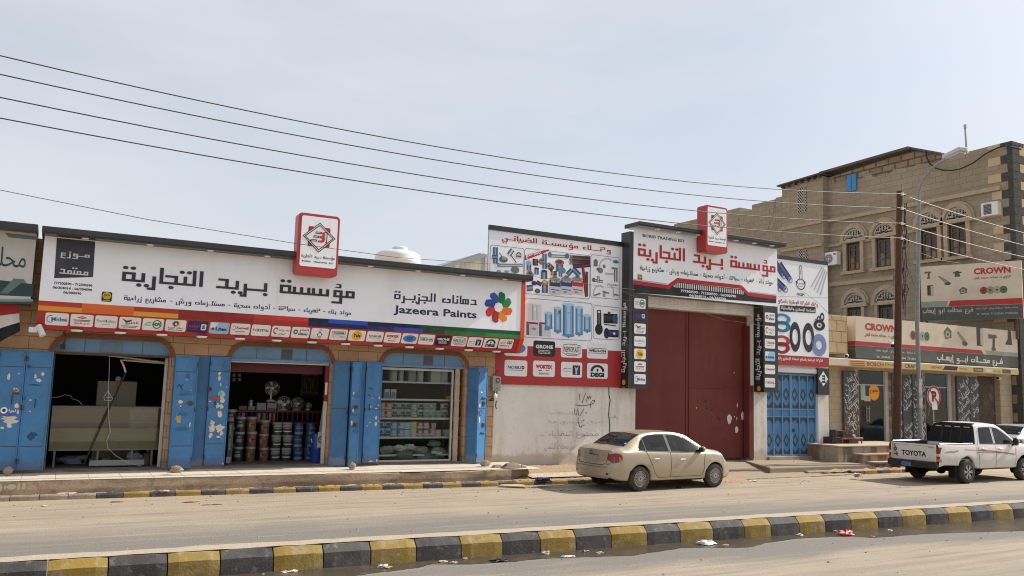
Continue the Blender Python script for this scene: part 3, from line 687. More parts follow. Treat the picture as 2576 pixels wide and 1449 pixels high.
# pair between first and second opening
zB = zoom((600, 1330), 2.542)
o, F = shutter((2.39, 20.1), (2.885, 20.1), .42, 2.935, .22, hinge=.98)
peel(o, F, [pxb(F, zB, 280, 640, 34, 22), pxb(F, zB, 282, 683, 10, 10), pxb(F, zB, 375, 870, 8, 32), pxb(F, zB, 345, 420, 10, 8), pxb(F, zB, 388, 530, 10, 5)])
peel(o, F, [pxb(F, zB, 262, 812, 44, 58)], mat('brown paper scrap', (.42, .30, .15), .9), .004)
peel(o, F, [pxb(F, zB, 378, 660, 54, 32)], mat('rust patch', (.105, .05, .032), .9, layers=((20, .4, .7, (.17, .085, .05), .8),)), .004, 'rust_patch')
peel(o, F, [pxb(F, zB, 355, 385, 26, 42)], mat('faint sticker trace', (.09, .12, .16), .8), .003)
bolt(o, F, F.px(*zB(318, 0))[0], F.px(*zB(435, 0))[0], F.px(*zB(375, 560))[1]); bolt(o, F, F.px(*zB(298, 0))[0], F.px(*zB(408, 0))[0], F.px(*zB(350, 907))[1]); bolt(o, F, F.px(*zB(330, 0))[0], F.px(*zB(412, 0))[0], F.px(*zB(370, 762))[1])
b = MB(ink((.03, .02, .05))); b.fline(F, [F.px(*zB(*q)) for q in ((245, 488), (275, 470), (280, 490), (318, 462), (285, 492), (303, 528))], .016, None, .005); b.build('graffiti', o)
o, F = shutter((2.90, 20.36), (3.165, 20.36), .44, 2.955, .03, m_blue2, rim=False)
o, F = shutter((3.175, 20.33), (3.64, 20.33), .44, 2.965, .06, hinge=.03)
peel(o, F, [pxb(F, zB, 672, 360, 22, 24), pxb(F, zB, 672, 408, 22, 30), pxb(F, zB, 683, 470, 10, 22), pxb(F, zB, 690, 560, 40, 48), pxb(F, zB, 700, 620, 32, 50), pxb(F, zB, 650, 680, 30, 34), pxb(F, zB, 690, 690, 34, 30), pxb(F, zB, 672, 760, 36, 50), pxb(F, zB, 600, 852, 32, 32), pxb(F, zB, 600, 910, 48, 48), pxb(F, zB, 672, 905, 60, 50), pxb(F, zB, 580, 980, 30, 34), pxb(F, zB, 690, 955, 26, 30), pxb(F, zB, 660, 992, 28, 12), pxb(F, zB, 742, 490, 8, 10), pxb(F, zB, 578, 637, 20, 10), pxb(F, zB, 705, 1258, 14, 16)])
b = MB(ink((.16, .42, .47))); b.fpoly(F, blob(*pxb(F, zB, 682, 560, 30, 36), 4), None, .013); b.fpoly(F, blob(*pxb(F, zB, 640, 655, 18, 30), 6), ink((.05, .25, .55)), .013); b.fround(F, *F.slope(zB(578, 592), zB(678, 618)), .012, ink((.50, .05, .05)), .014); b.build('sticker', o, 'torn teal and red sticker remains')
padlock(o, F, F.px(*zB(572, 512))[0], F.px(*zB(572, 512))[1], .045); handle(o, F, *F.px(*zB(625, 695)), h=.14)
# group between second and third opening
zC = zoom((1290, 1330), 2.54)
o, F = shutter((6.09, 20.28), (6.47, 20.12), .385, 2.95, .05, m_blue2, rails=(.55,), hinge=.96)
o, F = shutter((6.50, 20.02), (6.735, 20.0), .36, 2.955, .30, rails=(), hinge=.03)
bolt(o, F, .10, .20, F.px(*zC(280, 578))[1]); bolt(o, F, .10, .20, F.px(*zC(262, 935))[1]); padlock(o, F, .125, F.px(*zC(275, 695))[1], .048); padlock(o, F, .125, F.px(*zC(265, 872))[1], .048); bolt(o, F, .08, .17, F.px(*zC(270, 770))[1])
peel(o, F, [(.06, 2.18, .03, .06), (.07, 1.75, .025, .06), (.05, 1.45, .03, .07), (.03, 2.05, .02, .03)])
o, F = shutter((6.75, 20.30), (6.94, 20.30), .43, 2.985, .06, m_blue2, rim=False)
o, F = shutter((6.95, 20.28), (7.385, 20.28), .435, 2.98, .08, rails=(.53,), hinge=.03)
peel(o, F, [pxb(F, zC, 485, 800, 12, 30), pxb(F, zC, 480, 860, 16, 30), pxb(F, zC, 515, 600, 8, 22), pxb(F, zC, 485, 708, 22, 7), pxb(F, zC, 508, 675, 12, 8), pxb(F, zC, 432, 690, 9, 18), pxb(F, zC, 395, 880, 6, 12), pxb(F, zC, 420, 850, 14, 6), pxb(F, zC, 450, 605, 6, 8), pxb(F, zC, 490, 1228, 12, 16), pxb(F, zC, 430, 1235, 30, 12), pxb(F, zC, 512, 838, 5, 14)])
handle(o, F, *F.px(*zC(415, 725)), h=.15); b = MB(ink((.02, .03, .07))); b.fline(F, [F.px(*zC(*q)) for q in ((412, 508), (428, 500), (445, 508), (450, 520))], .02, None, .005); b.fline(F, [F.px(*zC(*q)) for q in ((405, 565), (430, 582))], .02, None, .005); b.build('graffiti', o)
# right of the third opening: a recessed leaf and one turned towards the sun
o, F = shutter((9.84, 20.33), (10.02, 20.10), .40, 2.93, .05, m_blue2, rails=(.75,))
m_blue3 = m_blue
o, F = shutter((10.03, 20.06), (10.40, 20.24), .40, 2.94, .10, m_blue, rails=(.57,), hinge=.04)
peel(o, F, [(.16, 2.27, .06, .03), (.10, 1.55, .04, .10), (.10, 1.92, .03, .09), (.30, 2.30, .02, .02)])
bolt(o, F, .18, .36, 2.13); bolt(o, F, .18, .36, 1.20); padlock(o, F, .27, 1.98, .05); padlock(o, F, .27, 1.40, .05)
b = MB(m_black); b.fline(F, [(.14 + .05 * cos(t), 1.72 + .07 * sin(t)) for t in [k * .7 for k in range(9)]], .012, None, .006); b.build('graffiti', o)

# ---------------------------------------------------------------- window frames of the openings
b = MB(m_alu); x0, x1 = OPS[0]; Yf = YW + .20
b.box(x1 - .075, x1 - .01, Yf, Yf + .06, .42, 2.88); b.box(x0 + .01, x0 + .03, Yf, Yf + .05, .42, 2.88, m_blue2)
b.build('window_frame', shop)
b = MB(m_alu); x0, x1 = OPS[2]
b.box(x1 - .26, x1 - .13, YW + .06, YW + .12, .42, 2.88, mat('old painted wood', (.45, .33, .25), .7, layers=((7, .4, .7, (.36, .25, .18), .7),)))
b.box(x0 + .02, x1 - .28, YW + .14, YW + .19, 2.80, 2.86); b.box(x0 + .02, x1 - .28, YW + .14, YW + .19, .425, .47); b.box(x1 - .33, x1 - .28, YW + .14, YW + .19, .471, 2.799)
b.build('window_frame', shop)
b = MB(mat('red door lining', (.20, .022, .028), .6)); x0, x1 = OPS[1]
b.box(x1 - .10, x1 - .004, YW + .10, YW + .16, 1.95, 2.83); b.box(x0 + .01, x1 - .11, YW + .30, YW + .34, 2.62, 2.86, mat('dark red fascia', (.09, .014, .016), .6))
b.box(x1 - .10, x1 - .015, YW + .10, YW + .16, .42, 1.949, m_alu); b.box(x0 + .01, x1 - .03, YW + .07, YW + .09, 2.845, 2.875, m_alu)
b.frect(Frame((0, YW + .10, 0)), x1 - .085, x1 - .03, 2.12, 2.42, m_white, .004)
b.build('door_frame', shop)
# ================================================================ signs
m_sheet = mat('white sign sheet', (.86, .88, .93), .42, .4, layers=((.8, .45, .75, (.74, .75, .78), .5), ((1.6, 1.6, .25), .58, .75, (.62, .58, .52), .35)))
m_trim = mat('black sign cladding', (.022, .023, .026), .35, .5, layers=((3, .5, .8, (.06, .055, .05), .5),))
m_signred = mat('red sign sheet', (.40, .030, .030), .4, .4, layers=((2, .45, .75, (.33, .03, .03), .5),))
m_orange = mat('orange red acrylic', (.66, .055, .020), .35, .5)
RED, NAVY, INKK, WHT, GRY = '#b3262a', '#23304f', '#26262e', '#e9e8e8', '#8d9096'
m_lamp = mat('lamp cover', (.80, .78, .74), .4, .4)
def bx(F, z, xl, yt, yb, xr, yr):
 a = F.px(*z(xl, yt)); c = F.px(*z(xl, yb)); d = F.px(*z(xr, yr)); return (a[0], d[0], c[1], a[1])
def inner(box, a, c, d, e): u0, u1, v0, v1 = box; return (u0 + (u1 - u0) * a, u0 + (u1 - u0) * c, v0 + (v1 - v0) * d, v0 + (v1 - v0) * e)

def flower(b, F, cu, cv, r, n=.004):
 cols = ['#e0692a', '#e8862c', '#a8282a', '#c53330', '#2c4aa0', '#2f57b4', '#1f7040', '#27844a']
 for k in range(8):
  a = radians(35 - 45 * k); ca, sa = cos(a), sin(a)
  P = [(.22, -.26), (.62, -.36), (.93, -.25), (1.0, .03), (.86, .17), (.45, .10), (.28, .10)]
  b.fpoly(F, [(cu + r * (x * ca - y * sa), cv + r * (x * sa + y * ca)) for x, y in P], ink(cols[(k + 7) % 8]), n + .0006 * (k % 2) + .0003 * (k // 4))
 b.fdisc(F, cu, cv, r * .31, ink(WHT), n + .003, 8)

def logo(b, F, kind, box, n=.004, r=None, tile=True):
 """a brand tile inside box, printed n proud of the sheet"""
 u0, u1, v0, v1 = box; W, H = u1 - u0, v1 - v0
 bgc = {'navy': '#33305f', 'grohe': '#25272f', 'litex': '#9cc4e4'}.get(kind, WHT)
 b.fround(F, u0, u1, v0, v1, r or H * .14, ink(bgc), n)
 m = n + .0025
 T = lambda s, q, c, off=0., e=0: b.ftext(F, s, inner(box, *q), ink(c), m + e, off)
 K = lambda s, q, c, e=0: b.fkufi(F, s, inner(box, *q), ink(c), m + e)
 R = lambda q, c, e=0: b.frect(F, *inner(box, *q), ink(c), m + e)
 P = lambda pts, c, e=0: b.fpoly(F, [(u0 + W * x, v0 + H * y) for x, y in pts], ink(c), m + e)
 D = lambda x, y, rx, ry, c, e=0, **k: b.fdisc(F, u0 + W * x, v0 + H * y, W * rx, ink(c), m + e, ry=H * ry, **k)
 if kind == 'midea':
  b.fdisc(F, u0 + W * .22, v0 + H * .5, W * .16, ink('#2a6fb0'), m, ry=H * .30, r0=W * .13, a0=60, a1=330); T('Midea', (.26, .94, .34, .66), '#2a6fb0', .03)
 elif kind == 'plast':
  P([(.5, .86), (.72, .72), (.5, .62), (.28, .72)], RED); K('يمن', (.42, .58, .68, .80), WHT, .001); R((.12, .88, .50, .55), INKK); R((.16, .84, .42, .46), INKK); K('إم بي بلاستيك', (.16, .84, .14, .36), RED)
 elif kind == 'royal':
  T('Royal', (.08, .44, .40, .68), GRY, .01); D(.5, .56, .035, .12, '#555560'); K('رويال', (.58, .92, .42, .70), GRY); R((.33, .68, .26, .29), GRY)
 elif kind == 'bird':
  P([(.12, .88), (.35, .70), (.62, .82), (.5, .62), (.30, .55)], '#3a3a40'); K('الخليج', (.30, .88, .36, .66), RED); R((.12, .88, .24, .28), INKK); R((.2, .8, .14, .18), INKK)
 elif kind == 'hdpo':
  D(.68, .52, .22, .38, '#3d7d55', r0=W * .17); T('HDPO', (.50, .90, .38, .66), '#2c5c44', .05, .001); K('الأولى', (.10, .40, .55, .72), '#555'[:1] + '555555'); R((.10, .40, .40, .46), '#555555')
 elif kind == 'jazeera':
  flower(b, F, u0 + W * .5, v0 + H * .66, H * .27, m); K('دهانات الجزيرة', (.14, .86, .22, .38), INKK); T('Jazeera Paints', (.14, .86, .07, .18), INKK, .04)
 elif kind == 'navy':
  K('قيلنه', (.06, .58, .40, .70), '#b5345c'); b.fround(F, *inner(box, .66, .92, .24, .76), H * .08, ink(WHT), m); T('S', (.71, .87, .33, .67), '#33305f', .05, .002); R((.15, .5, .26, .30), '#b5345c')
 elif kind == 'litex':
  P([(0.05, .97), (.45, .97), (.2, .4), (.03, .5)], '#d9ecf8'); P([(.08, .42), (.18, .58), (.28, .42), (.18, .26)], RED, .001); T('Litex', (.32, .92, .28, .58), '#243a6b', .04, .001)
 elif kind == 'kenwell':
  T('Kenwell', (.30, .92, .50, .74), RED, .03); D(.17, .60, .09, .20, RED, r0=W * .07, a0=-150, a1=150); R((.22, .76, .28, .32), INKK)
 elif kind == 'crystal':
  P([(.06, .62), (.16, .62), (.11, .42)], RED); T('CRYSTAL', (.20, .94, .40, .62), INKK, .03)
 elif kind == 'bahra':
  D(.22, .55, .14, .30, RED, r0=W * .09, a0=20, a1=300); K('بحـراه', (.40, .94, .48, .74), RED); K('كيبلات', (.40, .76, .20, .36), '#555555')
 elif kind == 'alfanar':
  D(.22, .55, .12, .22, '#3a3a58', r0=W * .06); K('الفنار', (.42, .92, .60, .84), '#3a3a58'); T('alfanar', (.38, .94, .26, .52), '#3a3a58', .03)
 elif kind == 'ncspi':
  D(.5, .40, .13, .22, INKK, r0=W * .10); R((.455, .475, .58, .90), INKK); R((.525, .545, .58, .90), INKK); R((.455, .545, .901, .93), INKK); P([(.33, .46), (.38, .44), (.38, .36), (.35, .38)], INKK); P([(.67, .46), (.62, .44), (.62, .36), (.65, .38)], INKK); T('NCSPI', (.38, .62, .06, .14), INKK, .03)
 elif kind == 'wacker':
  b.fline(F, [(u0 + W * x, v0 + H * y) for x, y in ((.12, .52), (.88, .52), (.88, .80), (.12, .80))], H * .03, ink(INKK), m, True); T('WACKER', (.17, .83, .58, .74), INKK, .04, .001); T('SILICONES', (.12, .88, .22, .42), GRY)
 elif kind == 'yale':
  b.fdisc(F, u0 + W * .5, v0 + H * .5, min(W, H) * .45, ink('#e8b81c'), m, 20); T('Yale', (.28, .72, .34, .68), INKK, .04, .001)
 elif kind == 'nobili':
  T('NOBILI', (.14, .72, .46, .64), INKK, .02); b.frect(F, *inner(box, .75, .87, .45, .65), ink(INKK), m); R((.78, .84, .52, .57), WHT, .001); R((.2, .8, .36, .39), INKK)
 elif kind == 'wortex':
  T('WORTEX', (.12, .88, .50, .76), RED, .06); R((.24, .40, .36, .41), RED); R((.58, .74, .36, .41), RED); T('MADE IN ITALY', (.28, .74, .14, .25), INKK, .02)
 elif kind == 'gs':
  D(.5, .5, .42, .34, '#3c86c8', k=24); T('GS', (.30, .70, .34, .66), '#1f4f90', .05, .001)
 elif kind == 'weldon':
  R((.06, .94, .66, .69), NAVY); R((.06, .94, .34, .37), NAVY); T('WELD-ON', (.08, .92, .42, .61), NAVY, .05)
 elif kind == 'grohe':
  T('GROHE', (.10, .90, .50, .74), WHT, .04)
  for k in range(3): b.fline(F, [(u0 + W * (.22 + .56 * i / 10), v0 + H * (.38 - .09 * k + .022 * sin(i * 1.9))) for i in range(11)], H * .028, ink(WHT), m)
 elif kind == 'nepro':
  o = [(.10, .80), (.30, .88), (.70, .88), (.90, .80), (.90, .30), (.70, .14), (.30, .14), (.10, .30)]
  b.fline(F, [(u0 + W * x, v0 + H * y) for x, y in o], H * .04, ink('#3e5f56'), m, True); T('NEPROPLAST', (.14, .86, .36, .72), '#34454b', .01, .001); R((.25, .75, .22, .27), '#3e5f56')
 elif kind == 'yemeni':
  b.fround(F, *inner(box, .54, .90, .18, .80), H * .02, ink('#332f4a'), m); P([(.62, .74), (.72, .60), (.82, .74), (.76, .46), (.76, .22), (.68, .22), (.68, .46)], '#c9c6d2', .001); K('البناء اليمني', (.10, .46, .48, .62), INKK); R((.12, .46, .38, .42), GRY)
 elif kind == 'degi':
  b.fdisc(F, u0 + W * .5, v0 + H * .46, W * .34, ink(INKK), m, 14, ry=H * .44, r0=W * .22, a0=0, a1=180); T('DEGI', (.17, .83, .10, .40), INKK, .07, .001); D(.5, .56, .05, .10, INKK, k=8)
 elif kind == 'arnon':
  K('أرنون', (.12, .46, .50, .74), '#555058'); T('ARNON', (.08, .60, .22, .40), '#555058', .01); b.fdisc(F, u0 + W * .66, v0 + H * .66, W * .09, ink('#3a353c'), m, 12, ry=H * .16, r0=W * .05); b.fdisc(F, u0 + W * .84, v0 + H * .66, W * .09, ink('#3a353c'), m, 12, ry=H * .16, r0=W * .05); R((.735, .765, .16, .62), '#3a353c')
 elif kind == 'legrand':
  b.fline(F, [(u0 + W * x, v0 + H * y) for x, y in ((.10, .42), (.24, .42), (.24, .62), (.10, .62))], H * .05, ink('#9b2440'), m, True); T('legrand', (.30, .94, .34, .66), '#9b2440', .03)

def badge(b, F, box, n=.004):
 b.fround(F, *box, (box[3] - box[2]) * .16, ink('#2b2722'), n); u0, u1, v0, v1 = box
 b.fdisc(F, (u0 + u1) / 2, v0 + (v1 - v0) * .60, (u1 - u0) * .42, ink('#c8a326'), n + .002, ry=(v1 - v0) * .38); b.fkufi(F, 'عكاز', inner(box, .2, .8, .52, .78), ink('#2b2722'), n + .004); b.frect(F, *inner(box, .15, .85, .07, .15), ink('#c8a326'), n + .002)

NAME = 'مؤسسة بـريد التجارية'; TAGL = 'مواد بناء - كهرباء - سباكة - أدوات صحية - مستلـزمات ورش - مشاريع زراعية'
z1, z2 = zoom((0, 800), 2.415), zoom((1000, 800), 2.337)
# ---------------------------------------------------------------- the long sign over the shops
YS = 19.7; F = Frame((0, YS, 0))
u0 = F.px(*z1(425, 325))[0]; u1 = F.px(*z2(2460, 725))[0] + .01; CD = .36; zt = atY(*z2(2505, 712), YS - CD).z; ztc = atY(*z2(2505, 662), YS - CD).z; zb0 = F.px(*z1(380, 925))[1]; zb1 = zb0 - .205
SL = .22; hs = zb1 - atY(*z1(345, 1195), YS + SL).z                                       # logo strip leans back towards the wall
zs = zb1 - hs
sign = thing('shop_sign', 'long white shop sign with large dark Arabic letters over the three blue shutter openings', 'shop sign', (5.5, YS, zs))
b = MB(m_sheet); b.frect(F, u0, u1, zb0, zt, None, 0); b.build('face', sign)
b = MB(m_trim); b.box(u0 + .01, u1 - .01, YS + .012, YW - .012, zb1 + .02, zt - .03); b.prism([(u0 + .02, YS + .02, zb1), (u0 + .02, YS + SL, zs + .01), (u0 + .02, YW - .012, zs + .01), (u0 + .02, YW - .012, zb1)], (u1 - u0 - .04, 0, 0)); b.build('box', sign)
b = MB(); h2 = (zb0 - zb1) / 2
def seg(z, xa, xb): return F.px(*z(xa, 1000))[0], F.px(*z(xb, 1000))[0]
top = [(z1, 300, 780, '#b8342a'), (z1, 780, 1275, '#d9692a'), (z1, 1275, 1700, '#b03525'), (z1, 1700, 2240, '#8c2723'), (z1, 2240, 2415, '#a02c26'), (z2, 0, 220, '#bb3a2c'), (z2, 220, 505, '#cf382f'), (z2, 505, 690, '#1c2140'), (z2, 690, 1050, '#2a52b8'), (z2, 1050, 1560, '#1c1f3c'), (z2, 1560, 1760, '#1f4a2e'), (z2, 1760, 2500, '#175031')]
bot = [(z1, 300, 780, '#dc9230'), (z1, 780, 1275, '#d6652a'), (z1, 1275, 1700, '#d99c33'), (z1, 1700, 2415, '#8c2723'), (z2, 0, 505, '#a8312a'), (z2, 505, 1050, '#20264e'), (z2, 1050, 1300, '#1f2f70'), (z2, 1300, 1560, '#2a4aa8'), (z2, 1560, 1760, '#1f4028'), (z2, 1760, 2140, '#1c6a35'), (z2, 2140, 2500, '#2b8440')]
for lst, va, vb in ((top, zb0 - h2, zb0), (bot, zb1, zb0 - h2)):
 for z, xa, xb, c in lst:
  a, d = seg(z, xa, xb); a, d = max(a, u0), min(d, u1)
  if d > a: b.frect(F, a, d, va, vb, ink(c), .001)
b.build('colour_band', sign)
FS = Frame((0, YS, zb1), (1, 0, 0), (0, -SL, hs)); LH = sqrt(SL * SL + hs * hs)
b = MB(m_signred); b.frect(FS, u0, u1, -LH, 0, None, 0); b.frect(FS, u0, u1, -LH - .02, -LH, m_trim, 0); b.build('logo_strip', sign)
kinds = 'midea plast royal bird hdpo jazeera navy litex kenwell crystal bahra alfanar ncspi wacker yale nobili wortex gs weldon grohe nepro yemeni degi arnon'.split()
ua = FS.px(*z1(430, 1095))[0]; ub = FS.px(*z2(2385, 1285))[0]; pit = (ub - ua) / (24 - .075); va = FS.px(*z1(430, 1155))[1]; vb = FS.px(*z1(435, 1037))[1]
for i, k in enumerate(kinds):
 b = MB(); logo(b, FS, k, (ua + i * pit, ua + (i + .925) * pit, va, vb), .004); b.build('logo_tile', sign)
b = MB(ink('#31353f'))
al = F.px(*z1(1570, 618))[1]; lo = F.px(*z1(1570, 835))[1]
b.fkufi(F, NAME, (F.px(*z1(1160, 700))[0], F.px(*z2(928, 800))[0], lo, al), None, .012); b.build('lettering', sign)
b = MB(ink(NAVY)); b.fkufi(F, TAGL, (F.px(*z1(1180, 890))[0], F.px(*z2(893, 1000))[0], F.px(*z1(1345, 950))[1], F.px(*z1(1345, 876))[1]), None, .004); b.build('tagline', sign)
b = MB(ink('#3b3d45')); q = [F.px(*z1(*p)) for p in ((540, 335), (905, 372), (885, 703), (515, 713))]; q = [(q[0][0], zt - .02), (q[1][0], zt - .02), (q[2][0] , q[2][1]), (q[3][0], q[3][1])]
b.fpoly(F, q, None, .004); b.fkufi(F, 'مـوزع', bx(F, z1, 582, 452, 522, 853, 500), ink('#c9cbd0'), .007); b.fkufi(F, 'معتمد', bx(F, z1, 570, 600, 668, 842, 640), ink('#c9cbd0'), .007); b.build('dealer_block', sign)
b = MB(ink(INKK))
for s, q in (('777300590 - 712300590', (512, 745, 770, 878, 782)), ('06/304014 - 06/304590', (502, 787, 812, 876, 824)), ('06/300590', (603, 836, 860, 775, 855))): b.ftext(F, s, bx(F, z1, *q), None, .004, .03)
b.build('phone_numbers', sign)
b = MB(); badge(b, F, bx(F, z1, 970, 840, 934, 1065, 890)); b.build('badge', sign)
b = MB(ink(INKK)); b.fkufi(F, 'دهانات الجزيـرة', bx(F, z2, 1293, 800, 915, 2053, 900), ink(NAVY), .004); b.ftext(F, 'Jazeera Paints', bx(F, z2, 1287, 938, 1030, 2048, 1060), ink(NAVY), .004, .025)
c = F.px(*z2(2250, 958)); c2 = F.px(*z2(2250, 810)); flower(b, F, c[0], c[1], (c2[1] - c[1]) * 1.0, .004); b.build('paint_logo', sign)
b = MB(m_orange); b.box(u1 + .001, u1 + .125, YS - .012, YS + .3, zb1, zt - .01); b.prism([(u1 + .001, YS - .012, zb1), (u1 + .001, YS + SL - .012, zs - .01), (u1 + .001, YS + SL + .2, zs - .01), (u1 + .001, YS + .3, zb1)], (.124, 0, 0)); b.build('side_panel', sign)
b = MB(m_trim)
b.box(u0 - .05, u1 + .15, YS - CD, YW - .01, zt, ztc); b.box(u0 - .055, u1 + .155, YS - CD - .02, YS - CD - .001, zt + .03, ztc + .006)
b.build('canopy', sign, bevel=.008, seg=1)
for i in range(9):
 b = MB(m_lamp); x = u0 + .75 + i * (u1 - u0 - 1.0) / 8.3; b.lathe([(0, -.016), (.06, -.016), (.075, 0)], (x, YS - .2, zt), 12); b.build('lamp', sign)
for i in range(13):
 x = u0 + .75 + i * (u1 - u0 - 1.2) / 12.2; b = MB(m_lamp); b.lathe([(0, -.045), (.10, -.04), (.12, -.012), (.12, 0)], (x, YS + SL - .03, zs + .02), 14); b.build('lamp', sign)

# ---------------------------------------------------------------- red emblem boxes on the canopies
m_emb = mat('red emblem box', (.42, .030, .026), .35, .5)
def emblem(X0, X1, Z0, Z1, Y0, D, label):
 t = thing('emblem_sign', label, 'emblem sign', ((X0 + X1) / 2, Y0, Z0), 'red emblem boxes')
 W, H = X1 - X0, Z1 - Z0; F = Frame((0, Y0, 0)); r = W * .09; pts = []
 for cx, cy, a0 in ((X1 - r, Z1 - r, 0), (X0 + r, Z1 - r, 90), (X0 + r, Z0 + r, 180), (X1 - r, Z0 + r, 270)): pts += [(cx + r * cos(radians(a0 + 90 * i / 5)), Y0, cy + r * sin(radians(a0 + 90 * i / 5))) for i in range(6)]
 b = MB(m_emb); b.prism(pts, (0, D, 0)); b.build('case', t, bevel=.012)
 bb = (X0 + W * .075, X1 - W * .055, Z0 + H * .135, Z1 - H * .045)
 b = MB(m_sheet); b.fround(F, *bb, W * .05, None, .004); b.build('face', t)
 Q = lambda x, y: (bb[0] + (bb[1] - bb[0]) * x, bb[2] + (bb[3] - bb[2]) * y)
 b = MB()
 b.fround(F, *Q(.2, .37), .0, ink(RED)) if False else b.fround(F, Q(.19, 0)[0], Q(.80, 0)[0], Q(0, .40)[1], Q(0, .80)[1], W * .03, ink(RED), .006)
 b.fpoly(F, [Q(.5, .88), Q(.94, .60), Q(.5, .30), Q(.06, .60)], ink(WHT), .008)
 b.fline(F, [Q(.5, .88), Q(.94, .60), Q(.5, .30), Q(.06, .60)], W * .018, ink(INKK), .010, True); b.fline(F, [Q(.5, .835), Q(.885, .597), Q(.5, .345), Q(.115, .597)], W * .022, ink('#5a2528'), .010, True)
 for k, (xa, xb, y) in enumerate(((.38, .56, .685), (.33, .50, .605), (.25, .44, .525))):
  b.fpoly(F, [Q(xa, y - .022), Q(xb - .01, y - .022), Q(xb + .01, y + .022), Q(xa + .02, y + .022)], ink(INKK), .010); b.frect(F, Q(xa + .03, 0)[0], Q(xb - .03, 0)[0], Q(0, y - .005)[1], Q(0, y + .006)[1], ink(WHT), .012)
 b.fpoly(F, [Q(.58, .70), Q(.64, .705), Q(.655, .66), Q(.645, .62), Q(.665, .58), Q(.65, .52), Q(.59, .495), Q(.46, .495), Q(.48, .535), Q(.56, .54), Q(.585, .57), Q(.50, .58), Q(.515, .625), Q(.575, .63), Q(.58, .665), Q(.555, .67)], ink('#c43a2a'), .010)
 b.fline(F, [Q(.63, .703), Q(.71, .703), Q(.71, .50), Q(.67, .50)], W * .022, ink(INKK), .011)
 b.build('emblem', t)
 b = MB(ink(INKK)); b.fkufi(F, NAME, (*[Q(x, 0)[0] for x in (.04, .96)], Q(0, .155)[1], Q(0, .24)[1]), None, .006); b.ftext(F, 'BORID  TRADING  EST', (*[Q(x, 0)[0] for x in (.06, .94)], Q(0, .085)[1], Q(0, .118)[1]), None, .006, .03); b.build('lettering', t)
 return t
zE = zoom((1080, 800), 4.528)
FE = Frame((0, 19.24, 0)); a = FE.px(*zE(445, 155)); c = FE.px(*zE(1180, 250)); d = FE.px(*zE(410, 1260))
emblem(a[0], c[0], d[1], a[1], 19.24, .33, 'red framed emblem box with a diamond logo standing on the long shop sign')

# ---------------------------------------------------------------- large product poster on the white wall
z5 = zoom((1900, 850), 2.07); YP = 20.53; F = Frame((0, YP, 0))
tl, br = F.px(*z5(55, 112)), F.px(*z5(1138, 1400)); pu0, pu1, pv0, pv1 = tl[0], br[0], br[1], tl[1]
po = thing('poster_board', 'large product poster of pipes, heaters and taps fixed on the white wall', 'poster', (13, YP, pv0))
b = MB(m_sheet); b.frect(F, pu0, pu1, pv0, pv1, None, 0); b.box(pu0, pu1, YP + .004, YP + .06, pv0, pv1, m_steel); b.build('sheet', po)
vt = F.px(*z5(55, 72))[1]; b = MB(m_trim); b.box(pu0 - .01, pu1 + .01, YP - .03, YP + .06, pv1 + .001, vt); b.build('top_rail', po)
b = MB(m_signred); rv = F.px(*z5(1138, 1103))[1]; b.frect(F, pu0, pu1, pv0, rv, None, .002); b.build('red_band', po)
b = MB(ink(RED)); b.fkufi(F, 'وكــلاء مؤسسـة الضيانـي', bx(F, z5, 160, 148, 222, 1045, 260), None, .004); b.build('lettering', po)
b = MB(ink('#6a6c74'))
for q in ((65, 235, 480, 340, 250), (346, 262, 632, 878, 310), (884, 315, 662, 1120, 340), (346, 668, 988, 893, 712), (906, 730, 1000, 1118, 745)):
 a = bx(F, z5, *q); b.fline(F, [(a[0] + .05, a[3]), (a[1] - .05, a[3]), (a[1], a[3] - .05), (a[1], a[2] + .05), (a[1] - .05, a[2]), (a[0] + .05, a[2]), (a[0], a[2] + .05), (a[0], a[3] - .05)], .014, None, .003, True)
b.build('panel_outline', po)
def shape(b, pts, c, n=.004, z=z5): b.fpx(F, [z(*p) for p in pts], ink(c), n)
def pline(b, pts, wd, c, n=.004, z=z5): b.fline(F, [F.px(*z(*p)) for p in pts], wd, ink(c), n)
def pdisc(b, x, y, rx, ry, c, n=.004, r0=0, z=z5, k=14):
 u, v = F.px(*z(x, y)); ru = abs(F.px(*z(x + rx, y))[0] - u); rw = abs(F.px(*z(x, y + ry))[1] - v); b.fdisc(F, u, v, ru, ink(c), n, k, ry=rw, r0=r0 * ru)
def pipe(b, x0, y0, x1, y1, wpx, cols, n=.004, z=z5):
 """printed pipe: bands of tone along its length"""
 u0, v0 = F.px(*z(x0, y0)); u1, v1 = F.px(*z(x1, y1)); w0 = abs(F.px(*z(x0, y0 + wpx))[1] - v0); d = Vector((u1 - u0, v1 - v0)).normalized(); nn = Vector((-d.y, d.x)); k = len(cols)
 for i, c in enumerate(cols):
  a = nn * w0 * (i / k - .5); e = nn * w0 * ((i + 1) / k - .5)
  b.fpoly(F, [(u0 + a.x, v0 + a.y), (u1 + a.x, v1 + a.y), (u1 + e.x, v1 + e.y), (u0 + e.x, v0 + e.y)], ink(c), n)
b = MB()
BL = ['#39506c', '#56789c', '#86a6c4', '#4a688a', '#30445c']; CH = ['#4a4d52', '#a9adb2', '#d9dbdd', '#85898f', '#3f4247']; DK = ['#1c1c20', '#3a3a40', '#55555c', '#26262a']
pipe(b, 105, 255, 105, 390, 42, BL); pipe(b, 78, 335, 120, 335, 32, BL, .005)
pdisc(b, 170, 355, 36, 26, '#5d6166'); pdisc(b, 176, 345, 20, 14, '#9a9ea4', .006); pline(b, [(135, 300), (165, 340)], .03, '#7a7e84', .007); pipe(b, 215, 320, 245, 275, 40, CH); pline(b, [(235, 325), (275, 382)], .03, '#3a3c40')
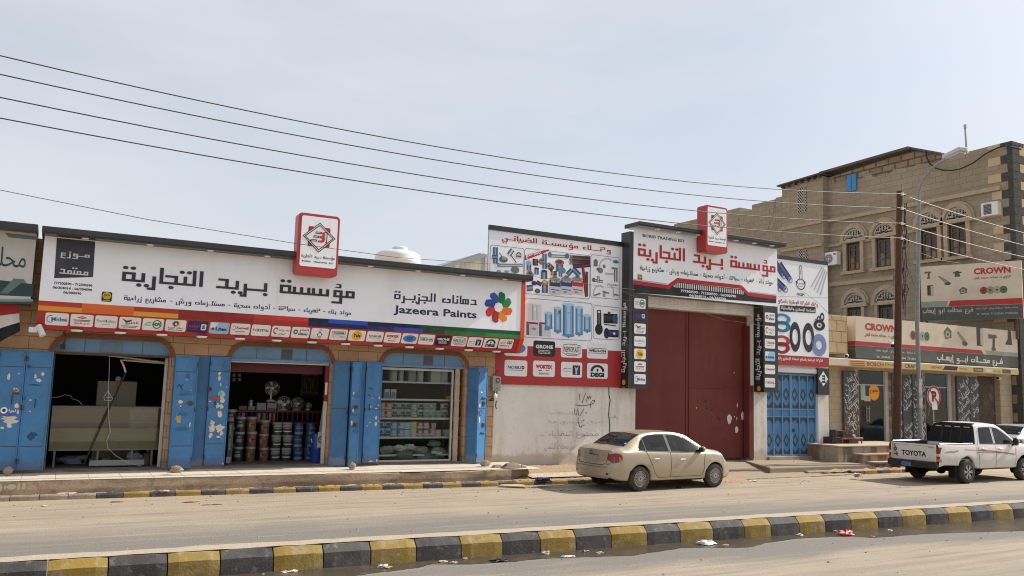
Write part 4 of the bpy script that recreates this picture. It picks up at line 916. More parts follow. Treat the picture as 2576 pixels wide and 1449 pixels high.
pipe(b, 125, 402, 330, 402, 24, CH); pdisc(b, 265, 440, 34, 30, '#6b6f75', .006); pdisc(b, 130, 400, 12, 18, '#8a8e94', .006); pdisc(b, 132, 452, 18, 12, '#8f9399'); pdisc(b, 195, 455, 18, 12, '#8f9399'); logo(b, F, 'degi', bx(F, z5, 265, 288, 340, 327, 310), .003)
shape(b, [(346, 322), (540, 272), (540, 285), (430, 330), (346, 362)], '#b3262a', .005)
uv0 = F.px(*z5(360, 350)); uv1 = F.px(*z5(492, 292)); d = Vector((uv1[0] - uv0[0], uv1[1] - uv0[1])).normalized(); FR = Frame(F.p(uv0[0], uv0[1], .007), (d.x, 0, d.y), (-d.y, 0, d.x))
b.fkufi(FR, 'ضمان', (.44, .74, -.01, .15), ink(WHT), 0); b.ftext(FR, '50', (.27, .42, .0, .12), ink(WHT), 0, .03); b.fkufi(FR, 'عام', (.0, .24, -.01, .15), ink(WHT), 0)
pipe(b, 430, 350, 430, 405, 50, DK); pipe(b, 378, 378, 378, 445, 42, BL, .005); pdisc(b, 375, 385, 22, 22, '#86a6c4', .007); pdisc(b, 440, 372, 18, 20, '#8a5a44', .006, .6)
pipe(b, 505, 308, 505, 432, 40, BL); pipe(b, 470, 375, 505, 375, 40, BL, .005); pdisc(b, 478, 372, 20, 26, '#7d625a', .007, .55)
pipe(b, 550, 325, 690, 332, 26, CH); pdisc(b, 548, 315, 16, 22, '#6d7076', .006); pdisc(b, 688, 328, 18, 22, '#5d6066', .006)
pipe(b, 360, 470, 410, 500, 50, ['#2f3c4e', '#56789c', '#39506c']); pdisc(b, 385, 472, 26, 28, '#8b7264', .007, .5)
pipe(b, 440, 425, 440, 478, 40, BL); pdisc(b, 440, 428, 20, 8, '#1d2735', .006); pipe(b, 502, 455, 502, 515, 60, BL); pdisc(b, 502, 450, 24, 10, '#1d2735', .006)
pipe(b, 535, 400, 575, 440, 50, DK); pdisc(b, 540, 405, 20, 26, '#787c82', .006, .5); pipe(b, 555, 468, 605, 468, 36, DK); pdisc(b, 570, 468, 12, 18, '#b08a4a', .006)
pipe(b, 628, 365, 628, 455, 66, ['#30445c', '#56789c', '#7b9dbd', '#56789c', '#30445c']); pdisc(b, 628, 378, 38, 24, '#a8684a', .007); pdisc(b, 628, 375, 25, 14, '#5a3a2e', .009); pdisc(b, 650, 445, 28, 26, '#5a7ba0', .006)
pipe(b, 635, 455, 635, 495, 34, BL, .005)
for k, (y, c) in enumerate(((340, '#4a4a4e'), (375, '#3a3a3e'))):
 pipe(b, 715, y, 878, y + 10, 40, ['#232326', '#5b5b60', '#303034', '#7a2628', '#232326'], .004 + .001 * k); pdisc(b, 716, y, 15, 24, '#9a9da2', .007, .65)
pipe(b, 735, 412, 878, 400, 34, ['#232326', '#4a4a4e', '#7a2628', '#2a2a2e'], .008)
pipe(b, 815, 400, 845, 660, 26, ['#541a1c', '#8c2a2c', '#b03a38', '#541a1c'], .009); pipe(b, 848, 455, 848, 655, 24, ['#541a1c', '#8c2a2c', '#541a1c'], .008)
pipe(b, 735, 430, 790, 485, 44, BL, .010); pipe(b, 690, 480, 728, 440, 40, BL, .009)
pdisc(b, 420, 548, 22, 20, '#44505e'); pdisc(b, 418, 548, 11, 12, '#23282f', .006); pipe(b, 440, 540, 480, 560, 34, DK); pipe(b, 360, 590, 410, 585, 48, BL); pdisc(b, 448, 612, 22, 20, '#39424e'); pdisc(b, 448, 610, 11, 11, '#6a727c', .006)
pipe(b, 508, 560, 508, 628, 56, BL); pdisc(b, 508, 545, 28, 22, '#b06a3c', .006); pdisc(b, 508, 540, 18, 12, '#e0a070', .008)
for x, cap, txt in ((588, '#3a4046', '#3f5f50'), (682, '#2c4a7c', '#2c4a7c'), (772, '#c0392f', '#b3262a')):
 x0_, x1_ = x - 44, x + 46; shape(b, [(x0_, 512), (x1_, 522), (x1_, 645), (x0_, 635)], '#c9cdd0', .012); shape(b, [(x0_, 522), (x1_, 532), (x1_, 580), (x0_, 570)], cap, .013); pdisc(b, x, 515, 44, 16, '#8d9298', .013); pdisc(b, x, 498, 18, 12, '#6a6e74', .014)
 b.ftext(F, 'WELD-ON', bx(F, z5, x0_ + 12, 526, 540, x1_ - 10, 545), ink(WHT), .015, .03); shape(b, [(x0_ + 10, 595), (x1_ - 10, 605), (x1_ - 10, 612), (x0_ + 10, 602)], txt, .014); pdisc(b, x - 10, 622, 14, 8, '#7a9a80', .014)
pdisc(b, 922, 378, 18, 26, '#6d7076'); shape(b, [(903, 395), (938, 398), (936, 412), (903, 410)], '#8a6a48', .006); logo(b, F, 'gs', bx(F, z5, 1055, 352, 390, 1115, 372), .003)
G1, G2, G3 = '#7c8087', '#b9bcc0', '#54585e'
pline(b, [(950, 430), (952, 400), (970, 365), (1005, 348), (1040, 352), (1048, 368)], .045, G2); pdisc(b, 960, 445, 22, 24, G1, .006); pdisc(b, 940, 435, 11, 12, G3, .008); pdisc(b, 990, 412, 12, 16, G1, .008)
pline(b, [(998, 470), (1050, 475), (1088, 468)], .06, G2); pipe(b, 1085, 440, 1085, 535, 34, CH, .006); pline(b, [(1050, 425), (1100, 432)], .06, G1, .008)
pipe(b, 900, 525, 980, 535, 22, CH); pipe(b, 942, 490, 942, 545, 26, CH, .006); pdisc(b, 905, 522, 12, 18, G3, .008)
pline(b, [(905, 655), (905, 610), (925, 578), (955, 568), (985, 582)], .045, G2); pline(b, [(905, 650), (960, 632)], .05, G1, .006); pipe(b, 990, 610, 990, 662, 24, CH); pline(b, [(978, 615), (1030, 632)], .05, G1, .007); pline(b, [(1068, 660), (1066, 600), (1050, 568), (1025, 555), (1015, 565)], .045, G2); pline(b, [(1068, 640), (1108, 648)], .05, G1, .007)
b.ftext(F, 'NOBILI', bx(F, z5, 1052, 556, 568, 1105, 568), ink(INKK), .004, .02)
HT = ['#4f7ea8', '#79aeda', '#a9d0ee', '#9cc8ea', '#6fa4d0', '#4a779f']
pipe(b, 425, 725, 425, 850, 52, ['#a8b0b6', '#c8d0d4', '#d8dee0', '#b8c0c6']); pdisc(b, 425, 762, 10, 14, '#e9eef0', .006); b.frect(F, *bx(F, z5, 375, 715, 855, 480, 780), ink('#d9dcde'), .0032)
for xa, xb, ya, yb in ((357, 453, 862, 970), (460, 555, 866, 978)):
 shape(b, [(xa, ya), (xb, ya + 8), (xb, yb + 10), (xa, yb)], '#cfd3d8', .006); shape(b, [(xa, ya), (xb, ya + 8), (xb, ya + 24), (xa, ya + 14)], '#8c3038', .007); shape(b, [(xa, ya + 14), (xa + 22, ya + 20), (xa + 22, yb + 3), (xa, yb)], '#5c6270', .008); pdisc(b, xa + 60, ya + 58, 20, 10, '#8a8f9a', .008)
for x, ya, yb, hw, n in ((538, 792, 912, 34, .009), (612, 752, 940, 33, .010), (698, 722, 975, 51, .012), (786, 745, 962, 34, .010), (852, 812, 935, 33, .009)):
 pipe(b, x, ya, x, yb, hw * 2, HT[::-1] if hw > 40 else HT, n); pdisc(b, x, ya + 1, hw, 12, '#a9d0ee', n + .001); pdisc(b, x, yb, hw, 12, '#5d8cb6', n + .0005); pdisc(b, x + 2, (ya * 2 + yb) / 3 - 12, 7, 9, '#3a5f88', n + .002); pdisc(b, x + 2, (ya * 2 + yb) / 3 - 12, 4, 5, '#dfe8f0', n + .003); pipe(b, x, yb + 8, x, yb + 20, 10, ['#3a4650'], n + .001)
shape(b, [(612, 775), (640, 772), (634, 800), (618, 795)], '#3f7d4c', .013)
pipe(b, 950, 790, 950, 965, 44, ['#16181c', '#3f444a', '#70767c', '#2a2d31', '#16181c']); pdisc(b, 948, 925, 32, 45, '#24282c', .006); pline(b, [(935, 795), (935, 772), (960, 770), (962, 800)], .03, '#202226', .007)
pipe(b, 985, 835, 1100, 840, 80, ['#15161a', '#2a2c31', '#3b3e44', '#1c1d21']); pdisc(b, 1080, 838, 22, 38, '#3d5a7c', .006); pipe(b, 1032, 782, 1032, 805, 24, DK, .007); shape(b, [(990, 880), (1085, 892), (1085, 900), (990, 888)], '#15161a', .006)
pipe(b, 1000, 955, 1110, 962, 60, ['#172238', '#2a3f66', '#3c5688', '#22345a']); pdisc(b, 1010, 957, 22, 44, '#1c2a48', .006); pdisc(b, 1072, 960, 10, 12, '#dfe4ea', .008); R_ = [(1048, 762), (1098, 768), (1098, 772), (1048, 766)]; shape(b, R_, '#b3262a', .005)
b.build('printed_products', po)
for k, q in (('gs', (180, 1008, 1138, 366, 1020)), ('grohe', (415, 1014, 1142, 592, 1030)), ('nepro', (640, 1027, 1152, 812, 1040)), ('weldon', (852, 1036, 1160, 1020, 1050)), ('nobili', (180, 1172, 1304, 365, 1185)), ('wortex', (412, 1178, 1308, 590, 1190)), ('yemeni', (640, 1188, 1314, 812, 1200)), ('degi', (852, 1198, 1324, 1020, 1210))):
 b = MB(); logo(b, F, k, bx(F, z5, *q), .006); b.build('logo_tile', po)

# ---------------------------------------------------------------- portal sign round the red gate
z6 = zoom((2420, 780), 1.858); YG = 20.15; F = Frame((0, YG, 0))
tl = F.px(*z6(140, 225)); brp = F.px(*z6(1183, 770)); gu0, gu1, gz1 = tl[0], F.px(*z6(1190, 560))[0], tl[1]; gz0 = F.px(*z6(135, 692))[1]; colz = F.px(*z6(130, 1393))[1]
gs = thing('portal_sign', 'black and white portal sign with red Arabic letters and logo columns framing the red gate', 'portal sign', (19, YG, colz))
b = MB(m_sheet); b.frect(F, gu0, gu1, gz0, gz1, None, 0); b.build('face', gs)
cw0 = F.px(*z6(245, 900))[0]; cu1 = F.px(*z6(1088, 900))[0]; YB = 20.59
b = MB(m_trim); b.box(gu0 - .012, gu1 + .01, YG + .01, YB, gz0 + .002, gz1 - .09); b.build('box', gs)
b = MB(m_trim); b.box(gu0, cw0, YG, YB, colz, gz0 - .001); b.build('column', gs); b = MB(m_trim); b.box(cu1, gu1, YG, YB, colz, gz0 - .001); b.build('column', gs)
b = MB(m_trim); gc0, gc1 = atY(*z6(1235, 353), YG - .29).z, atY(*z6(1235, 326), YG - .29).z; b.box(gu0 - .03, gu1 + .12, YG - .29, YB, gc0, gc1); b.box(gu0 - .035, gu1 + .125, YG - .31, YG - .291, gc0 + .03, gc1 + .006); b.build('canopy', gs, bevel=.008, seg=1)
b = MB(m_trim); b.box(gu0 - .14, gu0 - .013, YG - .0, YB + .002, colz - .001, gz1 - .09); b.build('side_panel', gs)
for i in range(7):
 b = MB(m_lamp); b.lathe([(0, -.02), (.07, -.02), (.085, 0)], (gu0 + .8 + i * (gu1 - gu0 - 1.2) / 6, YG - .16, gc0), 12); b.build('lamp', gs)
b = MB(ink(RED)); S6 = lambda pts, c, n: b.fpx(F, [z6(*p) for p in pts], ink(c), n)
S6([(136, 628), (388, 662), (400, 660), (460, 612), (925, 668), (978, 712), (1183, 740), (1181, 770), (135, 692)], '#222227', .003)
S6([(136, 600), (385, 636), (458, 584), (930, 638), (980, 690), (1184, 716), (1183, 742), (975, 716), (922, 664), (462, 612), (400, 662), (388, 664), (136, 630)], '#b3262a', .005)
b.fpx(F, [z6(*p) for p in ((136, 590), (385, 625), (385, 634), (136, 599))], ink('#a9b8c8'), .004); b.fpx(F, [z6(*p) for p in ((985, 682), (1184, 706), (1184, 715), (985, 691))], ink('#a9b8c8'), .004)
b.build('swoosh', gs)
b = MB(ink(WHT))
for i in range(38):
 x = 432 + i * 13.6; yt = 612 + (x - 460) * .118 + (max(0, 458 - x) * .8); yt = yt + 6; yb = 652 + (x - 432) * .105
 if x > 925: yt += (x - 925) * .8
 if yb > yt: b.fpx(F, [z6(x, yt), z6(x + 6, yt + .6), z6(x + 6, yb + .6), z6(x, yb)], None, .006)
b.build('grille_print', gs)
b = MB(ink(WHT)); b.ftext(F, '777300590 - 712300590 - 06/300590', bx(F, z6, 483, 668, 688, 885, 715), None, .008, .03); b.ftext(F, '06/304014 - 06/304590', bx(F, z6, 545, 702, 720, 812, 735), None, .008, .03); b.build('phone_numbers', gs)
b = MB(ink('#55575e')); b.ftext(F, 'BORID TRADING EST', bx(F, z6, 205, 262, 284, 513, 305), None, .004, .03); b.build('lettering', gs)
b = MB(ink('#b02a28')); al = F.px(*z6(540, 372))[1]; lo = F.px(*z6(540, 508))[1]; b.fkufi(F, NAME, (F.px(*z6(170, 400))[0], F.px(*z6(1175, 510))[0], lo, al), None, .014); b.build('lettering', gs)
b = MB(ink(INKK)); b.fkufi(F, TAGL, (F.px(*z6(185, 500))[0], F.px(*z6(1155, 600))[0], F.px(*z6(240, 543))[1], F.px(*z6(240, 492))[1]), None, .004); b.build('tagline', gs)
b = MB(); badge(b, F, bx(F, z6, 168, 557, 595, 202, 575)); b.build('badge', gs)
for k, y0, y1 in (('hdpo', 730, 806), ('navy', 830, 888), ('bird', 915, 990), ('royal', 1008, 1083), ('yale', 1100, 1176), ('plast', 1193, 1268), ('midea', 1286, 1360)):
 b = MB(); logo(b, F, k, bx(F, z6, 143, y0, y1, 227, y0 + 8), .005); b.build('logo_tile', gs)
for k, y0, y1 in (('alfanar', 835, 906), ('bahra', 932, 1002), ('kenwell', 1028, 1098), ('litex', 1120, 1190), ('legrand', 1217, 1286), ('crystal', 1314, 1384)):
 b = MB(); logo(b, F, k, bx(F, z6, 1098, y0, y1, 1173, y0 + 7), .005); b.build('logo_tile', gs)
for X, xa, xb, ya, yb in ((gu0 - .14, 82, 108, 765, 1275), (cu1, 1035, 1058, 852, 1328)):
 FX = Frame((X, 0, 0), (0, -1, 0)); a = FX.px(*z6(xa, ya)); c = FX.px(*z6(xb, yb)); cc = (YG + YB) / 2
 b = MB(ink('#d9d9dc')); b.fkufi(FX, NAME, (-cc - .15, -cc + .13, c[1], a[1]), None, .004, rot=-1); b.fdisc(FX, -cc, c[1] - .30, .085, ink('#c8a326'), .004); b.frect(FX, -cc - .08, -cc + .08, c[1] - .46, c[1] - .43, ink('#8a7a4a'), .004); b.build('lettering', gs)
YE = YG - .47; FE = Frame((0, YE, 0)); a = FE.px(*z6(668, 45)); c = FE.px(*z6(826, 70)); d = FE.px(*z6(655, 385))
emblem(a[0], c[0], d[1], a[1], YE, .42, 'red framed emblem box with a diamond logo standing on the portal sign')

# ---------------------------------------------------------------- hose poster and the small black sign
YN = 20.5; F = Frame((0, YN, 0)); tr = F.px(*z6(1558, 492)); br = F.px(*z6(1568, 1237)); nu0, nu1, nv0, nv1 = gu1 - .5, (tr[0] + br[0]) / 2, br[1], tr[1]
hp = thing('poster_board', 'poster of coiled hoses and pipes with a red foot band beside the portal sign', 'poster', (24, YN, nv0))
b = MB(m_sheet); b.frect(F, nu0, nu1, nv0, nv1, None, 0); b.box(nu0, nu1, YN + .004, YN + .07, nv0, nv1, m_steel); b.build('sheet', hp)
b = MB(m_trim); b.box(nu0, nu1 + .01, YN - .02, YN + .07, nv1 + .001, nv1 + .13); b.build('top_rail', hp)
b = MB(m_signred); b.frect(F, nu0, nu1, nv0, F.px(*z6(1568, 1168))[1], None, .002); b.fkufi(F, 'الشركة الوطنية بلاسكو لصناعة الإسفنج والبلاستيك', (F.px(*z6(1150, 1170))[0], F.px(*z6(1522, 1195))[0], F.px(*z6(1520, 1205))[1], F.px(*z6(1520, 1176))[1]), ink(WHT), .004); b.build('red_band', hp)
b = MB()
pl = ['#232a55', '#3a4684', '#5a68a8', '#2e3768', '#1a2044']
for i, (xa, ya, xb, yb) in enumerate(((1175, 470, 1238, 570), (1205, 480, 1285, 600), (1160, 580, 1205, 660), (1180, 600, 1250, 670))):
 pipe(b, xa, ya, xb, yb, 50, pl, .004 + .002 * i, z6); pdisc(b, xb, yb, 17, 24, '#8a94c0', .0055 + .002 * i, .6, z6)
pdisc(b, 1362, 630, 34, 42, '#3a3858', .004, .82, z6); pline(b, [(1352, 592), (1350, 510), (1356, 494), (1362, 494), (1370, 512), (1372, 592)], .025, '#3a3858', .004, z6); pline(b, [(1361, 515), (1361, 560)], .02, '#3a3858', .004, z6); pline(b, [(1324, 608), (1336, 618), (1330, 630)], .04, '#3a3858', .004, z6); pline(b, [(1396, 612), (1386, 620), (1394, 634)], .04, '#3a3858', .004, z6)
b.fkufi(F, 'بلاسكو', bx(F, z6, 1345, 618, 632, 1380, 625), ink('#3a3858'), .005); b.ftext(F, 'PLASCO', bx(F, z6, 1345, 638, 648, 1380, 644), ink('#3a3858'), .005)
b.ftext(F, 'NCSPI', bx(F, z6, 1333, 692, 712, 1387, 700), ink('#2c2a48'), .005, .03)
for i in range(4): pipe(b, 1440 + i * 22, 650 + i * 20, 1520 + i * 12, 505 + i * 10, 12, ['#c9ccd2', '#aeb2ba'], .004 + .0005 * i, z6)
pline(b, [(1192, 718), (1560, 730)], .012, '#a8aab0', .003, z6)
b.fkufi(F, 'وكلاء الشركة الوطنية بلاسكو', bx(F, z6, 1196, 732, 772, 1485, 760), ink('#a03038'), .005)
b.fpx(F, [z6(*p) for p in ((1210, 782), (1470, 796), (1470, 842), (1210, 828))], ink('#2a2a32'), .004); b.fkufi(F, 'لصناعة الإسفنج والبلاستيك', bx(F, z6, 1217, 790, 820, 1464, 805), ink(WHT), .006)
for (x, y, rx, ry, c, c2, r0) in ((1225, 885, 62, 42, '#1d8aa8', '#36b0cc', .55), (1225, 940, 62, 42, '#176c86', '#2a9ab8', .5), (1222, 1045, 62, 42, '#b03030', '#d04a44', .55), (1222, 1095, 60, 44, '#8c2424', '#b83838', .5), (1320, 1015, 40, 110, '#242529', '#47484e', .52), (1418, 1020, 42, 108, '#242529', '#47484e', .52), (1497, 930, 42, 40, '#26272b', '#44454b', .45), (1518, 870, 16, 32, '#26272b', '#4a4b52', .5), (1492, 885, 12, 24, '#26272b', '#4a4b52', .5), (1472, 895, 8, 14, '#26272b', '#4a4b52', .5), (1495, 1075, 55, 82, '#6d88b8', '#9db4d8', .40)):
 pdisc(b, x, y, rx, ry, c, .006, r0, z6, 24)
 for k in range(3): pdisc(b, x, y, rx * (.95 - .15 * k), ry * (.95 - .15 * k), c2, .008 + .0005 * k, .95, z6, 24)
 if r0 < .5: pdisc(b, x, y, rx * .2, ry * .2, WHT if c[1] == '6' else c, .0095, 0, z6)
b.build('printed_products', hp)
YK = 20.5; F = Frame((0, YK, 0)); bb = bx(F, z6, 1486, 1243, 1438, 1570, 1262)
sm = thing('name_board', 'small black board with a white diamond logo on the white door pillar', 'sign', (25.5, YK, bb[2]))
b = MB(m_trim); b.box(bb[0], bb[1], YK, YK + .09, bb[2], bb[3]); b.build('panel', sm)
b = MB(ink(WHT)); c = F.px(*z6(1527, 1322)); q = (bb[1] - bb[0]) * .40
b.fpoly(F, [(c[0], c[1] + q * 1.15), (c[0] + q, c[1]), (c[0], c[1] - q * 1.15), (c[0] - q, c[1])], None, .004)
for k in (-.10, 0, .10): b.frect(F, c[0] - q * .3, c[0] + q * .3, c[1] + k - .03, c[1] + k + .025, ink(INKK), .006)
b.frect(F, c[0] + q * .22, c[0] + q * .36, c[1] - .13, c[1] + .125, ink(INKK), .008); b.frect(F, bb[0] + .1, bb[1] - .1, bb[2] + .42, bb[2] + .45, ink(GRY), .004); b.build('emblem', sm)

# ---------------------------------------------------------------- neighbour's sign at the left edge and the flag under it
YL = 19.75; F = Frame((0, YL, 0)); a = F.px(*z1(352, 330)); c = F.px(*z1(315, 960))
ns = thing('shop_sign', 'pale sign with dark green Arabic letters at the left edge of the photo', 'shop sign', (-2.5, YL, c[1]))
nu1 = a[0] - .01; nz1 = F.px(*z1(360, 255))[1]; nz0 = c[1]
m_gsheet = mat('cream sign sheet', (.52, .50, .46), .5, .3, layers=((2, .45, .75, (.45, .42, .38), .6),))
b = MB(m_gsheet); b.frect(F, -6, nu1, nz0, nz1, None, 0); b.box(-6, nu1, YL + .005, YW - .02, nz0, nz1, m_trim); b.build('face', ns)
DG = '#2c4346'
b = MB(ink(DG)); S1 = lambda pts, c, n: b.fpx(F, [z1(*p) for p in pts], ink(c), n)
S1([(-600, 660), (318, 770), (312, 890), (-600, 850)], DG, .002); S1([(-600, 900), (312, 912), (312, 935), (-600, 925)], '#7d918e', .003); S1([(-600, 930), (312, 936), (312, 960), (-600, 950)], DG, .0025); S1([(130, 716), (225, 722), (258, 765), (200, 760), (75, 860), (0, 858)], '#5f7673', .004); S1([(45, 282), (350, 316), (350, 350), (85, 325)], '#5f7673', .003)
b.ftext(F, naskh('محلات'), (F.px(*z1(-250, 500))[0], F.px(*z1(250, 520))[0], F.px(*z1(100, 610))[1], F.px(*z1(100, 420))[1]), ink(DG), .006, .0); b.build('lettering', ns)
b = MB(m_trim); b.box(-6, nu1 + .02, YL - .34, YW, atY(*z1(365, 270), YL - .34).z, atY(*z1(370, 202), YL - .34).z); b.build('canopy', ns, bevel=.01, seg=1)
YF = 19.95; F = Frame((0, YF, 0)); zq = lambda x, y: F.px(*z1(x, y))
b = MB(); nU, nV = 14, 9; V = [];
p00, p10, p11, p01 = zq(-260, 945), zq(178, 965), zq(190, 1215), zq(-150, 1400)
for j in range(nV + 1):
 for i in range(nU + 1):
  s, t = i / nU, j / nV; u = (p00[0] * (1 - s) + p10[0] * s) * (1 - t) + (p01[0] * (1 - s) + p11[0] * s) * t; v = (p00[1] * (1 - s) + p10[1] * s) * (1 - t) + (p01[1] * (1 - s) + p11[1] * s) * t
  V.append(F.p(u, v, .035 * sin(s * 9 + t * 2) * (.4 + t)))
FM = [mat('flag red', (.36, .025, .03), .8), mat('flag white', (.60, .57, .52), .8), mat('flag black', (.015, .014, .018), .8)]
for j in range(nV): b.add(V, [(j * (nU + 1) + i, (j + 1) * (nU + 1) + i, (j + 1) * (nU + 1) + i + 1, j * (nU + 1) + i + 1) for i in range(nU)], FM[j * 3 // nV])
b.build('flag', None, 'red, white and black flag hanging below the pale sign', 'flag', smooth=True)
# ================================================================ white warehouse front with the red gate and the blue ornamental door
YR = 20.6
m_ww = mat('white limewash', (.78, .74, .68), .85, .2, layers=((.9, .42, .72, (.68, .63, .56), .7), ((2.5, 2.5, .35), .52, .72, (.45, .39, .32), .6), (14, .58, .75, (.40, .34, .28), .5), ('z', .25, .75, (.36, .25, .15), .95, 3.5), (40, .66, .74, (.2, .17, .14), .6)), bump=.008, bscale=8)
m_gate = mat('oxide red gate paint', (.165, .036, .029), .6, .3, layers=((.9, .4, .7, (.125, .022, .020), .8), ((4, 4, .5), .55, .75, (.105, .022, .020), .6), (18, .62, .74, (.07, .025, .02), .7), ('z', .3, .9, (.10, .04, .03), .7, 4)), bump=.004, bscale=3)
m_crack = mat('dark crack', (.05, .04, .035), .95)
wh = thing('warehouse', 'white plastered warehouse front with a tall red double gate and blue ornamental door', 'warehouse', (18, YR, .2))
gx0, gx1 = atY(1598, 1050, YR).x, atY(1889, 1060, YR + .12).x; gtop = 5.05
bx0, bx1 = atY(1924, 1050, YR + .1).x, atY(2053, 1050, YR + .1).x; btop = atY(1990, 938, YR + .1).z
x_end = atY(2086, 1100, YR).x
out = [(10.70, .1), (gx0, .1), (gx0, gtop), (gx1, gtop), (gx1, .1), (bx0, .1), (bx0, btop), (bx1, btop), (bx1, .1), (x_end, .1), (x_end, 6.25), (15.2, 6.25), (15.2, 5.3), (10.70, 5.3)]
b = MB(m_ww); tr_ = tessellate_polygon([[Vector((x, z, 0)) for x, z in out]]); b.add([(x, YR, z) for x, z in out], [tuple(t) for t in tr_])
for (a, c), (d, e) in zip(out[1:], out[2:9]):
 b.quad((a, YR, c), (d, YR, e), (d, YR + .35, e), (a, YR + .35, c))
b.quad((x_end, YR, .1), (x_end, YR + 14, .1), (x_end, YR + 14, 6.25), (x_end, YR, 6.25)); b.quad((15.2, YR, 6.25), (x_end, YR, 6.25), (x_end, YR + 14, 6.25), (15.2, YR + 14, 6.25)); b.quad((10.705, YR, 5.3), (15.2, YR, 5.3), (15.2, YR + 14, 5.3), (10.705, YR + 14, 5.3)); b.quad((15.2, YR, 5.3), (15.2, YR, 6.25), (15.2, YR + 14, 6.25), (15.2, YR + 14, 5.3)); b.quad((10.705, YR, .1), (10.705, YR, 5.3), (10.705, YR + 14, 5.3), (10.705, YR + 14, .1))
b.build('wall', wh)
b = MB(m_crack); zk = zoom((1900, 1480), 2.453); FW = Frame((0, YR, 0)); b.fline(FW, [FW.px(*zk(*p)) for p in ((1219, 112), (1221, 190), (1232, 235), (1222, 300), (1218, 380), (1228, 470), (1226, 560), (1232, 640))], .035, None, .004); b.build('crack', wh)
GR = mat('faded graffiti', (.30, .28, .28), .9, layers=((9, .40, .58, (.62, .58, .53), .95),)); GR2 = mat('graffiti marker', (.10, .10, .12), .9)
b = MB(GR2); P = lambda *q: [FW.px(*zk(*p)) for p in q]
for q in (((935, 172), (938, 230)), ((995, 168), (960, 262)), ((1003, 250), (1012, 200), (1022, 222), (1032, 195), (1042, 222), (1048, 190)), ((897, 280), (960, 290), (1040, 278), (1075, 262), (1082, 245), (1062, 238), (1045, 262), (1040, 312)), ((888, 315), (892, 380)), ((905, 380), (918, 320), (930, 384)), ((978, 318), (940, 388)), ((925, 398), (922, 440), (938, 490), (952, 496), (962, 475))): b.fline(FW, P(*q), .022, None, .004)
for q in ((1000, 355), (1080, 237), (978, 430), (978, 478)): u, v = FW.px(*zk(*q)); b.fdisc(FW, u, v, .022, None, .004, 8)
b.build('graffiti', wh)
b = MB(GR)
for txt, q in (('لحل مشكلة صرف', (630, 340, 378, 870, 360)), ('صرف المجاري هنا', (640, 425, 475, 1160, 450)), ('ممنوع النفايات', (570, 530, 610, 1120, 575)), ('من محلات الشحن', (600, 650, 725, 890, 680)), ('رقم', (1230, 380, 420, 1310, 400))): b.ftext(FW, naskh(txt), bx(FW, zk, *q), None, .004)
b.build('graffiti', wh, 'faint handwritten wall scrawl')
# gate
YGt = YR + .30; mid = (gx0 + gx1) / 2 - .12
F = Frame((0, YGt, 0)); zr = zoom((2700, 1300), 2.414)
for k, (xa, xb) in enumerate(((gx0 + .01, mid - .012), (mid + .012, gx1 - .01))):
 b = MB(m_gate); b.box(xa, xb, YGt, YGt + .05, .28, gtop - .02)
 o = b.build('gate_leaf', wh, bevel=.004, seg=1)
 h = MB(m_gate)
 for x in ((xa + .05, xb - .05)): h.box(x - .035, x + .035, YGt - .022, YGt - .0005, .30, gtop - .05)
 for z in (2.65, 4.2): h.box(xa + .1, xb - .1, YGt - .006, YGt - .0005, z - .012, z + .012)
 h.build('frame', o)
 if k == 1:
  w0, w1, zt_ = xa + .04, xa + 1.55, 2.55
  h = MB(m_gate); h.box(w0 + .04, w1, YGt - .018, YGt - .0006, .35, zt_); h.build('wicket_door', o, bevel=.006, seg=1)
  h = MB(m_crack)
  h.frect(F, w1, w1 + .014, .33, zt_, None, .003); h.frect(F, w0 + .04, w1, zt_ + .003, zt_ + .015, None, .003); h.build('door_gap', o)
  h = MB(m_rust); u, v = F.px(*zr(320, 830)); h.box(u - .08, u + .06, YGt - .05, YGt - .019, v - .02, v + .02); h.build('lock', o)
  h = MB(m_peel)
  for i, q in enumerate(((410, 845, 28, 55), (485, 715, 6, 26), (535, 815, 18, 45), (478, 945, 18, 40), (480, 840, 6, 16), (458, 822, 6, 8), (97, 738, 6, 8), (455, 405, 5, 8))): h.fpoly(F, blob(*pxb(F, zr, *q), seed=i + 40, j=.35), None, .024)
  h.build('sticker', o)
  h = MB(m_black)
  for i, q in enumerate(((185, 675, 10, 12), (200, 745, 10, 16), (245, 755, 16, 12), (232, 700, 6, 10), (240, 860, 6, 8), (320, 850, 10, 14))): h.fpoly(F, blob(*pxb(F, zr, *q), seed=i + 60, j=.5), None, .024)
  h.build('stain', o)
b = MB(m_crack); b.box(mid - .011, mid + .011, YGt + .01, YGt + .04, .28, gtop - .02); b.build('gate_gap', wh)
m_plas = mat('rough plaster lintel', (.24, .19, .145), .95, .1, layers=((6, .4, .7, (.26, .21, .16), .8),), bump=.03, bscale=10)
b = MB(m_plas); b.box(gx0, gx1 - .2, YR + .05, YR + .25, atY(*z6(600, 772), YR).z, atY(*z6(600, 742), YR).z); b.box(gx1 - .2, gx1 + .002, YR - .01, YR + .25, .3, 4.7, m_gate); b.box(gx1 - .16, gx1 - .04, YR - .06, YR - .012, 2.7, 4.75, mat('white drain pipe', (.6, .57, .53), .6)); b.build('lintel', wh)
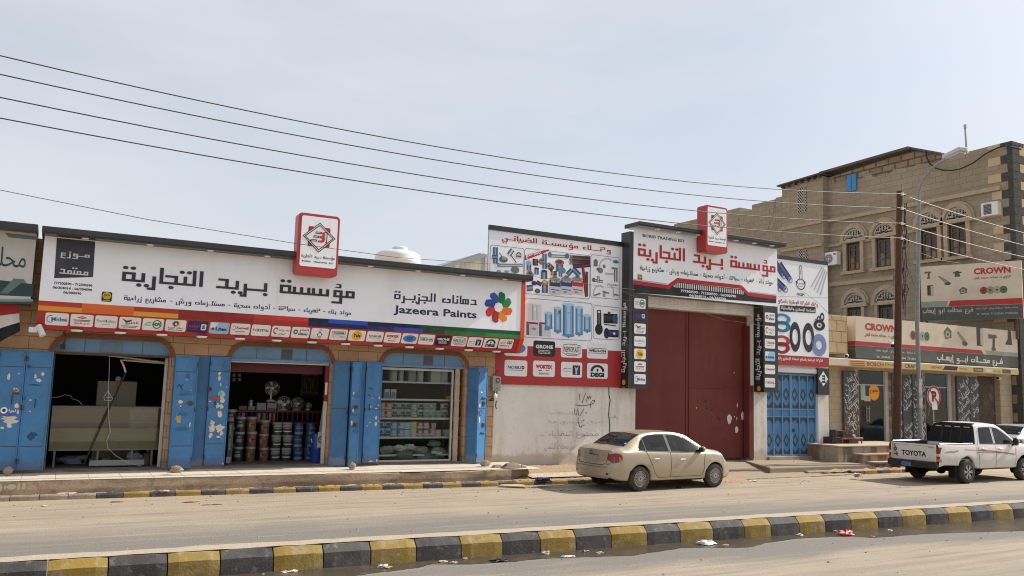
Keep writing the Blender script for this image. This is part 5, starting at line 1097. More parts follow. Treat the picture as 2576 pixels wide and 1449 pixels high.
# blue ornamental door
m_dblue = mat('light blue door paint', (.115, .30, .52), .5, .4, layers=((4, .4, .7, (.10, .25, .43), .7), (20, .6, .74, (.20, .12, .08), .6)))
m_dgrey = mat('dark steel ornament', (.060, .058, .058), .6, .4); m_dpan = mat('blue sheet panel', (.095, .235, .43), .55, .4, layers=((3, .4, .7, (.085, .20, .36), .7), (16, .62, .72, (.04, .03, .025), .7)))
YD = YR + .12; F = Frame((0, YD, 0)); n = 6; wd = (bx1 - bx0) / n; zb_ = .33
for hf in range(2):
 xa, xb = bx0 + hf * 3 * wd, bx0 + (hf + 1) * 3 * wd
 b = MB(m_dpan); b.box(xa + .012, xb - .012, YD + .001, YD + .04, zb_, btop - .03); o = b.build('door', wh)
 f = MB(m_dblue); g = MB(m_dgrey); H = btop - .03 - zb_; zm0, zm1 = zb_ + H * .475, zb_ + H * .565
 for k in range(4): x = xa + k * wd; a = .03 if k in (0, 3) else .026; x = min(max(x, xa + .032), xb - .032); f.box(x - a, x + a, YD - .03, YD + .0005, zb_, btop - .03)
 for z in (zb_ + .03, zm0, zm1, btop - .06):
  for k in range(3): f.box(xa + k * wd + .033, xa + (k + 1) * wd - .033, YD - .025, YD + .0005, z - .025, z + .025)
 f.build('frame', o)
 for k in range(3):
  c = xa + (k + .5) * wd; w2 = wd / 2 - .04
  for lo_, hi_ in ((zb_ + .06, zm0 - .03), (zm1 + .03, btop - .09)):
   for sg, zc in ((1, hi_), (-1, lo_)): g.fline(F, [(c - w2, zc - sg * .20), (c, zc - sg * .03), (c + w2, zc - sg * .20)], .035, None, .012); g.fpoly(F, [(c - w2, zc), (c - w2, zc - sg * .16), (c - .03, zc)] if sg < 0 else [(c - .03, zc), (c - w2, zc - sg * .16), (c - w2, zc)], None, .010); g.fpoly(F, [(c + w2, zc), (c + .03, zc), (c + w2, zc - sg * .16)] if sg > 0 else [(c + .03, zc), (c + w2, zc), (c + w2, zc - sg * .16)], None, .010)
   zc = lo_ + (hi_ - lo_) * (.38 if lo_ < 1 else .42); g.fline(F, [(c, zc + .19), (c + w2 * .72, zc), (c, zc - .19), (c - w2 * .72, zc)], .04, None, .012, True)
 g.build('ornament', o)
 if hf == 1: l = MB(m_black); l.box(xa + .06, xa + .12, YD - .05, YD - .031, 1.55, 1.65); l.box(xa + .05, xa + .14, YD - .05, YD - .031, 1.15, 1.25); l.build('lock', o)
b = MB(m_white); b.box(bx0 - .1, bx1 + .05, YR - .05, YR - .002, btop + .01, btop + .16); b.build('canopy', wh)
b = MB(m_conc); b.box(bx0, bx1, YR - .1, YR + .3, .2, .33); b.build('threshold', wh)
# ================================================================ tall stone house, its side wall in shade
z7 = zoom((3000, 500), 2.07); z8 = zoom((3200, 1150), 1.811)
XS = 37.07; YC = 21.07
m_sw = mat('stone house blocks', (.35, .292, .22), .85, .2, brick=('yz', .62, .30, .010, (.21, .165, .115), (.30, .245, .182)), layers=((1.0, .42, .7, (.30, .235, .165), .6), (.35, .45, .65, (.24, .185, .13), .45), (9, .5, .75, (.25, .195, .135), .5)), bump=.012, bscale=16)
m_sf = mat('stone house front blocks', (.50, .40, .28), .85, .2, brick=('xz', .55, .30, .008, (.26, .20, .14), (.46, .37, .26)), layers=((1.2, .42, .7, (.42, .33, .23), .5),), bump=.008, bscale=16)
m_trimst = mat('smooth stone trim', (.43, .345, .24), .85, .2, layers=((5, .4, .7, (.30, .225, .15), .7),))
m_bas = mat('dark basalt quoin', (.060, .056, .053), .85, .2, layers=((8, .4, .7, (.10, .095, .09), .7),), bump=.01, bscale=14)
m_ql = mat('pale quoin', (.52, .41, .25), .85, .2, layers=((6, .4, .7, (.44, .34, .21), .7),), bump=.008, bscale=14)
m_rub = mat('rough rubble masonry', (.36, .275, .20), .95, .1, brick=('yz', .75, .36, .045, (.09, .075, .06), (.22, .16, .11)), layers=((5, .4, .7, (.20, .15, .11), .7),), bump=.03, bscale=9)
m_roof = mat('dark corrugated roof', (.085, .075, .065), .7, .3, layers=((3, .4, .7, (.14, .10, .07), .8),))
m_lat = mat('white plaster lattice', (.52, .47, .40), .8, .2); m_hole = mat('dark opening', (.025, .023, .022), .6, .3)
m_wood = mat('brown window wood', (.115, .060, .035), .65, .3, layers=((8, .4, .7, (.17, .10, .06), .7),))
m_pane = mat('dark window pane', (.030, .034, .036), .08, .5)
hb = thing('stone_house', 'tall brown stone house with arched lattice windows and dark quoins at the right', 'house', (XS, YC, 0))
F = Frame((XS, 0, 0), (0, -1, 0)); PX = lambda x, y: F.px(*z7(x, y))
top = [PX(*p) for p in ((540, 415), (585, 400), (1230, 195), (1478, 240), (1478, 252), (1682, 215), (1682, 184))]
ztop = PX(2035, 112)[1]; uc = -YC
top[-1] = (top[-1][0], ztop - .02)
out = [(top[0][0], 0)] + top + [(uc, ztop), (uc, 0)]
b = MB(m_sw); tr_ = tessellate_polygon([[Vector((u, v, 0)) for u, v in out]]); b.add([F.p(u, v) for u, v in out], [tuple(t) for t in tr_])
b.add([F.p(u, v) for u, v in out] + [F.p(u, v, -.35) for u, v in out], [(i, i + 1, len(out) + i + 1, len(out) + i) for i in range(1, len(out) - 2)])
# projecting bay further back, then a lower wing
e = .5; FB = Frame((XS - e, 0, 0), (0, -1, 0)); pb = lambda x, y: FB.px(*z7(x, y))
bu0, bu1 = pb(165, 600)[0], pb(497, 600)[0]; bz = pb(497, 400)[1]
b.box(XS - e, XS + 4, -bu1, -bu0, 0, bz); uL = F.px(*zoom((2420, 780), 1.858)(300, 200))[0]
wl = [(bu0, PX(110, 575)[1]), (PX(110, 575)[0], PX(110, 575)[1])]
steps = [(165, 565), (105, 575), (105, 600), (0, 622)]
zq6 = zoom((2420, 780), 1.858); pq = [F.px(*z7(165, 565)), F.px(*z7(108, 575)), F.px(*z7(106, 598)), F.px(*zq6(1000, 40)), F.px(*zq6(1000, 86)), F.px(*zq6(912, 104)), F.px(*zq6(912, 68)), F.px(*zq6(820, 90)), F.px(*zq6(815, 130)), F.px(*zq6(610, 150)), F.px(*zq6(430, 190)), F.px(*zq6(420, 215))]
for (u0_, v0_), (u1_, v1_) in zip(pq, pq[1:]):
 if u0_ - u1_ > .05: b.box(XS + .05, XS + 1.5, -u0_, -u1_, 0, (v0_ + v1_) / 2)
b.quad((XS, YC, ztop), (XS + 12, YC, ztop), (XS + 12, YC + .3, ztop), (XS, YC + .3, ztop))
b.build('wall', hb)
b = MB(m_sf); b.quad((XS, YC, 0), (XS + 14, YC, 0), (XS + 14, YC, ztop - .05), (XS, YC, ztop - .05)); b.build('front_wall', hb)
b = MB(m_rub); b.fpoly(F, [PX(*p) for p in ((583, 402), (1230, 197), (1476, 243), (1440, 288), (1262, 300), (1240, 318), (1075, 345), (1050, 372), (905, 410), (890, 372), (845, 385), (820, 415), (785, 420), (700, 425), (660, 440), (588, 452))], None, .02); b.build('rubble_masonry', hb)
b = MB(m_roof)
def roofstrip(pts, x0, x1, th):
 for (a, c), (d, e_) in zip(pts, pts[1:]): b.prism([(x0, -a, c), (x0, -d, e_), (x0, -d, e_ + th), (x0, -a, c + th)], (x1 - x0, 0, 0))
roofstrip([PX(500, 392), PX(1228, 186)], XS - .35, XS + 4, .13); roofstrip([PX(1229, 186), PX(1480, 232)], XS - .2, XS + 4, .12); roofstrip([pb(150, 492), pb(500, 388)], XS - e - .3, XS + 4, .08)
for k in range(7): u_, v_ = pb(185 + 50 * k, 486 - 15 * k); b.box(XS - e - .29, XS, -u_ - .03, -u_ + .03, v_ - .13, v_ - .01)
b.build('roof', hb)
b = MB(m_trimst)
def band(p0, p1, h=.16, d=.10, f=F, q=None):
 P = q or PX; a, c = P(*p0), P(*p1); v = (a[1] + c[1]) / 2
 b.prism([f.p(a[0], v - h / 2, .001), f.p(c[0], v - h / 2, .001), f.p(c[0], v + h / 2, .001), f.p(a[0], v + h / 2, .001)], f.N * d)
band((540, 775), (1950, 490), .2, .14); band((165, 832), (495, 768), .18, .10, FB, pb); band((165, 1012), (495, 957), .15, .10, FB, pb); band((545, 1302), (1080, 1215), .2, .12)
band((690, 945), (700, 943)); band((825, 932), (920, 912), .14); band((1062, 886), (1300, 832), .14); band((1432, 802), (1520, 782), .14); band((1665, 766), (1950, 712), .14)
band((545, 975), (688, 948), .14)
b.build('string_course', hb)
def arched_window(cx, cy, rect, name_y=True):
 """window with a lattice fanlight over it; cx, cy = centre of the fanlight's base in the z7 crop"""
 u, v = PX(cx, cy); r = .62
 if rect: a = PX(rect[0], rect[1]); c = PX(rect[2], rect[3]); u = (a[0] + c[0]) / 2; hw = (c[0] - a[0]) / 2 + .12
 else: hw = .62
 f = MB(m_trimst); K = 14
 for r0, r1, d in ((r, r + .17, .16), (r + .17, r + .27, .08)):
  vs = []
  for k in range(K + 1):
   t = pi * k / K
   for rr_, n in ((r0, .001), (r0, d), (r1, d), (r1, .001)): vs.append(F.p(u + rr_ * cos(t), v + rr_ * sin(t) * 1.02, n))
  f.add(vs, [(4 * k + j, 4 * k + j + 1, 4 * k + 5 + j, 4 * k + 4 + j) for k in range(K) for j in range(3)])
 def bar(u0, u1, v0, v1, d): f.prism([F.p(u0, v0, .001), F.p(u1, v0, .001), F.p(u1, v1, .001), F.p(u0, v1, .001)], F.N * d)
 bar(u - r - .2, u + r + .2, v - .14, v - .001, .18)
 if rect:
  vt, vb = v - .15, c[1]
  bar(u - hw - .2, u - hw, vb, vt, .15); bar(u + hw, u + hw + .2, vb, vt, .15); bar(u - hw - .3, u + hw + .3, vb - .16, vb - .001, .24)
 o = f.build('window', hb)
 g = MB(m_hole); g.fdisc(F, u, v, r, None, .006, 16, a0=0, a1=180, r0=.001); g.build('fanlight', o)
 l = MB(m_lat); rn = random.Random(int(cx))
 l.fdisc(F, u, v, r, None, .05, 16, a0=0, a1=180, r0=r * .88); l.frect(F, u - r, u + r, v, v + .07, None, .05)
 for ring, nn in ((.22, 3), (.42, 5), (.64, 7), (.82, 9)):
  for k in range(nn):
   t = pi * (k + .5) / nn; l.fdisc(F, u + r * ring * cos(t), v + .05 + r * (ring - .02) * sin(t), r * .155, None, .045, 7, r0=r * .085)
 l.build('lattice', o)
 if rect:
  vt2 = a[1]
  w = MB(m_hole); w.frect(F, u - hw, u + hw, c[1], v - .15, None, .008); w.build('recess', o)
  p = MB(m_pane); p.frect(F, u - hw + .16, u + hw - .10, c[1] + .06, vt2, None, .012); p.build('pane', o)
  q = MB(m_wood)
  x0, x1, y0, y1 = u - hw + .13, u + hw - .07, c[1] + .02, vt2 + .04
  for a_, b_, c_, d_ in ((x0, x0 + .07, y0, y1), (x1 - .07, x1, y0, y1), (x0 + .07, x1 - .07, y0, y0 + .07), (x0 + .07, x1 - .07, y1 - .07, y1), ((x0 + x1) / 2 - .035, (x0 + x1) / 2 + .035, y0 + .07, y1 - .07)): q.prism([F.p(a_, c_, .010), F.p(b_, c_, .010), F.p(b_, d_, .010), F.p(a_, d_, .010)], F.N * .05)
  for t in (.30, .55, .8): yv = y0 + (y1 - y0) * t; q.prism([F.p(x0 + .07, yv - .022, .011), F.p(x1 - .07, yv - .022, .011), F.p(x1 - .07, yv + .022, .011), F.p(x0 + .07, yv + .022, .011)], F.N * .03)
  cw = MB(mat('curtain %d' % cx, rn.choice(((.22, .15, .11), (.16, .17, .14), (.25, .20, .16))), .9)); cw.frect(F, x0 + .08, (x0 + x1) / 2 - .05, y0 + .08, y0 + (y1 - y0) * .52, None, .016); cw.frect(F, (x0 + x1) / 2 + .05, x1 - .08, y0 + .08, y0 + (y1 - y0) * .28, None, .016); cw.build('curtain', o); q.build('frame', o)
arched_window(745, 922, (712, 975, 800, 1168)); arched_window(988, 880, (952, 935, 1052, 1138)); arched_window(1357, 805, (1318, 872, 1428, 1075)); arched_window(1583, 762, (1543, 822, 1662, 1048))
arched_window(755, 1449, (720, 1500, 810, 1700)); arched_window(1010, 1428, (972, 1485, 1070, 1680))
def lattice(f, P, x0, y0, x1, y1):
 a, c = P(x0, y0), P(x1, y1); u0, u1, v0, v1 = a[0], c[0], c[1], a[1]
 g = MB(m_hole); g.frect(f, u0, u1, v0, v1, None, .004); o = g.build('vent', hb); l = MB(m_lat); n = 4; s_ = (u1 - u0) / n; k = int((v1 - v0) / s_)
 for i in range(n):
  for j in range(k): l.fdisc(f, u0 + (i + .5) * s_, v0 + (j + .5) * (v1 - v0) / k, s_ * .54, None, .02 + .002 * ((i + j) % 2), 6, r0=s_ * .34, ry=(v1 - v0) / k * .54)
 l.build('lattice', o)
lattice(FB, pb, 288, 500, 366, 690); lattice(FB, pb, 297, 1008, 376, 1100)
b = MB(mat('blue hatch paint', (.05, .24, .48), .6, layers=((5, .5, .75, (.04, .18, .38), .7),))); a = PX(700, 398); c = PX(778, 515); b.prism([F.p(a[0], c[1], .021), F.p(c[0], c[1], .021), F.p(c[0], a[1], .021), F.p(a[0], a[1], .021)], F.N * .08); b.frect(F, (a[0] + c[0]) / 2 - .012, (a[0] + c[0]) / 2 + .012, c[1] + .05, a[1] - .05, m_hole, .104); b.build('hatch', hb)
# quoins up the corner
rq = random.Random(4); z = .3; k = 0
def quoin(m, *q): b = MB(m); b.box(*q); b.build('quoin', hb, bevel=.01, seg=1)
while z < ztop - .1:
 e0, z1_ = k % 2 == 0, min(z + .40, ztop)
 quoin(m_bas if e0 else m_ql, XS + (.281 if e0 else .551), XS + .9, YC - .022, YC + .1, z + .004, z1_ - .004)
 quoin(m_bas, XS - .03, XS + (.28 if e0 else .55), YC - .025, YC + (.52 if e0 else .22), z + .004, z1_ - .004)
 if e0: quoin(m_ql, XS - .028, XS + .05, YC + .521, YC + .94 + .2 * rq.random(), z + .006, z1_ - .006)
 z += .40; k += 1
# things fixed to the house
def ac_split(loc_uv, label):
 u, v = loc_uv; t = thing('air_conditioner', label, 'air conditioner', F.p(u, v, .2))
 b = MB(m_white); o = F.p(u, v, 0); b.box(o.x - .42, o.x - .08, o.y - .45, o.y + .45, o.z, o.z + .72); b.build('case', t, bevel=.02)
 f2 = Frame((o.x - .42, 0, 0), (0, -1, 0)); b = MB(mat('ac grille', (.16, .16, .165), .6)); b.fdisc(f2, -o.y - .08, o.z + .36, .27, None, .004, 18); b.fdisc(f2, -o.y - .08, o.z + .36, .25, m_white, .006, 18, r0=.235); b.fdisc(f2, -o.y - .08, o.z + .36, .15, m_white, .006, 18, r0=.135); b.fdisc(f2, -o.y - .08, o.z + .36, .06, m_white, .007, 10); b.build('fan_grille', t)
 b = MB(m_signred); b.frect(f2, -o.y + .24, -o.y + .40, o.z + .54, o.z + .62, None, .005); b.build('nameplate', t)
 b = MB(m_steel)
 for s_ in (-.35, .35): b.tube([(o.x - .4, o.y + s_, o.z - .02), (o.x, o.y + s_, o.z - .02)], .02); b.tube([(o.x - .35, o.y + s_, o.z - .02), (o.x, o.y + s_, o.z - .3)], .015)
 b.build('bracket', t)
ac_split(PX(598, 1132), 'white outdoor air conditioner on brackets beside the left arched window')
t = thing('air_conditioner', 'white window air conditioner near the dark quoins of the stone house', 'air conditioner', F.p(*PX(1880, 715), .2)); a = PX(1815, 632); c = PX(1955, 718); f2 = Frame((XS - .3, 0, 0), (0, -1, 0))
b = MB(m_white); b.box(XS - .3, XS + .02, -c[0], -a[0], c[1], a[1]); b.build('case', t, bevel=.015)
b = MB(mat('ac dark grille', (.06, .062, .066), .6)); b.frect(f2, a[0] + .12, c[0] - .28, c[1] + .08, a[1] - .08, None, .004)
for i in range(7): v = c[1] + .12 + i * (a[1] - c[1] - .24) / 6; b.frect(f2, a[0] + .14, c[0] - .30, v - .008, v + .008, m_steel, .006)
b.build('grille', t)
t = thing('antenna_mast', 'thin grey antenna mast on the parapet of the stone house', 'antenna', F.p(*PX(1640, 250), -.3))
b = MB(m_steel); a = PX(1625, 2); c = PX(1640, 245); b.tube([F.p(c[0], c[1], -.3), F.p(a[0], a[1], -.3)], [.05, .04], 8); b.build('pole', t); b = MB(m_steel); b.tube([F.p(a[0], a[1], -.3), F.p(a[0], a[1] + .18, -.3)], .065, 8); b.build('cap', t)
b = MB(m_black); b.tube([F.p(*PX(*p), .25) for p in ((1362, 205), (1368, 250), (1395, 305), (1440, 340), (1500, 358), (1570, 360), (1640, 350), (1740, 305), (1850, 225), (1945, 178), (2010, 160), (2140, 190))], .035, 6); tag(b.build('cable', None), 'thick black cable sagging across the top of the stone house', 'cable')

# ================================================================ tool shop at the foot of the house
YT = 21.5; F = Frame((0, YT, 0)); P8 = lambda x, y: F.px(*z8(x, y))
m_tw = mat('pale wall tile', (.48, .38, .26), .8, .25, brick=('xz', .34, .24, .006, (.25, .19, .13), (.43, .34, .235)), layers=((1.5, .42, .7, (.36, .28, .19), .7), (12, .55, .75, (.27, .2, .14), .5)), bump=.004)
m_slate = mat('slate grey shutter paint', (.075, .082, .092), .6, .35, layers=((3, .4, .7, (.06, .064, .07), .8), (14, .62, .74, (.14, .09, .06), .7)))
m_cream = mat('cream sign board', (.64, .54, .42), .55, .3, layers=((1.2, .45, .72, (.48, .40, .31), .6),))
ts = thing('tool_shop', 'single storey tool shop with slate shutters under cream and grey signs', 'shop building', (31, YT, .3))
tx0, tx1 = P8(120, 800)[0], XS - .05; base = .25
O1 = (P8(330, 800)[0], P8(560, 800)[0]); O2 = (P8(805, 800)[0], P8(1010, 800)[0]); O3 = (P8(1180, 800)[0], P8(1340, 800)[0]); zt8 = P8(330, 555)[1]; fl = .66
out = [(tx0, base)]
for a, c in (O1, O2, O3): out += [(a, base), (a, zt8), (c, zt8), (c, base)]
out += [(tx1, base), (tx1, 5.1), (tx0, 5.1)]
b = MB(m_tw); b.add([(x, YT, z) for x, z in out], [tuple(t) for t in tessellate_polygon([[Vector((x, z, 0)) for x, z in out]])])
for (a, c), (d, e_) in zip(out, out[1:-2]): b.quad((a, YT, c), (d, YT, e_), (d, YT + .25, e_), (a, YT + .25, c))
b.quad((tx0, YT, base), (tx0, YT + 8, base), (tx0, YT + 8, 5.1), (tx0, YT, 5.1)); b.quad((tx0, YT, 5.1), (tx1, YT, 5.1), (tx1, YT + 8, 5.1), (tx0, YT + 8, 5.1)); b.build('wall', ts)
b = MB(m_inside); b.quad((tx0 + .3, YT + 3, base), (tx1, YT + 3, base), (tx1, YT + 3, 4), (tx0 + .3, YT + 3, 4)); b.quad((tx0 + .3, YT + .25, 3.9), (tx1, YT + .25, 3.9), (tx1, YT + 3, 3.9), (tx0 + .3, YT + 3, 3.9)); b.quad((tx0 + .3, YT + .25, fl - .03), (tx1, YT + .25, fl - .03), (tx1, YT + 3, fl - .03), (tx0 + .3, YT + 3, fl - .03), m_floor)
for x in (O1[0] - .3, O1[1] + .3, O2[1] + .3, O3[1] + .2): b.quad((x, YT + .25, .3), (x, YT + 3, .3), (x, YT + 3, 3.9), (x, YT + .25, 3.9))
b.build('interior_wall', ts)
b = MB(mat('grubby plaster', (.105, .082, .06), .9, .1, layers=((.9, .5, .62, (.27, .20, .13), .9), (5, .5, .7, (.05, .04, .03), .7)))); b.quad((O3[0], YT + .24, base), (O3[1], YT + .24, base), (O3[1], YT + .24, zt8), (O3[0], YT + .24, zt8)); b.build('blocked_opening', ts)
m_gl = glass_mat('shop glass', (.86, .90, .89), .006)
for k, (a, c) in enumerate((O1, O2)):
 b = MB(m_steel); x1 = c - .28
 for q in ((a + .01, a + .07, fl, zt8 - .01), (x1, x1 + .07, fl, zt8 - .01), (a + .071, x1 - .001, zt8 - .58, zt8 - .53), (a + .071, x1 - .001, fl, fl + .06)): b.box(q[0], q[1], YT + .12, YT + .17, q[2], q[3])
 b.box(x1 + .071, c - .01, YT + .10, YT + .16, fl, zt8 - .01, m_alu); o = b.build('door', ts)
 g = MB(m_gl); g.box(a + .071, x1 - .001, YT + .14, YT + .15, fl + .061, zt8 - .581); g.box(a + .071, x1 - .001, YT + .14, YT + .15, zt8 - .529, zt8 - .02); g.build('pane', o)
 h = MB(m_steel)
 if k == 0:
  hx = P8(395, 900)[0]
  for dx in (0, .16): h.tube([(hx + dx, YT + .06, P8(395, 930)[1]), (hx + dx, YT + .06, P8(395, 815)[1])], .018, 6)
  for zz in (830, 915): h.tube([(hx, YT + .06, P8(395, zz)[1]), (hx + .16, YT + .06, P8(395, zz)[1])], .014, 6)
 else: h.tube([(a + .22, YT + .07, 1.7), (a + .27, YT + .02, 2.0), (a + .27, YT + .02, 2.3), (a + .22, YT + .07, 2.6)], .02, 6)
 h.build('handle', o)
 if k == 0:
  FD = Frame((0, YT + .138, 0)); q = FD.px(*z8(437, 715)); s_ = MB(ink('#d98a22')); s_.fdisc(FD, q[0], q[1], .32, None, .003, 20); s_.fdisc(FD, q[0], q[1], .27, ink('#e8a52c'), .005, 20); s_.fkufi(FD, 'مفتوح', (q[0] - .24, q[0] + .24, q[1] - .05, q[1] + .14), ink('#7a2018'), .007); s_.frect(FD, *bx(FD, z8, 340, 655, 770, 375, 700), ink('#9fb4aa'), .003); s_.frect(FD, *bx(FD, z8, 367, 740, 778, 412, 760), ink('#b9b6a8'), .005); s_.build('sticker', o)
b = MB(m_thresh); b.box(O1[0] - .1, O2[1] + .1, YT - .25, YT + .24, base - .1, fl - .001); b.build('doorstep', ts)
SL_ = []
def tshut(xa, xb, ya, yb, y, txts, dx=0):
 FF = Frame((0, y, 0)); u0, u1 = FF.px(*z8(xa, 700))[0], FF.px(*z8(xb, 700))[0]; zt_ = FF.px(*z8(xa, ya))[1]
 b = MB(m_slate); b.box(u0, u1, y, y + .07, fl - .10, zt_); o = b.build('shutter', ts, bevel=.006, seg=1)
 w = MB(mat('white hand lettering', (.72, .72, .70), .8) if 'white hand lettering' not in MATS else MATS['white hand lettering'])
 n = len(txts); H = zt_ - fl - .1
 for i, tx in enumerate(txts):
  c = zt_ - .12 - (i + .5) * H / n; hw = (u1 - u0) * .40; d = Vector((cos(.62), 0, sin(.62))); FT = Frame(FF.p((u0 + u1) / 2, c, .004), d, (-d.z, 0, d.x)); k = min(1, len(tx) / 5)
  w.ftext(FT, naskh(tx), (-hw * (.65 + .65 * k), hw * (.65 + .65 * k), -.17, .18), None, .001)
 w.build('hand_lettering', o)
tshut(222, 326, 560, 1005, YT - .12, ['ابو إيهاب', 'للعدات', 'الصناعية', 'ومستلزمات', 'الورش', 'وادوات', 'الامن', 'و'])
tshut(566, 640, 575, 1060, YT - .05, ['معدات', 'الصناعية', 'ورش', 'ابو', 'وادوات', 'الامن']); tshut(642, 708, 590, 1050, YT - .10, ['ابو إيهاب', 'للعدات', 'صناعية', '', 'ومستلزمات', 'الورش'])
tshut(712, 800, 590, 1040, YT - .14, ['ابو إيهاب', 'للعدات', 'صناعية', 'ومستلزمات', 'الورش', 'وادوات', 'الامن']); tshut(1030, 1118, 600, 950, YT - .10, ['ابو إيهاب', 'للعدات', 'الصناعية', 'ومستلزمات', 'الورش', 'وادوات']); tshut(1120, 1182, 605, 950, YT - .05, ['للعدات', 'صناعية', 'ورش', '', 'ابو'])
# canopy strip with brand names
FCp = Frame((0, 20.75, 0)); a = FCp.px(*z8(258, 475)); c = FCp.px(*z8(1468, 585)); c0 = FCp.px(*z8(258, 528))
m_cyel = mat('yellow brand strip', (.56, .42, .15), .6, .3, layers=((1.5, .45, .72, (.46, .35, .14), .6),))
b = MB(m_cream); xl = FCp.px(*z8(120, 480))[0]; b.box(xl, c[0], 20.75, YT - .01, c0[1], a[1]); b.build('canopy', ts, bevel=.02)
b = MB(m_cyel); b.frect(FCp, a[0], c[0], c0[1] + .02, a[1] - .05, None, .004)
def cb(x0, x1, k0=.12, k1=.88): h = a[1] - .05 - c0[1] - .02; return (FCp.px(*z8(x0, 520))[0], FCp.px(*z8(x1, 540))[0], c0[1] + .02 + h * k0, c0[1] + .02 + h * k1)
for k in (0, .36, .72): b.frect(FCp, *cb(272, 372, k + .04, k + .20), ink('#a8452e'), .006)
b.ftext(FCp, 'BOSCH', cb(388, 505), ink('#a83a2a'), .006, .03); b.ftext(FCp, 'Dnipro', cb(515, 640), ink('#8a7a20'), .006, .02); b.ftext(FCp, 'CRAFT', cb(655, 750), ink('#4a4430'), .006, .03)
b.ftext(FCp, 'CROWN', cb(838, 918, .3, .8), ink('#b4402e'), .006, .03); b.fpoly(FCp, [(cb(925, 0)[0], c0[1] + .05), (cb(1025, 0)[0], c0[1] + .05), (cb(1035, 0)[0], a[1] - .06), (cb(945, 0)[0], a[1] - .06)], ink('#33291f'), .006); b.ftext(FCp, 'TOTAL', cb(1045, 1105, .3, .7), ink('#c25a28'), .006, .03); b.frect(FCp, *cb(1145, 1215, .1, .9), ink('#4a4238'), .006); b.ftext(FCp, 'TOOLS', cb(1152, 1208, .3, .7), ink('#d8b84a'), .008, .02); q = cb(1225, 1280); b.fdisc(FCp, (q[0] + q[1]) / 2, (q[2] + q[3]) / 2, (q[1] - q[0]) / 2, ink('#c9c4b4'), .006, ry=(q[3] - q[2]) / 2); b.ftext(FCp, 'VICTOR', cb(1285, 1338, .2, .6), ink('#3a5a70'), .006, .02); b.frect(FCp, *cb(1350, 1410, .1, .9), ink('#5a4f30'), .006)
b.build('brand_strip', ts)
# stone parapet block at the left end
FPb = Frame((0, 21.0, 0)); a = FPb.px(*z8(116, 160)); c = FPb.px(*z8(248, 445)); m_yst = mat('yellow dressed stone', (.50, .375, .215), .8, .2, brick=('xz', .50, .40, .02, (.20, .14, .08), (.46, .34, .20)), layers=((3, .42, .7, (.46, .33, .17), .6),), bump=.015)
b = MB(m_yst); b.box(a[0], c[0], 21.0, YT - .011, c[1], a[1]); b.build('parapet', ts, bevel=.02)
# ---- signs of the tool shop
TOOL = ['#4a4c4a', '#6a6c68', '#8a7a58']
def tools(b, F, z, items):
 for k, x, y, s in items:
  u, v = F.px(*z(x, y)); u2, _ = F.px(*z(x + s, y)); r = abs(u2 - u); q = lambda *p: [(u + r * i, v + r * j) for i, j in p]
  if k == 'drill': b.fpoly(F, q((-.9, .9), (.7, .9), (.9, .5), (-.9, .35)), ink('#5b5d58'), .006); b.fpoly(F, q((-.05, .4), (.45, .45), (.30, -.7), (-.15, -.7)), ink('#4a4b48'), .007); b.fpoly(F, q((-.35, -.7), (.5, -.7), (.5, -1.1), (-.35, -1.1)), ink('#8a4a3a'), .007)
  if k == 'grind': b.fpoly(F, q((-1.2, .9), (-.9, 1.1), (.7, -.1), (.9, -.6), (.2, -.7), (-.1, -.2)), ink('#8b8676'), .006); b.fdisc(F, u + .5 * r, v - .55 * r, r * .6, ink('#55564f'), .007, ry=r * .32)
  if k == 'saw': b.fpoly(F, q((-1, .3), (0, 1.1), (1, .5), (.9, -.6), (-.6, -.9)), ink('#5c6058'), .006); b.fdisc(F, u, v - .1 * r, r * .55, ink('#a9a698'), .007); b.fdisc(F, u, v - .1 * r, r * .25, ink('#3c3f3a'), .008)
  if k == 'box': b.fpoly(F, q((-.6, -1.2), (.5, -1.2), (.55, 1.1), (-.6, 1.1)), ink('#3d3f3d'), .006); b.frect(F, u + r * .1, u + r * .7, v - r * 1.1, v + r * .9, ink('#b4ad9c'), .007)
  if k == 'router': b.fpoly(F, q((-.7, -.9), (.7, -.9), (.7, -.6), (.4, .8), (-.4, .8), (-.7, -.6)), ink('#4d5a50'), .006); b.fpoly(F, q((-1.1, .1), (1.1, .1), (1.1, .45), (-1.1, .45)), ink('#3c3f3a'), .007)
  if k == 'polish': b.fpoly(F, q((-.2, 1.2), (.4, .9), (.6, -.8), (-.9, -.8), (-.3, -.1)), ink('#4a4c4a'), .006)
  if k == 'disc4':
   for i, cc in enumerate(('#8c3a34', '#7e8a5c', '#a39a84', '#4c6a4c')): b.fdisc(F, u + r * (i - 1.5) * .62, v, r * .36, ink(cc), .006 + .001 * i, 14, ry=r * .40); b.fdisc(F, u + r * (i - 1.5) * .62, v, r * .10, ink('#3a3a36'), .0105, 8)
YSN = 21.12; F = Frame((0, YSN, 0)); P8 = lambda x, y: F.px(*z8(x, y)); a = P8(303, 170); c = P8(1467, 528); su0, su1, sv1 = a[0], c[0], a[1]; sv0 = P8(305, 468)[1]; H = sv1 - sv0
t = thing('shop_sign', 'cream and grey tool shop sign with red latin word above the slate shutters', 'shop sign', (31, YSN, sv0))
b = MB(m_cream); b.frect(F, su0, su1, sv0, sv1, None, 0); b.box(su0 - .005, su1 + .005, YSN + .004, YT - .013, sv0, sv1 + .004, m_cream); b.build('face', t)
GB = '#50544f'; RB = '#a83434'
b = MB(); V = lambda f_: sv0 + H * f_
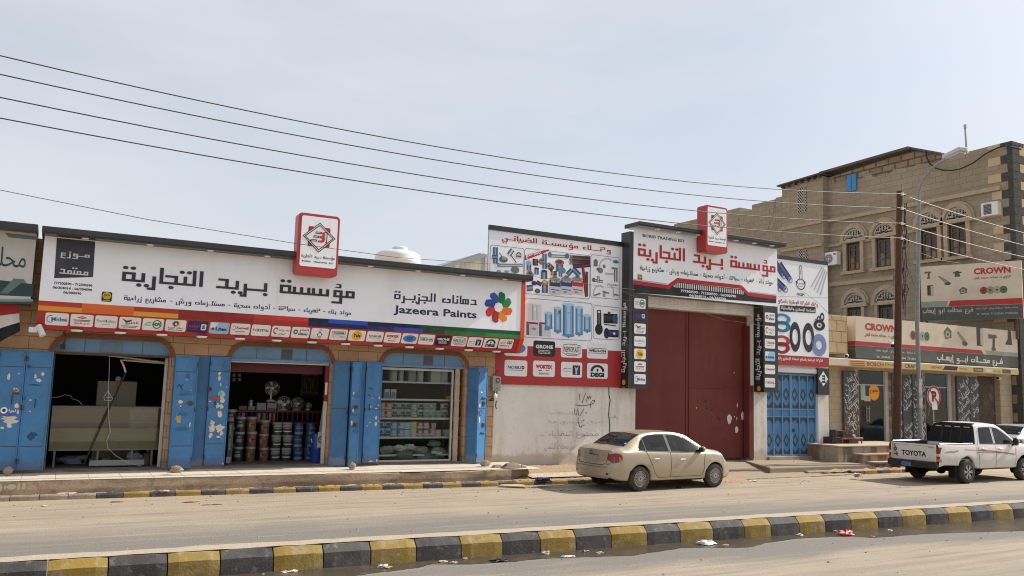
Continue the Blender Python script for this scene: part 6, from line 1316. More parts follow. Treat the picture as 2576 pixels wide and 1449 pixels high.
xm = P8(1218, 420)[0]; xm2 = P8(1243, 430)[0]; b.frect(F, su0, su1, sv0, V(.295), ink(GB), .003); b.fpoly(F, [(su0, V(.30)), (xm, V(.30)), (xm - .15, V(.40)), (su0, V(.40))], ink(RB), .003); b.fpoly(F, [(xm2, V(.30)), (su1, V(.30)), (su1, V(.40)), (xm2 - .15, V(.40))], ink('#8f958a'), .003); b.frect(F, su0, su1, sv0 - .03, sv0, m_black, .003)
FSL = Frame((su0 - .005, 0, 0), (0, -1, 0)); b.frect(FSL, -YT + .02, -YSN - .005, sv0, V(.295), ink(GB), .003); b.frect(FSL, -YT + .02, -YSN - .005, V(.30), V(.40), ink(RB), .003); b.build('bands', t)
b = MB(); b.ftext(F, 'CROWN', bx(F, z8, 371, 218, 270, 598, 240), ink(RB), .004, .045); b.fkufi(F, 'كراون .. معدات صنعت للبقى', bx(F, z8, 371, 288, 318, 600, 300), ink('#6a3a34'), .004); b.fkufi(F, 'فـرع محــلات ابــو إيهـاب', bx(F, z8, 886, 440, 505, 1352, 470), ink('#dcd8cc'), .006); b.fkufi(F, 'معدات صناعية - مستلزمات ورش - أدوات سلامة', bx(F, z8, 450, 403, 428, 760, 420), ink('#b8b5aa'), .006); b.ftext(F, '06  304642   711429344  771801830', bx(F, z8, 455, 452, 468, 765, 470), ink('#b8b5aa'), .006, .02); b.build('lettering', t)
b = MB(); tools(b, F, z8, (('disc4', 765, 312, 52), ('saw', 962, 297, 28), ('grind', 1068, 338, 32), ('box', 1190, 312, 36), ('drill', 1285, 355, 34), ('polish', 1400, 330, 34))); b.build('printed_tools', t)
# the upper sign stands at an angle on the shop roof
d = ray(-1205, 900); d.z = 0; d.normalize(); org = atY(*z7(2110, 1250), 20.7); F = Frame((org.x, org.y, 0), -d); FU = F
a = F.px(*z7(1290, 1142)); c = F.px(*z7(2112, 1085)); v1 = (a[1] + c[1]) / 2; v0 = (F.px(*z8(785, 205))[1] + F.px(*z8(1485, 187))[1]) / 2; u0_, u1_ = a[0], c[0]
t = thing('shop_sign', 'upper cream sign with red latin word standing at an angle against the stone house', 'shop sign', F.p(u1_, v0)); H = v1 - v0; V = lambda f_: v0 + H * f_
b = MB(m_cream); b.frect(F, u0_, u1_, v0, v1, None, 0); b.prism([F.p(u0_, v0, -.004), F.p(u1_, v0, -.004), F.p(u1_, v1, -.004), F.p(u0_, v1, -.004)], -F.N * .12, m_cream); b.build('face', t)
b = MB(); xm = F.px(*z8(965, 75))[0]; b.frect(F, u0_, u1_, v0, V(.245), ink(GB), .003); b.fpoly(F, [(xm, V(.25)), (u1_, V(.25)), (u1_, V(.35)), (xm + .1, V(.35))], ink(RB), .003); b.fpoly(F, [(u0_, V(.25)), (xm - .08, V(.25)), (xm + .02, V(.35)), (u0_, V(.35))], ink('#8f958a'), .003); b.build('bands', t)
b = MB(); b.ftext(F, 'CROWN', bx(F, z7, 1725, 1152, 1205, 2028, 1170), ink(RB), .004, .045); b.fkufi(F, 'كراون .. معدات صنعت للبقى', bx(F, z7, 1725, 1222, 1248, 2028, 1225), ink('#6a3a34'), .004); b.fkufi(F, 'فرع محلات ابو إيهاب', bx(F, z8, 785, 118, 165, 1145, 135), ink('#b3b0a4'), .006); b.fkufi(F, 'معدات صناعية - مستلزمات ورش - أدوات سلامة', bx(F, z8, 1165, 108, 128, 1462, 115), ink('#a8a59a'), .006); b.ftext(F, '06  304642  711429344  771801830', bx(F, z8, 1170, 150, 164, 1462, 150), ink('#a8a59a'), .006, .02); b.build('lettering', t)
b = MB(); tools(b, F, z7, (('drill', 1355, 1205, 32), ('grind', 1490, 1255, 46), ('router', 1592, 1195, 32), ('disc4', 1888, 1328, 88), ('saw', 1640, 1335, 34), ('box', 1372, 1330, 40))); b.build('printed_tools', t)
b = MB(m_rust); pu = F.p(u0_ - .05, 0, -.2); b.tube([(pu.x, pu.y, 5.1), (pu.x, pu.y, v1)], .06, 8); b.build('post', t); b = MB(m_rust); pe = F.p(u0_ + .6, 0, -.2); b.tube([(pe.x, pe.y, 5.1), (pu.x, pu.y, v0 + .4)], .05, 8); b.build('strut', t); b = MB(m_rust); pr = F.p(u1_ - .3, 0, -.2); b.tube([(pr.x, pr.y, 5.1), (pr.x, pr.y, v1)], .06, 8); b.build('post', t)

# ---------------------------------------------------------------- steps with faded stripes, no parking sign, cameras
m_step = mat('painted step', (.42, .33, .235), .9, .2, layers=(((3.2, 1, .4), .46, .52, (.10, .085, .07), .7), ((2.7, 1, .3), .56, .60, (.34, .06, .05), .8), (9, .5, .7, (.28, .21, .15), .6)))
m_stept = mat('step top', (.46, .37, .27), .9, .2, layers=((6, .4, .7, (.36, .28, .2), .7),))
st = thing('steps', 'concrete steps with faded striped risers leading to the tool shop', 'steps', (25, 19, .1))
for k, (x0, x1, y0, y1, z0, z1_) in enumerate(((23.3, 27.6, 19.4, YT - .26, .05, .72), (24.1, 27.6, 19.05, 19.399, .05, .46), (24.3, 27.6, 18.65, 19.049, .05, .22))):
 b = MB(m_step); b.box(x0, x1, y0, y1, z0, z1_); b.box(x0 - .02, x1 + .02, y0 - .03, y1, z1_ + .001, z1_ + .05, m_stept); b.build('step', st, bevel=.012)
t = thing('no_parking_sign', 'round no parking sign with a red border and crossed letter P', 'traffic sign', (0, 0, 0)); Y_ = 20.9; F = Frame((0, Y_, 0)); q = F.px(*z8(865, 745)); t.location = (q[0], Y_, .5)
b = MB(m_white); b.cyl((q[0], Y_ + .012, q[1]), (q[0], Y_ + .002, q[1]), .43, n=28); b.build('plate', t)
b = MB(ink('#b02c30')); b.fdisc(F, q[0], q[1], .42, None, .002, 28, r0=.33); b.fline(F, [(q[0] - .25, q[1] + .25), (q[0] + .25, q[1] - .25)], .07, None, .006); b.ftext(F, 'P', (q[0] - .13, q[0] + .15, q[1] - .20, q[1] + .22), ink('#26242a'), .004, .05); b.build('symbol', t)
b = MB(m_white); bb = bx(F, z8, 851, 800, 838, 888, 802); b.frect(F, *bb, None, .004); b.build('notice', t); b = MB(m_steel); b.cyl((q[0], Y_ + .05, .25), (q[0], Y_ + .05, q[1] + .2), .03, n=8); b.build('post', t)
def camera_thing(p, d, label):
 t = thing('security_camera', label, 'camera', p, 'security cameras'); p = Vector(p); d = Vector(d).normalized()
 b = MB(m_white); b.cyl(p - d * .16, p + d * .16, .075, n=12); b.build('housing', t); b = MB(m_black); b.cyl(p + d * .161, p + d * .17, .06, n=12); b.build('lens', t); b = MB(m_white); b.tube([p - d * .1, p - d * .1 + Vector((.02, .18, .12))], .03, 6); b.build('bracket', t)
camera_thing(atY(*z8(570, 375), 18.75), (-.8, -.5, -.3), 'white camera on the rusty pole in front of the cream sign')
camera_thing(atY(*z8(240, 455), 21.0), (-.8, -.6, -.1), 'white camera at the left end of the tool shop canopy')
camera_thing(atY(*z8(1325, 615), 21.3), (-.9, -.3, 0), 'white camera under the right end of the tool shop canopy')
# junk generator cart on the sand left of the steps
t = thing('generator_cart', 'old orange framed generator cart parked at the left of the steps', 'generator', (22.9, 20.3, .2)); m_or = mat('worn orange frame', (.40, .10, .03), .7, layers=((9, .45, .7, (.15, .06, .03), .8),)); m_dk = mat('oily machine', (.035, .030, .030), .6, layers=((9, .4, .7, (.07, .05, .04), .8),))
q = atY(*z8(255, 1030), 20.3); X0 = q.x - .2
b = MB(m_dk); b.cyl((X0 - .55, 20.1, .55), (X0 - .55, 20.6, .55), .26, n=14); b.box(X0 - .75, X0 - .35, 20.2, 20.6, .5, 1.0); b.cyl((X0 - .6, 20.3, 1.0), (X0 - .6, 20.3, 1.25), .12, n=12); b.build('engine', t, bevel=.02)
b = MB(m_or); b.tube([(X0 - .35, 20.15, .95), (X0 + .75, 20.15, .95), (X0 + .75, 20.6, .95), (X0 - .35, 20.6, .95), (X0 - .35, 20.15, .95)], .035, 6); b.tube([(X0 + .7, 20.15, .95), (X0 + .7, 20.15, .25)], .03, 6); b.tube([(X0 - .3, 20.15, .95), (X0 - .3, 20.15, .3)], .03, 6); b.box(X0 + .0, X0 + .5, 20.12, 20.6, .55, .93, m_dk); b.box(X0 - .2, X0 + .3, 20.2, 20.6, .96, 1.2, m_dk); b.tube([(X0 - .1, 20.1, 1.1), (X0 - .15, 20.1, 1.6), (X0 + .0, 20.1, 1.95)], .03, 6); b.tube([(X0 + .45, 20.1, 1.1), (X0 + .42, 20.1, 1.7), (X0 + .3, 20.1, 2.0)], .03, 6); b.build('frame', t)
for x in (X0 - .1, X0 + .55): b = MB(m_black); b.lathe([(.12, -.05), (.24, -.05), (.26, 0), (.24, .05), (.12, .05)], (x, 20.05, .45), 18, ax=(0, 1, 0)); b.build('wheel', t)
# ================================================================ vehicles
def paint(name, col, dust=.35, metal=0):
 return mat(name, col, .36, .5, metal, layers=(('z', .30, .95, (.42, .33, .24), .55, 2.5), (2.0, .45, .8, (.46, .38, .29), dust), (60, .55, .8, (.5, .43, .34), .15)), coat=.35)
m_glassd = mat('tinted car glass', (.013, .014, .016), .06, .22, layers=((3, .5, .8, (.10, .085, .07), .35),))
m_tyre = mat('tyre rubber', (.035, .032, .030), .85, .2, layers=((9, .4, .7, (.13, .105, .08), .6),))
m_under = mat('dark underbody', (.018, .017, .016), .9, .1)
m_seam = mat('panel gap', (.035, .03, .025), .8, .1)
m_chrome = mat('chrome', (.62, .62, .62), .14, .5, 1)
m_rlens = mat('red lamp lens', (.20, .014, .012), .12, .5); m_clens = mat('clear lamp lens', (.50, .47, .44), .12, .5); m_olens = mat('amber lamp lens', (.55, .17, .03), .15, .5)
m_alloy = mat('silver wheel', (.42, .41, .39), .35, .5, .7, layers=((9, .45, .75, (.25, .2, .16), .5),))
m_pblack = mat('black plastic trim', (.022, .022, .023), .6, .35, layers=((4, .5, .8, (.14, .11, .085), .45),))

def pchip(X, Y, x):
 if x <= X[0]: return Y[0]
 if x >= X[-1]: return Y[-1]
 i = max(k for k in range(len(X)) if X[k] <= x); i = min(i, len(X) - 2)
 h = [X[k + 1] - X[k] for k in range(len(X) - 1)]; d = [(Y[k + 1] - Y[k]) / h[k] for k in range(len(h))]
 def m(k):
  if k == 0: return d[0]
  if k == len(X) - 1: return d[-1]
  if d[k - 1] * d[k] <= 0: return 0
  w1 = 2 * h[k] + h[k - 1]; w2 = h[k] + 2 * h[k - 1]; return (w1 + w2) / (w1 / d[k - 1] + w2 / d[k])
 t = (x - X[i]) / h[i]; t2, t3 = t * t, t ** 3
 return Y[i] * (2 * t3 - 3 * t2 + 1) + h[i] * m(i) * (t3 - 2 * t2 + t) + Y[i + 1] * (3 * t2 - 2 * t3) + h[i] * m(i + 1) * (t3 - t2)
def smooth(t): t = max(0, min(1, t)); return t * t * (3 - 2 * t)
class Shell:
 def __init__(s, st, arches, ra, rear=None, front=None, bed=None):
  s.T = [list(c) for c in zip(*st)]; s.arches = arches; s.ra = ra; s.rear = rear; s.front = front; s.bed = bed; s.cache = {}
 def sec(s, x):
  k = round(x, 4)
  if k in s.cache: return s.cache[k]
  X = s.T[0]; zb, zt, w, zl, wr, zr = [pchip(X, Y, x) for Y in s.T[1:]]
  a = 0
  for ax, az in s.arches:
   d = abs(x - ax)
   if d < s.ra: a = max(a, az + sqrt(s.ra ** 2 - d * d))
  if s.bed: P = [(0, zb), (.8 * w, zb), (.965 * w, zb + .06), (w, zb + .45 * (zl - zb)), (.99 * w, zl - .13), (.965 * w, zl), (.965 * w - .09, zl), (.965 * w - .10, s.bed), (0, s.bed)]
  else: P = [(0, zb), (.8 * w, zb), (.965 * w, zb + .06), (w, zb + .42 * (zl - zb)), (.99 * w, zl - .13), (.955 * w, zl), (wr, zr), (wr * .90, zr + .62 * (zt - zr)), (wr * .5, zt - .012), (0, zt)]
  P = [(y, max(z, a) if i < 5 else z) for i, (y, z) in enumerate(P)]
  s.cache[k] = P; return P
 def yz(s, x, v):
  P = s.sec(x); n = len(P); i = min(int(v), n - 2); t = v - i
  p0, p1, p2, p3 = P[max(i - 1, 0)], P[i], P[i + 1], P[min(i + 2, n - 1)]
  if s.bed and i >= 5 or i < 2: return tuple(p1[k] + (p2[k] - p1[k]) * t for k in (0, 1))
  if i == 2 : p0 = p1
  def cr(a, b, c, d): return .5 * (2 * b + (c - a) * t + (2 * a - 5 * b + 4 * c - d) * t * t + (3 * b - a - 3 * c + d) * t ** 3)
  q = [cr(p0[k], p1[k], p2[k], p3[k]) for k in (0, 1)]
  # soften the overshoot at the belt line
  l = [p1[k] + (p2[k] - p1[k]) * t for k in (0, 1)]
  return tuple(.55 * q[k] + .45 * l[k] for k in (0, 1))
 def p(s, x, v, sg=-1):
  y, z = s.yz(x, v); X = x
  if s.rear: x0, L_, fn = s.rear; X += smooth(1 - (x - x0) / L_) * fn(y, z)
  if s.front: x1, L_, fn = s.front; X += smooth(1 - (x1 - x) / L_) * fn(y, z)
  return Vector((X, sg * y, z))
 def on(s, x, v, off, sg=-1):
  e = 1e-3; a = s.p(x + e, v, sg) - s.p(x - e, v, sg); b = s.p(x, v + .02, sg) - s.p(x, max(0, v - .02), sg); n = a.cross(b)
  n = n.normalized() if n.length > 1e-9 else Vector((0, sg, 0))
  if n.y * sg < 0 and abs(n.y) > .02 or (abs(n.y) <= .02 and n.z < 0): n = -n
  return s.p(x, v, sg) + n * off
 def vz(s, x, z):
  lo, hi = 2., 6.5
  for _ in range(22):
   m = (lo + hi) / 2
   if s.yz(x, m)[1] < z: lo = m
   else: hi = m
  return lo
 def side(s, x, z, off=.004, sg=-1): return s.on(x, s.vz(x, z), off, sg)
 def mesh(s, b, x0, x1, dx, m, sg_all=(-1, 1), vmax=9):
  xs = []; x = x0
  while x < x1 - 1e-6:
   xs.append(x); near = any(abs(abs(x - ax) - s.ra) < .09 for ax, _ in s.arches); x += dx * (.35 if near else 1)
  xs.append(x1)
  vs_ = [0, 1, 1.6] + [2 + .25 * k for k in range(17)] + [6.33, 6.66, 7, 7.5, 8, 8.5, 9]; vs_ = [v for v in vs_ if v <= vmax]
  n = len(vs_)
  for sg in sg_all:
   V = [s.p(x, v, sg) for x in xs for v in vs_]
   F1 = []; F2 = []
   for i in range(len(xs) - 1):
    for j in range(n - 1):
     f = (i * n + j, (i + 1) * n + j, (i + 1) * n + j + 1, i * n + j + 1)
     f = f if sg < 0 else f[::-1]
     (F2 if vs_[j] < 1.5 else F1).append(f)
   k = len(b.v); b.add(V, F1, m); i2 = b.mi(m_under)
   for f in F2: b.f.append([k + q for q in f]); b.fm.append(i2)
 def patch(s, b, xs, lo, hi, m, nz=5, off=.005, sgs=(-1, 1)):
  """area of the side between heights lo(x) and hi(x)"""
  for sg in sgs:
   V = []
   for i, x in enumerate(xs):
    a, c = lo[i], hi[i]
    V += [s.side(x, a + (c - a) * j / nz, off, sg) for j in range(nz + 1)]
   n = nz + 1; b.add(V, [(i * n + j, (i + 1) * n + j, (i + 1) * n + j + 1, i * n + j + 1) for i in range(len(xs) - 1) for j in range(nz)], m)
 def line(s, b, pts, wd, m, off=.004, sgs=(-1, 1), sub=6):
  for sg in sgs:
   Q = []
   for (a, c), (d, e) in zip(pts, pts[1:]): Q += [(a + (d - a) * k / sub, c + (e - c) * k / sub) for k in range(sub)]
   Q.append(pts[-1]); V = []
   for i, q in enumerate(Q):
    a, c = Vector(Q[max(i - 1, 0)]), Vector(Q[min(i + 1, len(Q) - 1)]); t = (c - a).normalized(); nn = Vector((-t.y, t.x)) * wd / 2
    V += [s.side(q[0] + nn.x, q[1] + nn.y, off, sg), s.side(q[0] - nn.x, q[1] - nn.y, off, sg)]
   b.add(V, [(2 * i, 2 * i + 1, 2 * i + 3, 2 * i + 2) for i in range(len(Q) - 1)], m)
 def top(s, b, xs, vlo, m, off=.005, n=8):
  """area across the car from edge vlo(x) over the middle line"""
  V = []
  for i, x in enumerate(xs): V += [s.on(x, vlo[i] + (9 - vlo[i]) * j / n, off, -1) for j in range(n + 1)] + [s.on(x, 9 - (9 - vlo[i]) * j / n, off, 1) for j in range(1, n + 1)]
  k = 2 * n + 1; b.add(V, [(i * k + j, (i + 1) * k + j, (i + 1) * k + j + 1, i * k + j + 1) for i in range(len(xs) - 1) for j in range(k - 1)], m)
def lerp_list(pts, n):
 out = []
 for i in range(n + 1):
  t = i / n * (len(pts) - 1); k = min(int(t), len(pts) - 2); f = t - k; out.append(tuple(a + (c - a) * f for a, c in zip(pts[k], pts[k + 1])))
 return out
def cap(b, S_, x, fn, m, rows=7, zc=None):
 """closes the shell at its end; x position from fn(y, z)"""
 P = [S_.yz(x, v) for v in [k * .25 for k in range(37)]]; out = [(-y, z) for y, z in P] + [(y, z) for y, z in reversed(P)]
 zc = zc or sum(z for _, z in P) / len(P); V = []; n = len(out)
 for r in range(rows + 1):
  t = 1 - r / rows * .999
  for y, z in out: yy, zz = y * t, zc + (z - zc) * t; V.append((x + fn(yy, zz), yy, zz))
 b.add(V, [(r * n + i, r * n + (i + 1) % n, (r + 1) * n + (i + 1) % n, (r + 1) * n + i) for r in range(rows) for i in range(n)], m)
def wheel(parent, x, y, r, w, kind):
 sgn = -1 if y < 0 else 1; b = MB(m_tyre)
 b.lathe([(r * .62, -w / 2), (r * .80, -w / 2 - .006), (r * .95, -w / 2 + .012), (r, -w / 2 + .04), (r, w / 2 - .04), (r * .95, w / 2 - .012), (r * .80, w / 2 + .006), (r * .62, w / 2)], (x, y, r), 36, ax=(0, 1, 0)); o = b.build('wheel', parent, smooth=35)
 F = Frame((x, y + sgn * (w / 2 - .012), r), (-sgn, 0, 0)); R = r * .64
 b = MB(m_alloy)
 b.fdisc(F, 0, 0, R, m_pblack, -.02, 32); b.fdisc(F, 0, 0, R * 1.0, m_alloy, .006, 32, r0=R * .90)
 if kind == 'fins':
  for k in range(24):
   a = 2 * pi * k / 24; d = .085
   for q in (1,): b.add([F.p(R * .30 * cos(a - d * .9), R * .30 * sin(a - d * .9), .010), F.p(R * .91 * cos(a - d * .62), R * .91 * sin(a - d * .62), .005), F.p(R * .91 * cos(a + d * .62), R * .91 * sin(a + d * .62), .005), F.p(R * .30 * cos(a + d * .9), R * .30 * sin(a + d * .9), .010)], [(0, 1, 2, 3)], m_alloy)
  b.fdisc(F, 0, 0, R * .31, m_alloy, .012, 20); b.fdisc(F, 0, 0, R * .12, m_pblack, .014, 12)
 else:
  for k in range(6):
   for d in (-.15, .15):
    a = 2 * pi * k / 6 + d; t = Vector((cos(a), sin(a))); n = Vector((-t.y, t.x)) * R * .062
    b.prism([F.p(*(t * R * .22 + n), -.015), F.p(*(t * R * .22 - n), -.015), F.p(*(t * R * .92 - n * 1.2), -.015), F.p(*(t * R * .92 + n * 1.2), -.015)], F.N * .025, m_alloy)
  b.fdisc(F, 0, 0, R * .25, m_alloy, .012, 18); b.fdisc(F, 0, 0, R * .13, m_pblack, .014, 12)
 b.build('rim', o)
 b = MB(m_steel); b.cyl((x, y - sgn * .02, r), (x, y - sgn * .28, r), r * .45, n=16, m=m_under); b.build('brake', o)

def sedan(name, label, cat, loc, rz, m_body, detail=True):
 t = thing(name, label, cat, (0, 0, 0)); t['_local'] = 1
 ST = [(-.97, .32, 1.025, .765, .93, .66, 1.005), (-.86, .27, 1.055, .825, .955, .70, 1.03), (-.60, .24, 1.085, .855, .975, .70, 1.06), (-.44, .23, 1.10, .862, .985, .665, 1.075),
          (-.12, .22, 1.285, .868, .985, .615, 1.235), (.22, .22, 1.425, .872, .98, .575, 1.375), (.75, .21, 1.475, .875, .965, .555, 1.425), (1.25, .21, 1.475, .875, .95, .56, 1.42),
          (1.70, .21, 1.415, .873, .93, .585, 1.355), (2.10, .21, 1.235, .87, .915, .63, 1.165), (2.48, .21, 1.03, .865, .905, .70, .985), (2.75, .21, .985, .862, .885, .715, .95), (3.12, .22, .90, .845, .805, .70, .865), (3.38, .22, .80, .79, .70, .64, .765), (3.53, .24, .66, .70, .56, .54, .63)]
 fr = lambda y, z: pchip([.2, .42, .60, .66, .72, .98, 1.06], [.07, .0, .0, .02, .055, .085, .12], z) + .17 * (y / .80) ** 2 - .02
 ff = lambda y, z: pchip([.2, .42, .55, .70], [-.05, 0, 0, -.06], z) - .30 * (y / .75) ** 2
 S_ = Shell(ST, ((0, .315), (2.6, .315)), .365, (-.97, .5, fr), (3.53, .75, ff))
 b = MB(m_body); S_.mesh(b, -.97, 3.53, .07, m_body); cap(b, S_, -.97, fr, m_body, 8, .68); cap(b, S_, 3.53, ff, m_body, 5, .45)
 body = b.build('body', t, smooth=50)
 N = 14
 # side glass
 def win(lo_hi, nm):
  q = lerp_list(lo_hi, N); g = MB(m_glassd); S_.patch(g, [a for a, _, _ in q], [c for _, c, _ in q], [e for _, _, e in q], m_glassd); return g.build('window', t, smooth=True)
 for sg in (-1, 1):
  for q in ([(.005, 1.035, 1.06), (.10, 1.02, 1.20), (.20, 1.01, 1.29)], [(.225, 1.008, 1.305), (.40, 1.0, 1.36), (.70, .99, 1.385), (.97, .98, 1.385)], [(1.06, .978, 1.383), (1.3, .97, 1.375), (1.6, .955, 1.315), (1.85, .95, 1.215), (2.08, .955, 1.085), (2.25, .965, .985)]):
   g = MB(m_glassd); qq = lerp_list(q, N); S_.patch(g, [a for a, _, _ in qq], [c for _, c, _ in qq], [e for _, _, e in qq], m_glassd, sgs=(sg,)); g.build('window', t, smooth=True)
  g = MB(m_pblack); S_.patch(g, [.975, 1.0, 1.03, 1.055], [.98] * 4, [1.385] * 4, m_pblack, off=.003, sgs=(sg,)); S_.line(g, [(-.03, 1.02), (.2, .995), (.97, .965), (1.6, .94), (2.28, .945)], .022, m_pblack, .004, (sg,)); S_.line(g, [(.0, 1.07), (.12, 1.225), (.25, 1.325), (.42, 1.375), (.75, 1.40), (1.25, 1.395), (1.6, 1.335), (1.85, 1.24), (2.08, 1.11), (2.28, .985)], .016, m_pblack, .004, (sg,)); S_.line(g, [(.212, 1.0), (.212, 1.31)], .022, m_pblack, .006, (sg,), 8); g.build('window_trim', t, smooth=True)
  for q, hx in (([(.33, .62), (.30, .78), (.22, .93), (.20, .97)], .30), ([(1.005, .33), (1.005, .97)], 1.12)):
   pass
  g = MB(m_seam)
  S_.line(g, [(.60, .33), (.47, .45), (.40, .62), (.28, .84), (.20, .99)], .012, m_seam, .003, (sg,)); S_.line(g, [(1.01, .33), (1.02, .65), (1.01, .965)], .012, m_seam, .003, (sg,)); S_.line(g, [(2.12, .34), (2.20, .55), (2.20, .75), (2.27, .93)], .012, m_seam, .003, (sg,)); S_.line(g, [(.60, .33), (2.12, .34)], .010, m_seam, .003, (sg,), 20); g.build('door_seam', t)
  for hx, hz in ((.42, .80), (1.30, .775)):
   h = MB(m_chrome); a = S_.side(hx, hz, .0, sg); c = S_.side(hx + .19, hz, .0, sg); nn = Vector((0, sg, 0)); h.tube([a, a + nn * .035 + Vector((.02, 0, 0)), c + nn * .035 - Vector((.02, 0, 0)), c], .013, 6); h.build('door_handle', t, smooth=True)
  mi = MB(m_body); c = S_.side(2.10, 1.0, 0, sg) + Vector((0, sg * .12, .02)); mi.ball(c, .11, 12, None, (.62, .95, .72)); o = mi.build('mirror', t, smooth=True); g = MB(m_pblack); g.tube([c + Vector((0, -sg * .03, -.04)), S_.side(2.12, .97, -.01, sg)], .035, 8); g.ball(c + Vector((-.045, 0, -.005)), .095, 12, m_pblack, (.3, .93, .7)); g.build('mirror_base', o, smooth=True)
  # tail lamp wraps round the corner
  g = MB(m_rlens); xs = [-.96 + .33 * k / 8 for k in range(9)]; S_.patch(g, xs, [.715 + .075 * (k / 8) for k in range(9)], [.945 + .01 * (k / 8) - .075 * (k / 8) ** 2 for k in range(9)], m_rlens, 5, .009, (sg,))
  V = []
  for k in range(5):
   y = .765 - .17 * k / 4;
   for j in range(5): z = .70 + .02 * k + (.95 - .01 * k - .70 - .02 * k) * j / 4; V.append((-.97 + fr(y, z) - .008, sg * y, z))
  g.add(V, [(k * 5 + j, k * 5 + j + 1, k * 5 + 6 + j, k * 5 + 5 + j) for k in range(4) for j in range(4)], m_rlens); o = g.build('tail_lamp', t, smooth=True)
  g = MB(m_olens); xs = [-.86 + .17 * k / 4 for k in range(5)]; S_.patch(g, xs, [.76] * 5, [.88 - .02 * k for k in range(5)], m_olens, 4, .013, (sg,)); g.build('indicator', o)
  g = MB(m_clens); xs = [2.98 + .36 * k / 6 for k in range(7)]; S_.patch(g, xs, [.66 + .07 * (1 - k / 6) for k in range(7)], [.80 - .012 * k for k in range(7)], m_clens, 4, .008, (sg,)); g.build('headlamp', t, smooth=True)
  g = MB(m_olens); S_.patch(g, [2.42, 2.50], [.735] * 2, [.765] * 2, m_clens, 2, .01, (sg,)); g.build('side_repeater', t)
  for wx in (0, 2.6): wheel(t, wx, sg * .765, .315, .20, 'fins')
 g = MB(m_glassd); xs = [-.375 + .55 * k / 10 for k in range(11)]; S_.top(g, xs, [6.25 - .0 * k for k in range(11)], m_glassd); o = g.build('rear_window', t, smooth=True)
 g = MB(m_white); c = S_.on(-.27, 6.85, .010, -1); d1 = (S_.on(-.20, 6.85, .010, -1) - c).normalized(); d2 = (S_.on(-.27, 7.1, .010, -1) - c).normalized(); g.poly([c + d1 * .035 * cos(a) + d2 * .035 * sin(a) for a in [k * pi / 5 for k in range(10)]]); g.build('sticker', o)
 g = MB(m_glassd); xs = [1.78 + .66 * k / 10 for k in range(11)]; S_.top(g, xs, [6.25] * 11, m_glassd); g.build('windscreen', t, smooth=True)
 # boot lid, bumper line, badges
 RP = lambda y, z, o=.006: Vector((-.97 + fr(y, z) - o, y, z))
 def rline(g, pts, wd, m, o=.006):
  V = []; Q = []
  for (a, c), (d, e) in zip(pts, pts[1:]): Q += [(a + (d - a) * k / 8, c + (e - c) * k / 8) for k in range(8)]
  Q.append(pts[-1])
  for i, q in enumerate(Q):
   tt = (Vector(Q[min(i + 1, len(Q) - 1)]) - Vector(Q[max(i - 1, 0)])).normalized(); nn = Vector((-tt.y, tt.x)) * wd / 2; V += [RP(q[0] + nn.x, q[1] + nn.y, o), RP(q[0] - nn.x, q[1] - nn.y, o)]
  g.add(V, [(2 * i, 2 * i + 1, 2 * i + 3, 2 * i + 2) for i in range(len(Q) - 1)], m)
 g = MB(m_seam); rline(g, [(-.60, .96), (-.56, .70), (-.48, .655), (.48, .655), (.56, .70), (.60, .96)], .012, m_seam); rline(g, [(-.70, .70), (-.60, .67)], .01, m_seam); rline(g, [(.70, .70), (.60, .67)], .01, m_seam); g.build('boot_seam', t)
 g = MB(m_chrome); rline(g, [(-.30, .885), (.30, .885)], .022, m_chrome, .012); g.build('boot_trim', t)
 g = MB(m_chrome)
 for rx, rz in ((.075, .05), (.030, .046)): rline(g, [(rx * cos(a), .945 + rz * sin(a)) for a in [k * pi / 6 for k in range(13)]], .010, m_chrome, .014)
 rline(g, [(.05 * cos(a), .968 + .016 * sin(a)) for a in [k * pi / 6 for k in range(13)]], .008, m_chrome, .014); g.build('emblem', t)
 g = MB(ink('#b98a3a')); g.add([RP(-.42, .86, .008), RP(-.53, .86, .008), RP(-.53, .90, .008), RP(-.42, .90, .008)], [(0, 1, 2, 3)]); g.build('sticker', t)
 g = MB(m_pblack); g.add([RP(-.25, .70, .007), RP(.25, .70, .007), RP(.27, .84, .007), RP(-.27, .84, .007)], [(0, 1, 2, 3)], m_body); rline(g, [(-.62, .60), (.62, .60)], .008, m_seam, .004); rline(g, [(-.66, .44), (-.60, .44)], .05, m_pblack, .006); rline(g, [(.60, .44), (.66, .44)], .05, m_pblack, .006); g.build('bumper_trim', t)
 t.location = loc; t.rotation_euler = (0, 0, rz)
 if not detail: t.scale = (1, 1, 1)
 return t, S_
car, SC = sedan('sedan_car', 'dusty beige sedan parked in front of the white wall and red gate', 'car', (12.70, 17.30, 0), radians(-.6), paint('beige car paint', (.40, .325, .225), .2, .35))
car.scale = (.97, .97, .97)
g = MB(mat('window writing', (.02, .019, .018), .9, .1))
for x0, txt, wd in ((.42, 'محمد', .30), (.78, 'لا', .10)):
 vs, fs = text_mesh(naskh(txt)); xa = min(v[0] for v in vs); xb = max(v[0] for v in vs); ya = min(v[1] for v in vs); yb = max(v[1] for v in vs)
 g.add([SC.side(x0 + (v[0] - xa) / (xb - xa) * wd, 1.08 + (v[1] - ya) / (yb - ya) * .16, .008, -1) for v in vs], fs)
car['_local'] = 1; g.build('window_writing', car)
far, _ = sedan('sedan_car', 'pale blue sedan partly hidden behind the white pickup at the right edge', 'car', (32.3, 19.0, .06), 0, paint('pale blue car paint', (.30, .40, .47), .3), False)

